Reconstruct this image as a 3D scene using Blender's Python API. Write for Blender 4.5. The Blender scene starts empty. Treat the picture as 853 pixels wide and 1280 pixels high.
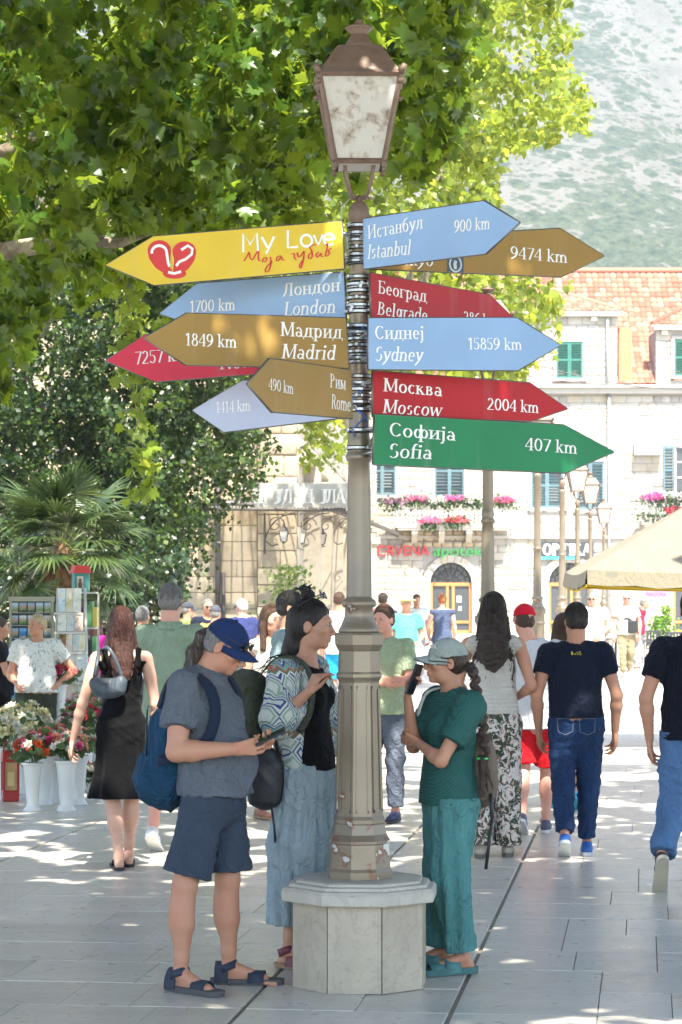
import bpy, math, random
import numpy as np
from math import sin, cos, pi, radians as R_
from mathutils import Vector, Matrix, Euler
random.seed(7); RNG = np.random.default_rng(11)
C = bpy.context.scene.collection
SC = bpy.context.scene
# ---------------------------------------------------------------- camera
CAM_H, FPX = 1.8, 3022.0
cam = bpy.data.cameras.new('camera'); camo = bpy.data.objects.new('camera', cam); C.objects.link(camo)
camo.location = (0, 0, CAM_H); camo.rotation_euler = (pi/2, 0, 0)
cam.sensor_fit = 'VERTICAL'; cam.sensor_height = 36; cam.sensor_width = 24; cam.lens = 85.0
cam.shift_y = 105/1280; cam.clip_start = 0.2; cam.clip_end = 9000
cam.dof.use_dof = True; cam.dof.focus_distance = 11.0; cam.dof.aperture_fstop = 13.0
SC.camera = camo
# ---------------------------------------------------------------- sky and sun
SUN_EL, SUN_AZ = R_(58), R_(11)      # from behind the camera, a little to the right
sun_dir = Vector((sin(SUN_AZ)*cos(SUN_EL), -cos(SUN_AZ)*cos(SUN_EL), sin(SUN_EL)))   # towards the sun
w = bpy.data.worlds.new('World'); SC.world = w; w.use_nodes = True
nt = w.node_tree; bg = nt.nodes['Background']; sky = nt.nodes.new('ShaderNodeTexSky')
sky.sky_type = 'NISHITA'; sky.sun_disc = False; sky.sun_elevation = SUN_EL
sky.sun_rotation = math.atan2(sun_dir.x, sun_dir.y)
nt.links.new(sky.outputs[0], bg.inputs[0]); bg.inputs[1].default_value = 0.12
sl = bpy.data.lights.new('sun', 'SUN'); sl.energy = 3.5; sl.angle = R_(0.53); sl.color = (1, .94, .83)
so = bpy.data.objects.new('sun', sl); C.objects.link(so); so.rotation_euler = sun_dir.to_track_quat('Z', 'Y').to_euler()
SC.view_settings.view_transform = 'Standard'; SC.view_settings.look = 'None'
SC.view_settings.exposure = 2.45; SC.view_settings.gamma = 1.0
SC.cycles.max_bounces = 8; SC.cycles.diffuse_bounces = 4; SC.cycles.glossy_bounces = 3; SC.cycles.transmission_bounces = 6
SC.cycles.transparent_max_bounces = 6; SC.cycles.caustics_reflective = False; SC.cycles.caustics_refractive = False
SC.cycles.sample_clamp_indirect = 6

def X(px, d): return (px-426.5)/FPX*d
def Z(py, d): return CAM_H - (py-745)/FPX*d
def P(px, py, d): return Vector((X(px, d), d, Z(py, d)))
def D(py): return CAM_H*FPX/(py-745)          # distance of a ground point seen at row py
def G(px, py): d = D(py); return Vector((X(px, d), d, 0))
# ---------------------------------------------------------------- materials
_M = {}
def lin(h):
    h = h.lstrip('#'); c = [int(h[i:i+2], 16)/255 for i in (0, 2, 4)]
    return tuple(((v+.055)/1.055)**2.4 if v > .04045 else v/12.92 for v in c)
def col(c): return lin(c) if isinstance(c, str) else tuple(c)
class NT:
    def __init__(s, name):
        s.m = bpy.data.materials.new(name); s.m.use_nodes = True; s.t = s.m.node_tree
        s.b = s.t.nodes['Principled BSDF']; s.o = s.t.nodes['Material Output']
    def n(s, ty, **kw):
        x = s.t.nodes.new('ShaderNode'+ty)
        for k, v in kw.items():
            if k.startswith('i_'):
                k = k[2:]; k = int(k) if k.isdigit() else k.replace('_', ' ')
                if isinstance(v, bpy.types.NodeSocket): s.t.links.new(v, x.inputs[k])
                else: x.inputs[k].default_value = v
            else: setattr(x, k, v)
        return x
    def l(s, a, b): s.t.links.new(a, b)
    def co(s, kind='Object', scale=(1, 1, 1), rot=(0, 0, 0)):
        c = s.n('TexCoord'); m = s.n('Mapping'); s.l(c.outputs[kind], m.inputs[0]); m.inputs['Scale'].default_value = scale; m.inputs['Rotation'].default_value = rot
        return m.outputs[0]
    def noise(s, scale, detail=4, vec=None, rough=.55, dist=0):
        x = s.n('TexNoise'); x.inputs['Scale'].default_value = scale; x.inputs['Detail'].default_value = detail
        x.inputs['Roughness'].default_value = rough; x.inputs['Distortion'].default_value = dist
        if vec is not None: s.l(vec, x.inputs['Vector'])
        return x.outputs['Fac']
    def ramp(s, fac, stops, interp='LINEAR'):
        x = s.n('ValToRGB'); x.color_ramp.interpolation = interp; e = x.color_ramp.elements
        while len(e) < len(stops): e.new(.5)
        for k, (p, c) in enumerate(stops):
            e[k].position = p; c = (c, c, c) if isinstance(c, (int, float)) else col(c); e[k].color = (*c, 1)
        s.l(fac, x.inputs[0]); return x.outputs[0]
    def mix(s, fac, a, b, mode='MIX'):
        x = s.n('Mix', data_type='RGBA', blend_type=mode)
        for v, i in ((fac, 0), (a, 6), (b, 7)):
            if isinstance(v, bpy.types.NodeSocket): s.l(v, x.inputs[i])
            else: x.inputs[i].default_value = v if i == 0 else (*col(v), 1)
        return x.outputs[2]
    def math(s, op, a, b=0.0):
        x = s.n('Math', operation=op)
        for i, v in enumerate((a, b)):
            if isinstance(v, bpy.types.NodeSocket): s.l(v, x.inputs[i])
            else: x.inputs[i].default_value = v
        return x.outputs[0]
    def bump(s, h, strength=.3, dist=.01):
        x = s.n('Bump'); x.inputs['Strength'].default_value = strength; x.inputs['Distance'].default_value = dist
        s.l(h, x.inputs['Height']); s.l(x.outputs[0], s.b.inputs['Normal'])
    def base(s, c):
        if isinstance(c, bpy.types.NodeSocket): s.l(c, s.b.inputs['Base Color'])
        else: s.b.inputs['Base Color'].default_value = (*col(c), 1)
    def set(s, rough=.6, metal=0, spec=.5, **k):
        s.b.inputs['Roughness'].default_value = rough; s.b.inputs['Metallic'].default_value = metal
        s.b.inputs['Specular IOR Level'].default_value = spec
        for a, v in k.items(): s.b.inputs[a.replace('_', ' ')].default_value = v
def sc_(c, f): return tuple(min(1, v*f) for v in col(c))
def M(key, c, rough=.6, metal=0, var=.12, vs=6, bs=0, bd=.004, bscale=60, spec=.5, **k):
    """plain procedural material with colour variation and optional bump"""
    if key in _M: return _M[key]
    t = NT(key); v = t.co()
    f = t.noise(vs, 5, v)
    t.base(t.ramp(f, [(.3, sc_(c, 1-var)), (.7, sc_(c, 1+var))])); t.set(rough, metal, spec, **k)
    if bs: t.bump(t.noise(bscale, 4, v), bs, bd)
    _M[key] = t.m; return t.m
def cloth(key, c, var=.10, heather=0, fold=.35, rough=.85, stripe=0):
    if key in _M: return _M[key]
    t = NT(key); v = t.co()
    f = t.noise(5, 4, v)
    cc = t.ramp(f, [(.3, sc_(c, 1-var)), (.7, sc_(c, 1+var))])
    if heather:
        hv = t.co(scale=(30, 30, 420)); cc = t.mix(t.ramp(t.noise(3, 3, hv), [(.35, 0), (.65, 1)]), cc, sc_(c, 1-heather*2))
    t.base(cc); t.set(rough, 0, .12, Sheen_Weight=.03)
    a = t.noise(11, 4, t.co(scale=(1, 1, .6)), dist=2.0); b = t.noise(900, 1, v)
    h = t.math('ADD', t.math('MULTIPLY', a, 1.0), t.math('MULTIPLY', b, .04))
    if stripe: h = t.math('ADD', h, t.math('MULTIPLY', t.math('SINE', t.math('MULTIPLY', t.n('SeparateXYZ', i_0=v).outputs[2], stripe)), .12))
    t.bump(h, min(1, fold*1.8), .06); _M[key] = t.m; return t.m
# ---------------------------------------------------------------- objects
def tag(o, label=None, cat=None, group=None, kind=None):
    if label: o['label'] = label
    if cat: o['category'] = cat
    if group: o['group'] = group
    if kind: o['kind'] = kind
    return o
def empty(name, loc=(0, 0, 0), rz=0, label=None, cat=None, group=None, kind=None):
    o = bpy.data.objects.new(name, None); C.objects.link(o); o.location = loc; o.rotation_euler = (0, 0, rz); o.empty_display_size = .2
    return tag(o, label, cat, group, kind)
def link(name, me, parent=None, mat=None):
    if mat is not None and not me.materials: me.materials.append(mat)
    o = bpy.data.objects.new(name, me); C.objects.link(o)
    if parent is not None: o.parent = parent
    return o
def npmesh(name, V, F, smooth=False, mat=None, mi=None):
    V = np.asarray(V, dtype=np.float32); F = np.asarray(F, dtype=np.int32)
    me = bpy.data.meshes.new(name); k = F.shape[1]
    me.vertices.add(len(V)); me.vertices.foreach_set('co', V.ravel())
    me.loops.add(F.size); me.loops.foreach_set('vertex_index', F.ravel())
    me.polygons.add(len(F)); me.polygons.foreach_set('loop_start', np.arange(0, F.size, k, dtype=np.int32))
    me.polygons.foreach_set('loop_total', np.full(len(F), k, dtype=np.int32))
    if smooth: me.polygons.foreach_set('use_smooth', np.ones(len(F), dtype=bool))
    if mi is not None: me.polygons.foreach_set('material_index', np.asarray(mi, dtype=np.int32))
    me.update(); me.validate()
    for m in (mat if isinstance(mat, (list, tuple)) else [mat] if mat is not None else []): me.materials.append(m)
    return me
class MB:
    """collects shapes into ONE mesh"""
    def __init__(s): s.v = []; s.f = []; s.sm = []
    def add(s, vs, fs, smooth=False):
        o = len(s.v); s.v += [tuple(v) for v in vs]; s.f += [tuple(i+o for i in f) for f in fs]; s.sm += [smooth]*len(fs); return s
    def box(s, c, size, rz=0, rot=None, bev=0):
        hx, hy, hz = size[0]/2, size[1]/2, size[2]/2
        if bev:
            b = min(bev, hx*.9, hy*.9, hz*.9); vs = []
            for sx in (-1, 1):
                for sy in (-1, 1):
                    for sz in (-1, 1):
                        vs += [(sx*(hx-b), sy*(hy-b), sz*hz), (sx*hx, sy*(hy-b), sz*(hz-b)), (sx*(hx-b), sy*hy, sz*(hz-b))]
            def i(x, y, z, k): return ((x*2+y)*2+z)*3+k
            fs = [(i(0,0,1,0), i(1,0,1,0), i(1,1,1,0), i(0,1,1,0)), (i(0,0,0,0), i(0,1,0,0), i(1,1,0,0), i(1,0,0,0)),
                  (i(1,0,0,1), i(1,1,0,1), i(1,1,1,1), i(1,0,1,1)), (i(0,0,0,1), i(0,0,1,1), i(0,1,1,1), i(0,1,0,1)),
                  (i(0,1,0,2), i(0,1,1,2), i(1,1,1,2), i(1,1,0,2)), (i(0,0,0,2), i(1,0,0,2), i(1,0,1,2), i(0,0,1,2))]
            for x in (0, 1):
                for y in (0, 1):
                    fs.append((i(x,y,0,1), i(x,y,1,1), i(x,y,1,2), i(x,y,0,2)))
                    for z in (0, 1): fs.append((i(x,y,z,0), i(x,y,z,1), i(x,y,z,2)))
            for x in (0, 1):
                for z in (0, 1): fs.append((i(x,0,z,0), i(x,0,z,1), i(x,1,z,1), i(x,1,z,0)))
            for y in (0, 1):
                for z in (0, 1): fs.append((i(0,y,z,0), i(0,y,z,2), i(1,y,z,2), i(1,y,z,0)))
        else:
            vs = [(x*hx, y*hy, z*hz) for x in (-1, 1) for y in (-1, 1) for z in (-1, 1)]
            fs = [(0, 1, 3, 2), (4, 6, 7, 5), (0, 4, 5, 1), (2, 3, 7, 6), (0, 2, 6, 4), (1, 5, 7, 3)]
        m = rot if rot is not None else Matrix.Rotation(rz, 3, 'Z'); c = Vector(c)
        return s.add([m @ Vector(v)+c for v in vs], fs)
    def tube(s, pts, r, n=8, cap=True, smooth=True):
        pts = [Vector(p) for p in pts]; rs = r if isinstance(r, (list, tuple)) else [r]*len(pts)
        vs = []; up = None
        for k, p in enumerate(pts):
            t = (pts[min(k+1, len(pts)-1)]-pts[max(k-1, 0)])
            t = t.normalized() if t.length > 1e-9 else Vector((0, 0, 1))
            if up is None:
                up = Vector((1, 0, 0)) if abs(t.x) < .8 else Vector((0, 1, 0))
            a = (up-t*up.dot(t)).normalized(); b = t.cross(a); up = a
            vs += [p+(a*cos(2*pi*j/n)+b*sin(2*pi*j/n))*rs[k] for j in range(n)]
        fs = [(k*n+j, k*n+(j+1) % n, (k+1)*n+(j+1) % n, (k+1)*n+j) for k in range(len(pts)-1) for j in range(n)]
        s.add(vs, fs, smooth)
        if cap:
            o = len(s.v)-len(vs); s.f += [tuple(o+j for j in reversed(range(n))), tuple(o+(len(pts)-1)*n+j for j in range(n))]; s.sm += [False]*2
        return s
    def lathe(s, prof, n=16, c=(0, 0, 0), smooth=True, phase=0, sx=1, sy=1):
        """prof: (radius, z) from the bottom up"""
        vs = [(c[0]+max(r, 1e-4)*cos(2*pi*j/n+phase)*sx, c[1]+max(r, 1e-4)*sin(2*pi*j/n+phase)*sy, c[2]+z) for r, z in prof for j in range(n)]
        fs = [(k*n+j, k*n+(j+1) % n, (k+1)*n+(j+1) % n, (k+1)*n+j) for k in range(len(prof)-1) for j in range(n)]
        s.add(vs, fs, smooth); o = len(s.v)-len(vs)
        s.f += [tuple(o+j for j in reversed(range(n))), tuple(o+(len(prof)-1)*n+j for j in range(n))]; s.sm += [False]*2
        return s
    def prism(s, poly, h0, h1, plane='xz', inset=0):
        """polygon (a, b) counter-clockwise; extruded from h0 to h1 along the third axis"""
        n = len(poly)
        mk = {'xz': lambda a, b, h: (a, h, b), 'xy': lambda a, b, h: (a, b, h), 'yz': lambda a, b, h: (h, a, b)}[plane]
        vs = [mk(a, b, h0) for a, b in poly]+[mk(a, b, h1) for a, b in poly]
        fs = [tuple(range(n)), tuple(reversed(range(n, 2*n)))]+[(j, j+n, (j+1) % n+n, (j+1) % n) for j in range(n)]
        return s.add(vs, fs)
    def mesh(s, name, mat=None):
        me = bpy.data.meshes.new(name); me.from_pydata(s.v, [], s.f)
        me.polygons.foreach_set('use_smooth', s.sm); me.update()
        for m in (mat if isinstance(mat, (list, tuple)) else [mat] if mat is not None else []): me.materials.append(m)
        return me
    def build(s, name, mat=None, parent=None, loc=None):
        o = link(name, s.mesh(name, mat), parent)
        if loc is not None: o.location = loc
        return o
def fixn(o):
    import bmesh
    b = bmesh.new(); b.from_mesh(o.data); bmesh.ops.recalc_face_normals(b, faces=b.faces); b.to_mesh(o.data); b.free(); return o
def children(o): return [c for c in ALLCH.get(o.name, [])]
def copy_tree(o, parent=None, depth=0):
    c = o.copy(); C.objects.link(c)
    if parent is not None: c.parent = parent; c.matrix_parent_inverse = o.matrix_parent_inverse
    for ch in list(o.children): copy_tree(ch, c, depth+1)
    return c
# ---------------------------------------------------------------- smooth solids: distance field -> one continuous mesh
def v3(a): return np.array(a, dtype=np.float32)
class Field:
    def __init__(s, lo, hi, h):
        s.h = h; s.lo = v3(lo)-2*h; n = np.ceil((v3(hi)+2*h-s.lo)/h).astype(int)+1
        s.n = n; s.F = np.full(tuple(n), 1.0, dtype=np.float32)
        s.ax = [s.lo[i]+h*np.arange(n[i], dtype=np.float32) for i in range(3)]
    def _sl(s, lo, hi):
        a = np.maximum(np.floor((lo-s.lo)/s.h).astype(int), 0); b = np.minimum(np.ceil((hi-s.lo)/s.h).astype(int)+1, s.n)
        if np.any(b <= a): return None
        sl = tuple(slice(a[i], b[i]) for i in range(3))
        return sl, s.ax[0][sl[0]][:, None, None], s.ax[1][sl[1]][None, :, None], s.ax[2][sl[2]][None, None, :]
    def _op(s, sl, d, k, op):
        G_ = s.F[sl]
        if op == 'u':
            if k > 0: h = np.maximum(k-np.abs(G_-d), 0)/k; s.F[sl] = np.minimum(G_, d)-h*h*k*.25
            else: s.F[sl] = np.minimum(G_, d)
        else:
            d = -d
            if k > 0: h = np.maximum(k-np.abs(G_-d), 0)/k; s.F[sl] = np.maximum(G_, d)+h*h*k*.25
            else: s.F[sl] = np.maximum(G_, d)
    def cone(s, a, b, ra, rb=None, k=.02, q=None, flat=0, op='u', flr=None):
        """round cone a->b; q=(axis, factor) thins it along axis; flat: 1 flat at a, 2 flat at b, 3 both"""
        rb = ra if rb is None else rb; a = v3(a); b = v3(b); m = max(ra, rb)+k+2*s.h
        r = s._sl(np.minimum(a, b)-m, np.maximum(a, b)+m)
        if r is None: return s
        sl, x, y, z = r
        px, py, pz = x-a[0], y-a[1], z-a[2]; ba = b-a; L2 = float(ba@ba)+1e-9
        t = (px*ba[0]+py*ba[1]+pz*ba[2])/L2; tc = np.clip(t, 0, 1)
        dx, dy, dz = px-tc*ba[0], py-tc*ba[1], pz-tc*ba[2]
        if q is not None:
            f, w_ = v3(q[0]), q[1]; e = dx*f[0]+dy*f[1]+dz*f[2]
            d = np.sqrt(np.maximum(dx*dx+dy*dy+dz*dz+(w_*w_-1)*e*e, 0))
        else: d = np.sqrt(dx*dx+dy*dy+dz*dz)
        d = d-(ra+(rb-ra)*tc)
        L = math.sqrt(L2)
        if flat & 1: d = np.maximum(d, -t*L)
        if flat & 2: d = np.maximum(d, (t-1)*L)
        s._op(sl, d.astype(np.float32), k, op); return s
    def ell(s, c, r, R=None, k=.02, op='u'):
        c = v3(c); r = v3(r); m = float(r.max())+k+2*s.h
        q = s._sl(c-m, c+m)
        if q is None: return s
        sl, x, y, z = q; x = x-c[0]; y = y-c[1]; z = z-c[2]
        R = np.eye(3) if R is None else R
        u = [(x*R[0, i]+y*R[1, i]+z*R[2, i]) for i in range(3)]
        k0 = np.sqrt(sum((u[i]/r[i])**2 for i in range(3))); k1 = np.sqrt(sum((u[i]/(r[i]**2))**2 for i in range(3)))+1e-6
        s._op(sl, (k0*(k0-1)/k1).astype(np.float32), k, op); return s
    def box(s, c, r, R=None, k=.01, rd=.005, op='u'):
        c = v3(c); r = v3(r); m = float(np.linalg.norm(r))+k+2*s.h
        q = s._sl(c-m, c+m)
        if q is None: return s
        sl, x, y, z = q; x = x-c[0]; y = y-c[1]; z = z-c[2]
        R = np.eye(3) if R is None else R
        u = [np.abs(x*R[0, i]+y*R[1, i]+z*R[2, i])-(r[i]-rd) for i in range(3)]
        o = np.sqrt(sum(np.maximum(t, 0)**2 for t in u)); i_ = np.minimum(np.maximum(np.maximum(u[0], u[1]), u[2]), 0)
        s._op(sl, (o+i_-rd).astype(np.float32), k, op); return s
    def cut(s, n, p, lo=None, hi=None, k=0):
        """remove everything on the n side of the plane through p (inside the box lo..hi)"""
        n = v3(n); n /= np.linalg.norm(n); p = v3(p)
        r = s._sl(s.lo if lo is None else v3(lo), s.lo+s.n*s.h if hi is None else v3(hi))
        if r is None: return s
        sl, x, y, z = r; d = (x-p[0])*n[0]+(y-p[1])*n[1]+(z-p[2])*n[2]
        s._op(sl, -(d+0*s.F[sl]).astype(np.float32), k, 's'); return s
    def mesh(s, name, mat, disp=None, off=(0, 0, 0)):
        F = s.F; F[0] = F[-1] = 1; F[:, 0] = F[:, -1] = 1; F[:, :, 0] = F[:, :, -1] = 1
        I = F < 0
        n = np.array(F.shape)-1
        cs = np.zeros(tuple(n), dtype=np.uint8)
        for a in (0, 1):
            for b in (0, 1):
                for c in (0, 1): cs += I[a:a+n[0], b:b+n[1], c:c+n[2]]
        act = np.argwhere((cs > 0) & (cs < 8)).astype(np.int32)
        if len(act) == 0: return None
        idx = np.full(tuple(n), -1, dtype=np.int32); idx[act[:, 0], act[:, 1], act[:, 2]] = np.arange(len(act))
        val = {}
        for a in (0, 1):
            for b in (0, 1):
                for c in (0, 1): val[a, b, c] = F[act[:, 0]+a, act[:, 1]+b, act[:, 2]+c]
        acc = np.zeros((len(act), 3), dtype=np.float32); cnt = np.zeros(len(act), dtype=np.float32)
        E = [((a, b, 0), (a, b, 1)) for a in (0, 1) for b in (0, 1)]+[((a, 0, b), (a, 1, b)) for a in (0, 1) for b in (0, 1)]+[((0, a, b), (1, a, b)) for a in (0, 1) for b in (0, 1)]
        for p, q in E:
            u, v = val[p], val[q]; m = (u < 0) != (v < 0)
            t = np.where(m, u/np.where(m, u-v, 1), 0)
            pt = v3(p)[None]+t[:, None]*(v3(q)-v3(p))[None]
            acc += pt*m[:, None]; cnt += m
        V = s.lo+(act+acc/cnt[:, None])*s.h
        Q = []
        for ax in range(3):
            o = [i for i in range(3) if i != ax]
            A = [slice(None)]*3; B = [slice(None)]*3; A[ax] = slice(0, -1); B[ax] = slice(1, None)
            ia, ib = I[tuple(A)], I[tuple(B)]; e = np.argwhere(ia != ib)
            e = e[(e[:, o[0]] > 0) & (e[:, o[1]] > 0) & (e[:, o[0]] < n[o[0]]) & (e[:, o[1]] < n[o[1]])]
            s0 = ia[e[:, 0], e[:, 1], e[:, 2]]
            def cell(d0, d1):
                w_ = e.copy(); w_[:, o[0]] -= d0; w_[:, o[1]] -= d1; return idx[w_[:, 0], w_[:, 1], w_[:, 2]]
            q = np.stack([cell(1, 1), cell(0, 1), cell(0, 0), cell(1, 0)], 1)
            flip = s0 if ax != 1 else ~s0
            q[~flip] = q[~flip][:, ::-1]; Q.append(q)
        Q = np.concatenate(Q); Q = Q[(Q >= 0).all(1)]
        if disp is not None:
            N = np.zeros_like(V); fn = np.cross(V[Q[:, 2]]-V[Q[:, 0]], V[Q[:, 3]]-V[Q[:, 1]])
            for j in range(4): np.add.at(N, Q[:, j], fn)
            N /= np.linalg.norm(N, axis=1, keepdims=True)+1e-9
            V = V+N*np.asarray(disp(V, N), dtype=np.float32).reshape(-1, 1)
        V = V-v3(off)
        return npmesh(name, V, Q, True, mat)
def wrinkle(amp=.004, k=(16, 16, 13), seed=0, ridged=True):
    """soft creases running in a few directions, strong in some places and absent in others"""
    r = np.random.default_rng(abs(int(seed))); W = []; kk = np.array(k)
    for o in range(5):
        f = 1.55**o; a = r.normal(size=3); a /= np.linalg.norm(a); W.append((a*kk*f*1.1, r.normal(size=3)*kk*f*.28, r.normal(size=3)*kk*.32, r.uniform(0, 6.28, 3), .68**o))
    def fn(V, N):
        t = 0
        for a, b, m, ph, g in W:
            u = np.sin(V@a+ph[0]+1.9*np.sin(V@b+ph[1])); w_ = np.clip(.5+.8*np.sin(V@m+ph[2]), 0, 1)
            t = t+g*w_*((1-1.6*np.abs(u)**.8) if ridged else u)
        return amp*t
    return fn
def pleats(c, n=16, amp=.01, z0=1, z1=0, seed=0, base=.2):
    """vertical folds round the axis through c, deeper from height z0 down to z1"""
    r = np.random.default_rng(seed); ph = r.uniform(0, 6.28, 4)
    def fn(V, N):
        th = np.arctan2(V[:, 1]-c[1], V[:, 0]-c[0]); g = base+(1-base)*np.clip((z0-V[:, 2])/(z0-z1), 0, 1)
        t = np.sin(n*th+ph[0]+1.2*np.sin(3*th+ph[1])+.8*np.sin(V[:, 2]*5+ph[2]))+.5*np.sin(n*1.7*th+ph[3]+V[:, 2]*3)
        return amp*g*t*(1-np.abs(N[:, 2]))
    return fn
def band(p, n, r, amp, w_=.0022):
    """a stitched line round a hem"""
    p = np.asarray(p, float); n = unit(n)
    def fn(V, N): return amp*np.exp(-(((V-p)@n)/w_)**2)*((np.linalg.norm(V-p, axis=1) < r) | (r >= .5))
    return fn
def sumf(*fs): return lambda V, N: sum(f(V, N) for f in fs)
# ---------------------------------------------------------------- people
def skinmat(key, c, rough=.55):
    if key in _M: return _M[key]
    t = NT(key); v = t.co(); f = t.noise(8, 5, v, .65); f2 = t.noise(90, 3, v)
    cc = t.mix(t.ramp(f, [(.35, 0), (.65, .55)]), c, (col(c)[0]*.98, col(c)[1]*.72, col(c)[2]*.66))
    t.base(t.mix(t.math('MULTIPLY', f2, .12), cc, sc_(c, .6))); t.set(rough, 0, .4, Subsurface_Weight=.12, Subsurface_Scale=.01)
    t.b.inputs['Subsurface Radius'].default_value = (1, .35, .2)
    t.bump(f2, .12, .002); _M[key] = t.m; return t.m
def hairmat(key, c, c2=None):
    if key in _M: return _M[key]
    t = NT(key); v = t.co(scale=(1, 1, .12)); f = t.noise(160, 3, v, dist=.8); g = t.noise(14, 3, t.co())
    cc = t.ramp(f, [(.3, sc_(c, .45)), (.55, c), (.78, c2 or sc_(c, 2.2))])
    t.base(t.mix(t.math('MULTIPLY', g, .3), cc, sc_(c, .5))); t.set(.45, 0, .35); t.bump(f, 1.0, .012); _M[key] = t.m; return t.m
def unit(v): v = np.asarray(v, dtype=float); return v/(np.linalg.norm(v)+1e-9)
SKIN = {'tan': (.47, .245, .155), 'fair': (.60, .36, .26), 'olive': (.47, .26, .165), 'dark': (.36, .18, .11), 'pink': (.60, .32, .24)}
HAIRC = {'black': (.012, .010, .009), 'dark': (.028, .018, .013), 'brown': (.07, .036, .02), 'red': (.062, .022, .015), 'grey': (.20, .19, .18), 'white': (.55, .53, .5), 'blonde': (.50, .38, .22), 'orange': (.38, .14, .05)}
def decimate(o, ratio):
    md = o.modifiers.new('d', 'DECIMATE'); md.ratio = ratio; dg = bpy.context.evaluated_depsgraph_get(); me = bpy.data.meshes.new_from_object(o.evaluated_get(dg)); o.modifiers.clear(); old = o.data; o.data = me; bpy.data.meshes.remove(old)
class Person:
    def __init__(s, label, loc, H=1.75, face=0, pose=None, h=.008, skin='tan', b=1.0, fem=False, hy=0, hp=0, lean=(0, 0), toes=False, group=None, belly=0, name='person', arm=1.0):
        s.H = H; s.h = h; s.b = b; s.fem = fem; s.loc = np.array(loc, dtype=float); a = R_(face)
        s.fw = np.array((sin(a), cos(a), 0)); s.rt = np.array((cos(a), -sin(a), 0)); s.up = np.array((0, 0, 1.))
        s.root = empty(name, loc, 0, label, 'person', group); s.face = face; s.belly = belly; s.arm = arm; s.toes = toes
        s.skin = skinmat('skin_'+skin, SKIN[skin]); s.skinc = SKIN[skin]
        sw = (.098 if fem else .108)*(b**.5)
        J = {'pel': (0, 0, .53), 'wst': (0, 0, .625), 'cst': (0, 0, .725), 'nk': (0, -.004, .838), 'hd': (0, .012, .932)}
        for k, g in (('R', 1), ('L', -1)):
            J.update({'h'+k: (g*.052, 0, .515), 'k'+k: (g*.056, .01, .283), 'a'+k: (g*.052, -.012, .045), 's'+k: (g*sw, -.006, .806),
                      'e'+k: (g*(sw+.028), -.025, .635), 'w'+k: (g*(sw+.035), .02, .488)})
        J.update(pose or {})
        lx, ly = lean
        s.J = {}
        for k, v in J.items():
            if isinstance(v, tuple):
                r, f, z = v
                t = max(0, z-.5)/.43
                v = (s.rt*(r+lx*t)+s.fw*(f+ly*t))*H; v[2] = z*H
            s.J[k] = np.asarray(v, dtype=float)
        for k in 'RL':
            if 't'+k not in s.J: s.J['t'+k] = s.J['a'+k]+s.fw*.095*H+np.array((0, 0, -.030*H))
            elif isinstance((pose or {}).get('t'+k), tuple): pass
        ya = R_(face+hy); hf = np.array((sin(ya)*cos(R_(hp)), cos(ya)*cos(R_(hp)), sin(R_(hp)))); hr = np.array((cos(ya), -sin(ya), 0))
        s.HR = np.stack([hr, hf, np.cross(hr, hf)], 1)           # columns: right, forward, up
        s.hs = H/1.75 if H < 1.85 else 1.04
        s.hs *= .985
    def hp_(s, x, y, z): return s.J['hd']+s.HR@np.array((x, y, z))*s.hs
    def field(s, h=None, pad=.02, keys=None):
        h = h or s.h; P_ = np.array([v for k, v in s.J.items() if keys is None or k in keys])
        return Field(P_.min(0)-.22-pad, P_.max(0)+.22+pad, h)
    # ---- the body: one continuous skin surface
    def torso(s, F, e=0.0, hem=None, k=.05):
        J, H, b = s.J, s.H, s.b; fw = s.fw
        ch = (.073 if s.fem else .088)*H*b; wa = (.064 if s.fem else .080)*H*b; hi = (.088 if s.fem else .086)*H*b
        F.cone(J['pel']+(0, 0, -.02*H), J['pel']+(0, 0, .02*H), hi+e, hi*.96+e, k, (fw, 1.3))
        F.cone(J['pel']+(0, 0, .02*H), J['wst'], hi*.94+e, wa+e, k, (fw, 1.25))
        F.cone(J['wst'], J['cst'], wa+e, ch+e, k, (fw, 1.35))
        up_ = (J['sR']+J['sL'])/2
        F.cone(J['cst'], up_*.55+J['cst']*.45, ch+e, ch*.86+e, k, (fw, 1.5))
        for q in 'RL': F.cone(J['nk']-s.up*.034*H, J['s'+q]*.90+up_*.10, .038*H*b**.5+e, .033*H*b**.5+e, k)
        if s.fem:
            for g in (-1, 1): F.ell(J['cst']+s.rt*g*.036*H+fw*.040*H+(0, 0, .010*H), np.array((.033, .028, .034))*H+e, None, .045)
        if s.belly: F.ell(J['wst']+fw*.04*H*s.belly+(0, 0, -.02*H), np.array((.075, .06, .085))*H*(1+.15*s.belly)+e, None, .08)
    def body(s, hands=None, feet=True, mat=None):
        J, H, b = s.J, s.H, s.b; F = s.field(); fw = s.fw
        s.torso(F, -.008)
        F.cone(J['nk']+(0, 0, -.02*H), s.hp_(0, -.02, -.06), .036*H*(.88 if s.fem else 1.05), .031*H*(.9 if s.fem else 1.1), .025)
        F.cone(J['nk']+(0, 0, -.012*H), J['sR']*.6+J['nk']*.4, .026*H, .02*H, .03); F.cone(J['nk']+(0, 0, -.012*H), J['sL']*.6+J['nk']*.4, .026*H, .02*H, .03)
        am = (.86 if s.fem else 1.0)*b**.5*s.arm
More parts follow.
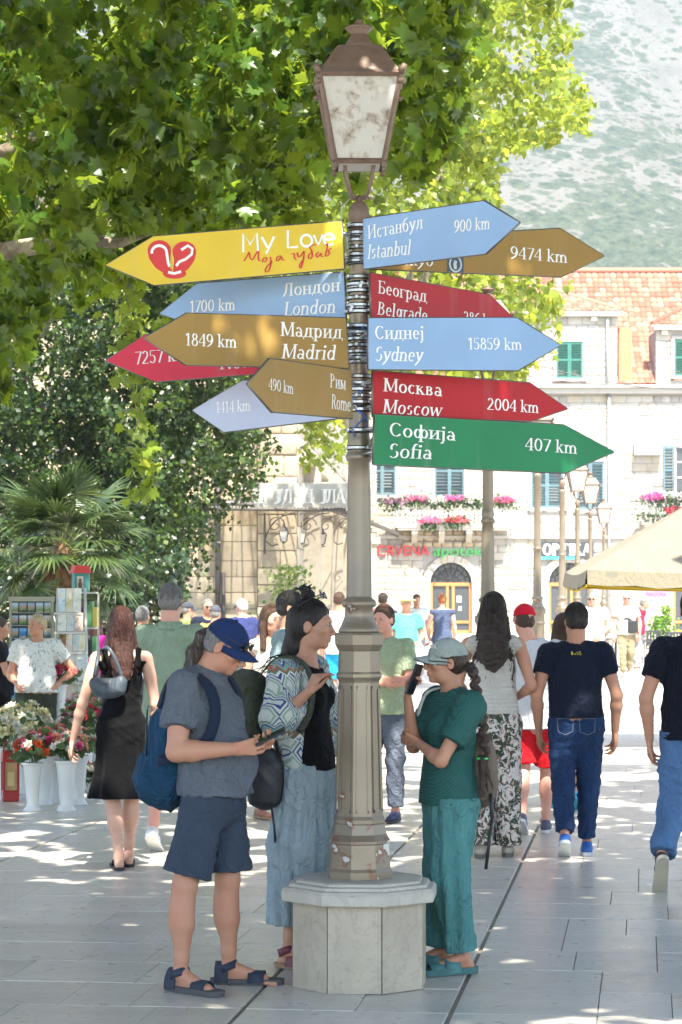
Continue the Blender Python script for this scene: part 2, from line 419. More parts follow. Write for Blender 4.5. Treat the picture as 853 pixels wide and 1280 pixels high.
        for k in 'RL':
            S, E_, W_ = J['s'+k], J['e'+k], J['w'+k]
            F.cone(S, E_, .0305*H*am, .0225*H*am, .02)
            F.ell(S*.62+E_*.38, np.array((.026, .026, .05))*H*am, s._al(E_-S), .02)
            m = E_*.72+W_*.28
            F.cone(E_, m, .0225*H*am, .0235*H*am, .02); F.cone(m, W_, .0235*H*am, .0145*H*am, .02)
            A, K, N_ = J['h'+k], J['k'+k], J['a'+k]
            F.cone(A, K, .05*H*b, .0310*H*b**.5, .03); F.cone(K, K*.55+N_*.45, .0295*H*b**.5, .0285*H*b**.5, .02); F.cone(K*.55+N_*.45, K*.18+N_*.82, .0285*H*b**.5, .019*H, .02); F.cone(K*.18+N_*.82, N_, .019*H, .0185*H, .02)
            ax = unit(N_-K); bk = -fw-ax*float(-fw@ax)
            F.ell(K*.68+N_*.32+unit(bk)*.012*H, np.array((.027, .029, .07))*H*b**.5, s._al(N_-K), .03)
            F.ell(K+fw*.011*H, np.array((.022, .022, .027))*H*b**.5, None, .012); F.ell(N_+s.rt*.014*H, np.array((.008, .010, .010))*H, None, .01); F.ell(N_-s.rt*.014*H, np.array((.008, .010, .010))*H, None, .01)
            if feet:
                T = J['t'+k]; ff = unit(T-N_); d = T-N_; d[2] = 0; fl = unit(d); side = np.cross(fl, s.up)
                F.cone(N_+s.up*-.008*H, N_-fl*.02*H+s.up*-.026*H, .019*H, .016*H, .015); F.cone(N_, T, .018*H, .0145*H, .02)
                F.cone(N_-fl*.02*H+s.up*-.028*H, T-s.up*0.002*H, .014*H, .013*H, .02)
                g = 1 if k == 'L' else -1
                for i in range(5):
                    o = side*g*(.017-.0085*i)*H; r_ = (.0075, .0058, .0055, .0052, .0048)[i]*H
                    F.cone(T+o*.9-s.up*.004*H, T+o*1.1+fl*(.034-.0045*i)*H-s.up*.008*H, r_*1.1, r_, .006)
        for k in 'RL': s.hand(F, k, *(hands or {}).get(k, (None, None, .45)))
        s.head(F)
        me = F.mesh('body', s.skin); s.bodyo = link('body', me, s.root)
        decimate(s.bodyo, .5 if s.h < .006 else .45)
        return s
    def _al(s, d):
        d = unit(d); a = unit(np.cross(d, (0.3, .9, .1) if abs(d[2]) > .3 else (0, 0, 1))); return np.stack([a, np.cross(d, a), d], 1)
    def hand(s, F, k, d=None, pn=None, curl=.45, thumb=None, fing=None):
        """d: direction of the palm, pn: the way the palm faces, curl: bend of each joint (or four values)"""
        J, H = s.J, s.H; W_ = J['w'+k]; sc = H/1.75*(.92 if s.fem else 1.0); g = 1 if k == 'R' else -1
        if d is None: d = unit(W_-J['e'+k])+s.fw*.15+np.array((0, 0, -.25))
        d = unit(d)
        if pn is None: pn = -s.rt*g*.8-s.fw*.35
        pn = unit(np.asarray(pn)-d*float(np.dot(pn, d))); lat = np.cross(d, pn)*g*-1   # towards the little finger? sign fixed below
        th = np.cross(pn, d)*g                                         # towards the thumb
        mn = max(.0, s.h*.75)
        kn = []
        for i in range(4):
            o = th*(.030-.020*i)*sc; kp = W_+d*(.092-.004*abs(i-1))*sc+o
            F.cone(W_+d*.012*sc+o*.45, kp, max(.0145*sc, mn), max(.0118*sc, mn), .012, (pn, 1.15)); kn.append(kp)
        Ls = (.043, .048, .045, .035)
        cs = curl if isinstance(curl, (list, tuple)) else [curl]*4
        for i in range(4):
            p = kn[i]; a = 0; c = cs[i]+.06*i; sp = th*(.10-.07*i)
            dd = unit(d+sp)
            for j, f_ in enumerate((1, .62, .5)):
                a += c*(1, 1.1, .8)[j]*1.0
                q = p+(dd*cos(a)+pn*sin(a))*Ls[i]*f_*sc
                F.cone(p, q, max((.0092, .0082, .0074)[j]*sc, mn), max((.0084, .0075, .0062)[j]*sc, mn), .004); p = q
        t0 = W_+d*.022*sc+th*.022*sc+pn*.004
        td = unit(d*.75+th*.75+pn*.35) if thumb is None else unit(thumb)
        t1 = t0+td*.044*sc; t2 = t1+unit(td*.6+d*.7+pn*(.15 if thumb is None else 0))*.032*sc; t3 = t2+unit(td*.2+d*.9+pn*.3)*.024*sc
        F.cone(t0, t1, max(.0145*sc, mn), max(.0105*sc, mn), .012); F.cone(t1, t2, max(.0102*sc, mn), max(.009*sc, mn), .005); F.cone(t2, t3, max(.009*sc, mn), max(.0072*sc, mn), .004)
        s.J['g'+k] = W_+d*.085*sc+pn*.028*sc
    def head(s, F):
        R, q = s.HR, s.hs; p = s.hp_; f = .93 if s.fem else 1.0
        def e(c, r, k=.02, op='u', R2=None): F.ell(p(*c), np.array(r)*q, R if R2 is None else R2, k*q, op)
        e((0, -.014, .032), (.074, .096, .086)); e((0, .022, -.015), (.062*f, .070, .080), .03)
        e((0, .030, -.066), (.047*f, .050, .040), .03); e((0, .072, -.092), (.017, .016, .015), .02)
        e((.036*f, .012, -.070), (.017, .035, .028), .03); e((-.036*f, .012, -.070), (.017, .035, .028), .03)
        e((0, .080, .030), (.043, .014, .011), .02)
        for g in (-1, 1):
            e((g*.030, .103, .006), (.017, .019, .011), .014, 's')
            e((g*.043, .062, -.018), (.020, .022, .018), .02)
            e((g*.029, .0795, .006), (.0125, .0115, .0105), .006)         # lids over the eyeball
            e((g*.0115, .098, -.036), (.0075, .011, .0075), .008)
            a = R_(12)*g; Re = R@np.array(((cos(a), -sin(a), 0), (sin(a), cos(a), 0), (0, 0, 1)))
            e((g*.078, -.008, -.006), (.007, .019, .031), .006, 'u', Re); e((g*.084, -.004, -.004), (.005, .010, .018), .004, 's', Re)
        n0 = .113 if s.fem else .118
        F.cone(p(0, .084, .020), p(0, n0, -.026), .0065*q, .0095*q, .012*q); e((0, n0-.004, -.030), (.0105, .012, .009), .008)
        e((0, .087, -.056), (.020, .014, .008), .012); e((0, .0885, -.068), (.018, .011, .0065), .008)
        e((0, .101, -.0615), (.022, .007, .0018), .003, 's')
    def face_(s, eyec=(.05, .035, .02), brow='dark', lips=(.42, .15, .12)):
        white = M('eyeball_white', (.42, .39, .36), .25); ir = M('iris_%.2f' % eyec[0], eyec, .15); bw = M('brow_'+brow, HAIRC[brow], .8); lp = M('lip_%.2f' % lips[0], lips, .45)
        q = s.hs; R = Matrix([[float(x) for x in r] for r in s.HR])
        def local(v): return R@Vector(v)*q+Vector([float(x) for x in s.J['hd']])
        for g in (-1, 1):
            def sph(c, r, n=12, m=8, yc=1): 
                mb = MB(); mb.lathe([(r[0]*sin(pi*i/m), -r[2]*cos(pi*i/m)) for i in range(m+1)], n)
                mb.v = [tuple(local((c[0]+x, c[1]+y*r[1]/r[0], c[2]+z))) for x, y, z in mb.v]; return mb
            e = sph((g*.029, .0850, .0055), (.0110, .0110, .0056)).build('eye', white, s.root)
            sph((g*.029, .0945, .0055), (.0052, .0028, .0052)).build('iris', ir, e)
            mb = MB(); mb.tube([local((g*(.017+.006*i), .0965-.0009*i*i, .0112-.0010*(i-2)**2)) for i in range(5)], .0014*q, 5); mb.build('eyelashes', M('lash', (.01, .008, .007), .6), s.root)
            mb = MB(); mb.tube([local((g*(.014+.0066*i), .094-.0016*i*i-.001*i, .021+.0022*i-.0009*i*i)) for i in range(5)], [.002*q, .0032*q, .0034*q, .0026*q, .0014*q], 6); mb.build('eyebrow', bw, s.root)
        F = Field(s.J['hd']-.13, s.J['hd']+.13, .0022)
        for c, r in (((0, .0905, -.0563), (.019, .0115, .0042)), ((0, .0915, -.0668), (.0165, .0095, .0042))): F.ell(s.hp_(*c), np.array(r)*q, s.HR, .002)
        F.ell(s.hp_(0, .106, -.0615), np.array((.022, .008, .0010))*q, s.HR, .001, 's')
        me = F.mesh('lips', lp)
        if me: link('lips', me, s.root)
    # ---- garments
    def add(s, name, F, mat, disp=None, label=None):
        me = F.mesh(name, mat, disp)
        if me is None: return None
        o = link(name, me, s.root)
        if len(me.polygons) > 6000: decimate(o, .55)
        if label: o['label'] = label
        return o
    def tee(s, mat, hem=.50, e=.012, sleeve=.55, neck=.048, loose=.02, name='shirt', disp=None, seed=1, hemw=1.0, collar=False, open_=0, neckc=None, amp=.0045, vneck=0, slv=1.0):
        J, H, b = s.J, s.H, s.b; F = s.field(s.h*1.4, keys=['pel', 'cst', 'nk', 'sR', 'sL', 'eR', 'eL', 'hR', 'hL', 'wst']); fw = s.fw
        s.torso(F, e)
        hp = J['pel']*(1-(hem-.53)*0)+0; hp = np.array(J['pel']); hp[2] = hem*H
        w_ = (.086 if s.fem else .092)*H*b*hemw+e+.006
        F.cone(J['cst']-(0, 0, .01*H), hp-(0, 0, .02*H), (.074 if s.fem else .088)*H*b+e, w_+loose, .04, (fw, 1.20))
        if sleeve > 0:
            for k in 'RL':
                S, E_ = J['s'+k], J['e'+k]; en = S+(E_-S)*sleeve
                F.cone(S, en, (.0335*H*b**.5+e*.8)*slv, (.031*H*b**.5+e*1.2)*slv, .035, None, 2)
                if sleeve > 1: F.cone(E_, E_+(J['w'+k]-E_)*(sleeve-1), .030*H*b**.5+e, .024*H*b**.5+e, .02, None, 2)
        if sleeve == 0:
            for k, g in (('R', 1), ('L', -1)): S = J['s'+k]; F.cone(S+s.rt*g*.030+s.up*.05, S+s.rt*g*.030-s.up*.075, .052, None, .006, None, 0, 's')
        F.cut((0, 0, -1), (0, 0, hem*H), k=.006)
        nb = J['nk']; nc = nb+fw*.012*H+np.array((0, 0, .028*H)) if neckc is None else neckc
        F.ell(nc, np.array((neck, neck, neck*.95))*H*.98, None, .004, 's')
        if vneck: F.cone(nb+fw*.05*H+(0, 0, .02*H), nb+fw*.085*H-(0, 0, vneck*H), .03*H, .012*H, .01, None, 0, 's')
        bands = [band((0, 0, hem*H+.022), (0, 0, 1), .5, -.0035)]
        if sleeve > 0:
            for k in 'RL': D_ = unit(J['e'+k]-J['s'+k]); bands.append(band(J['s'+k]+(J['e'+k]-J['s'+k])*sleeve-D_*.02, D_, .11, -.0035))
        o = s.add(name, F, mat, sumf(disp or wrinkle(amp, seed=seed), *bands))
        if collar:
            c = MB(); n = 20; up_ = []
            r0, r1 = .043*H, .040*H; cc = Vector(nb+fw*.004*H)
            prof = [(1.16, -.016), (1.22, -.006), (1.02, .018), (.97, .017), (1.04, -.01)]
            vs = []; fs = []
            for i in range(n+1):
                a = -pi/2+.32+(2*pi-.64)*i/n; dr = np.array((cos(a), sin(a)))
                d = s.rt*dr[0]-s.fw*dr[1]*-1
                d = s.rt*cos(a)+(-s.fw)*sin(a)*-1*-1
                for r_, z in prof:
                    p = np.array(cc)+d*r0*r_+np.array((0, 0, (z+.004-(.012 if sin(a) < 0 else 0)*(-sin(a)))*H)); vs.append(tuple(p))
            m = len(prof)
            for i in range(n):
                for j in range(m): fs.append((i*m+j, i*m+(j+1) % m, (i+1)*m+(j+1) % m, (i+1)*m+j))
            c.add(vs, fs, True); c.build('collar', mat, s.root)
        return o
    def trousers(s, mat, e=.012, end=.96, hipw=1.0, kn=1.0, cuff=1.0, top=.535, name='trousers', disp=None, seed=3, amp=.005, k=.02, flare=0):
        J, H, b = s.J, s.H, s.b; F = s.field(s.h*1.4, keys=['pel', 'wst', 'hR', 'hL', 'kR', 'kL', 'aR', 'aL', 'tR', 'tL']); fw = s.fw
        hi = (.089 if s.fem else .087)*H*b*hipw
        tp = np.array(J['pel']); tp[2] = top*H
        F.cone(J['pel']-(0, 0, .025*H), tp, hi+e, hi*.93+e*.6, .03, (fw, 1.28), 2)
        for q in 'RL':
            A, K, N_ = J['h'+q], J['k'+q], J['a'+q]
            F.cone(A+s.up*.01*H-fw*.008*H, A*.5+K*.5, .054*H*b*hipw+e, .044*H*b*kn+e, .03)
            en = K+(N_-K)*(end-1)*2 if end > 1 else None
            if end <= 1:                                   # shorts: end is the share of the thigh covered
                F.cone(A*.5+K*.5, A+(K-A)*end, .046*H*b*kn+e, .044*H*b*kn*cuff+e, .02, None, 2)
            else:
                F.cone(A*.5+K*.5, K, .044*H*b*kn+e, .037*H*b*kn+e, .02); ax = unit(N_-K); bk = -fw-ax*float(-fw@ax)
                N2 = K+(N_-K)*(end-1); F.cone(K, N2, .037*H*b*kn+e, .030*H*cuff+e, .02, None, 2); F.ell(K*.68+N_*.32+unit(bk)*.012*H, np.array((.030, .032, .08))*H*b**.5+e*.8, s._al(N_-K), .03)
        F.cut((0, 0, 1), tp, k=.003)
        bands = [band((0, 0, top*H-.035), (0, 0, 1), .5, -.003)]+([band(J['h'+q]+(J['k'+q]-J['h'+q])*(end)-unit(J['k'+q]-J['h'+q])*.025, unit(J['k'+q]-J['h'+q]), .14, -.003) for q in 'RL'] if end <= 1 else [])
        return s.add(name, F, mat, sumf(disp or wrinkle(amp, (15, 15, 17), seed), *bands))
    def shoe(s, k, mat, sole, hi=0, kind='sneaker'):
        J, H = s.J, s.H; N_, T = J['a'+k], J['t'+k]; h = max(s.h, .007)
        tilt = unit(T-N_-np.array((0, 0, -.030*H))) if kind else None
        fl = unit((T-N_)+np.array((0, 0, .030*H))); sd = unit(np.cross(fl, s.up)); un = np.cross(sd, fl)
        bs = N_-un*.040*H
        F = Field(N_-.26, N_+.26, h)
        hl = bs-fl*.028*H+un*.018*H; to = bs+fl*.118*H+un*.015*H
        F.cone(hl, bs+fl*.03*H+un*.022*H, .019*H, .021*H, .02); F.cone(bs+fl*.03*H+un*.02*H, to, .022*H, .0175*H, .02, (un, 1.25))
        F.cone(bs+un*.02*H-fl*.012*H, N_+un*(.004+hi)*H, .021*H, .022*H, .02, None, 2)
        F.cut(-un, bs+un*.006*H, k=.003)
        u = s.add('shoe', F, mat)
        m = MB(); n = 9; out = []
        for i in range(n): a = pi*i/(n-1)-pi/2; out.append((.118+.024*cos(a), .0235*sin(a)))
        for i in range(n): a = pi*i/(n-1)+pi/2; out.append((-.028+.024*cos(a), .0195*sin(a)))
        lo_ = [bs+fl*x*H+sd*y*1.04*H-un*.004*H+un*(.006*H if x > .1 else 0) for x, y in out]; hi_ = [bs+fl*x*H+sd*y*1.1*H+un*.010*H for x, y in out]
        k_ = len(out); m.add([tuple(p) for p in lo_+hi_], [tuple(reversed(range(k_))), tuple(range(k_, 2*k_))]+[(j, (j+1) % k_, (j+1) % k_+k_, j+k_) for j in range(k_)])
        m.build('sole', sole, u or s.root); return u
    def sandal(s, k, mat, sole, straps=((.0, .3), (.62, .9)), ankle=True, thick=.012):
        J, H = s.J, s.H; N_, T = J['a'+k], J['t'+k]; d = T-N_; d[2] = 0; fl = unit(d); sd = unit(np.cross(fl, s.up)); bs = np.array((N_[0], N_[1], .004))
        m = MB(); n = 10; out = []; g = 1 if k == 'L' else -1
        for i in range(n): a = pi*i/(n-1)-pi/2; out.append((.120+.026*cos(a), g*-.004+.027*sin(a)))
        for i in range(n): a = pi*i/(n-1)+pi/2; out.append((-.028+.022*cos(a), .021*sin(a)))
        lo_ = [bs+fl*x*H+sd*y*H for x, y in out]; hi_ = [bs+fl*x*H*1.01+sd*y*1.04*H+s.up*thick for x, y in out]; k_ = len(out)
        m.add([tuple(p) for p in lo_+hi_], [tuple(reversed(range(k_))), tuple(range(k_, 2*k_))]+[(j, (j+1) % k_, (j+1) % k_+k_, j+k_) for j in range(k_)])
        so_ = m.build('sole', sole, s.root)
        def strap(c, r1, r2, wd, n=10, full=False, tilt=0):
            m = MB(); vs = []; c = np.asarray(c); 
            ax = unit(fl+s.up*tilt)
            upv = unit(np.cross(sd, ax))
            for i in range(n+1):
                a = (pi*i/n if not full else 2*pi*i/n); q = sd*cos(a)*r1+upv*sin(a)*r2
                for o, rr in ((-wd, 1), (wd, 1), (wd, 1.16), (-wd, 1.16)): vs.append(tuple(c+q*rr+ax*o))
            fs = [(i*4+j, i*4+(j+1) % 4, (i+1)*4+(j+1) % 4, (i+1)*4+j) for i in range(n) for j in range(4)]
            m.add(vs, fs, True); m.build('strap', mat, so_)
        for t, w_ in straps:
            c = bs+fl*(-.02+.135*t)*H+s.up*.010; hgt = (.046 if t < .35 else .034 if t < .7 else .026)*H; strap(c, .0235*H, hgt, w_*H*.06)
        if ankle: strap(N_+s.up*.000*H-fl*.004*H, .0245*H, .025*H, .010*H, 14, True, -2.6)
        return so_
    def hair(s, kind, mat, disp=None, e=.008, crown=None):
        q = s.hs; p = s.hp_; R = s.HR; J = s.J
        lo = np.minimum(J['hd'], J['cst'])-.25; hi = J['hd']+.28; F = Field(lo, hi, min(s.h, .009))
        def E(c, r, k=.02, op='u'): F.ell(p(*c), np.array(r)*q, R, k, op)
        E((0, -.016, .034), (.074+e, .096+e, .087+e*1.2))
        E((0, -.045, -.012), (.070+e*.6, .066+e*.6, .06), .02)
        nf = R@unit(np.array((0, .80, -.60)))
        F.cut(nf, p(0, .056, .036) if kind != 'bald' else p(0, -.02, .0), k=.01)
        F.cut(-R@unit(np.array((0, .5, 1))), p(0, -.09, -.060), k=.03, lo=lo, hi=hi)
        for g in (-1, 1): E((g*.082, .0, -.012), (.014, .022, .034), .01, 's')
        if kind == 'long':
            F.cone(p(0, -.055, .0), J['cst']*.4+J['nk']*.6-s.fw*.055*s.H, .075, .070, .04, (R[:, 1], 1.5)); F.cone(p(0, -.06, -.1), J['cst']*.8+J['nk']*.2-s.fw*.075*s.H, .075, .055, .03, (R[:, 1], 2.0))
            for g in (-1, 1): F.cone(p(g*.06, -.01, .03), p(g*.085, -.02, -.16), .028, .034, .02)
        if kind == 'back':                                 # swept behind the ears and down the back
            F.cone(p(0, -.065, .02), p(0, -.085, -.11), .062, .050, .04); F.cone(p(0, -.085, -.11), J['nk']-s.fw*.115+A_(0, 0, -.05), .050, .040, .03)
        if kind == 'front':                                # long hair seen from the front, over the shoulders
            for g in (-1, 1):
                F.cone(p(g*.055, .03, .06), p(g*.082, .0, -.06), .022, .030, .02); F.cone(p(g*.082, .0, -.06), J['cst']*.35+J['nk']*.65+s.rt*g*.055*s.H+s.fw*.045*s.H, .032, .026, .02)
            F.cone(p(0, -.05, .0), p(0, -.06, -.17), .07, .07, .04)
        o = s.add('hair', F, mat, disp or wrinkle(.004, (55, 55, 14), 5))
        return o
    def hair_strands(s, mat, n=110, long=0, r=.0045, seed=1, crown=(0, -.03)):
        """loose strands combed over the head, breaking up the outline"""
        g = np.random.default_rng(seed); L = []; c = np.array((0, -.016, .034)); rad = np.array((.082, .104, .098))
        for i in range(n):
            ph = g.uniform(0, 2*pi); th1 = R_(g.uniform(70, 112)); fr = sin(ph)
            if fr > .25: th1 = min(th1, R_(58-16*fr+g.uniform(-4, 4)))
            pts = []
            for t in np.linspace(.06, 1, 7):
                th = th1*t; a = ph+.35*sin(3*t+i); pts.append(s.hp_(*(c+rad*np.array((sin(th)*cos(a), sin(th)*sin(a), cos(th)))*(1.012+.028*g.random()))))
            if long and fr < .2:
                e = pts[-1]
                for k in range(1, 5): pts.append(e+np.array((g.normal()*.008, g.normal()*.008, -long*k/4*g.uniform(.8, 1.1)))-s.fw*.006*k)
            L.append(pts)
        return s.strands(L, mat, r)
    def strands(s, pts_list, mat, r=.006, parent=None, name='strand'):
        m = MB()
        for pts in pts_list: m.tube(pts, [r*(1-.75*i/(len(pts)-1)) for i in range(len(pts))], 5)
        o = m.build(name, mat, parent or s.root); o['kind'] = 'stuff'; return o
    def cap(s, mat, brimmat=None, tilt=0, label=None, back=False):
        q = s.hs; p = s.hp_; R = s.HR; h = min(s.h, .006)
        F = Field(J_lo(s.J['hd'], .28), s.J['hd']+.28, h)
        F.ell(p(0, -.012, .030), np.array((.087, .110, .103))*q, R, 0)
        F.cut(-R@unit(np.array((0, .12, 1))), p(0, 0, .030), k=.004)
        F.ell(p(0, -.012, .022), np.array((.082, .104, .098))*q, R, 0, 's')
        if back: F.ell(p(0, -.125, .026), np.array((.032, .04, .022))*q, R, .004, 's')
        def panels(V, N):
            u = (V-p(0, -.012, .03))@R; th = np.arctan2(u[:, 0], u[:, 1]); w_ = np.abs((th/(pi/3)+.5) % 1-.5)*np.hypot(u[:, 0], u[:, 1])*1.05; return -.0016*np.exp(-(w_/.0028)**2)
        o = s.add('cap', F, mat, sumf(wrinkle(.0016, (30, 30, 30), 9), panels), label)
        m = MB(); n = 12; vs = []
        for lay in (0, 1):
            for i in range(n+1):
                a = pi*i/n; x = cos(a)
                for t in (0, .5, 1):
                    yy = .072*sin(a)**.7 if t == 0 else 0
                    xx = x*(.080-.006*t); y = .010+(.082*sin(a)**.9)*(1)+t*.082*sin(a)**.55
                    z = .040-.020*abs(x)**2-.018*t*1.0-t*.012*abs(x) - lay*.004
                    vs.append(tuple(p(xx, y, z)))
        st = (n+1)*3; fs = []
        for i in range(n):
            for t in range(2):
                a = i*3+t; fs.append((a, a+1, a+4, a+3)); fs.append((a+st, a+3+st, a+4+st, a+1+st))
            fs.append((i*3+2, i*3+2+st, i*3+5+st, i*3+5))
        m.add(vs, fs, True); m.build('brim', brimmat or mat, o)
        mb = MB(); mb.lathe([(.001, 0), (.008, 0), (.007, .005), (.001, .007)], 10); 
        mb.v = [tuple(p(x, -.012+y, .133+z)) for x, y, z in mb.v]; mb.build('button', mat, o)
        return o
    def glasses(s, mat, lens, up=0.0, ang=0, name='sunglasses', back=0):
        p = s.hp_; m = MB(); l = MB()
        def T(x, y, z): c_, s_ = cos(ang), sin(ang); y0 = y; return p(x, y*c_-z*s_, y*s_+z*c_+up)
        for g in (-1, 1):
            ring = [T(g*(.034+.025*cos(a)), .110-.006*abs(cos(a)), .004+.017*sin(a)) for a in np.linspace(0, 2*pi, 13)]
            m.tube(ring, .0028, 6, False); l.add([tuple(v) for v in ring[:-1]], [tuple(range(12))]); 
            m.tube([T(g*.060, .106, .008), T(g*.080, .085, .008), T(g*.083, .02, .006), T(g*.080, -.012, .0), T(g*.074, -.03, -.016)], .0028, 6)
        m.tube([T(-.010, .114, .008), T(0, .116, .010), T(.010, .114, .008)], .0024, 6)
        o = m.build(name, mat, s.root); l.build('lens', lens, o); return o
def J_lo(v, d): return np.asarray(v)-d
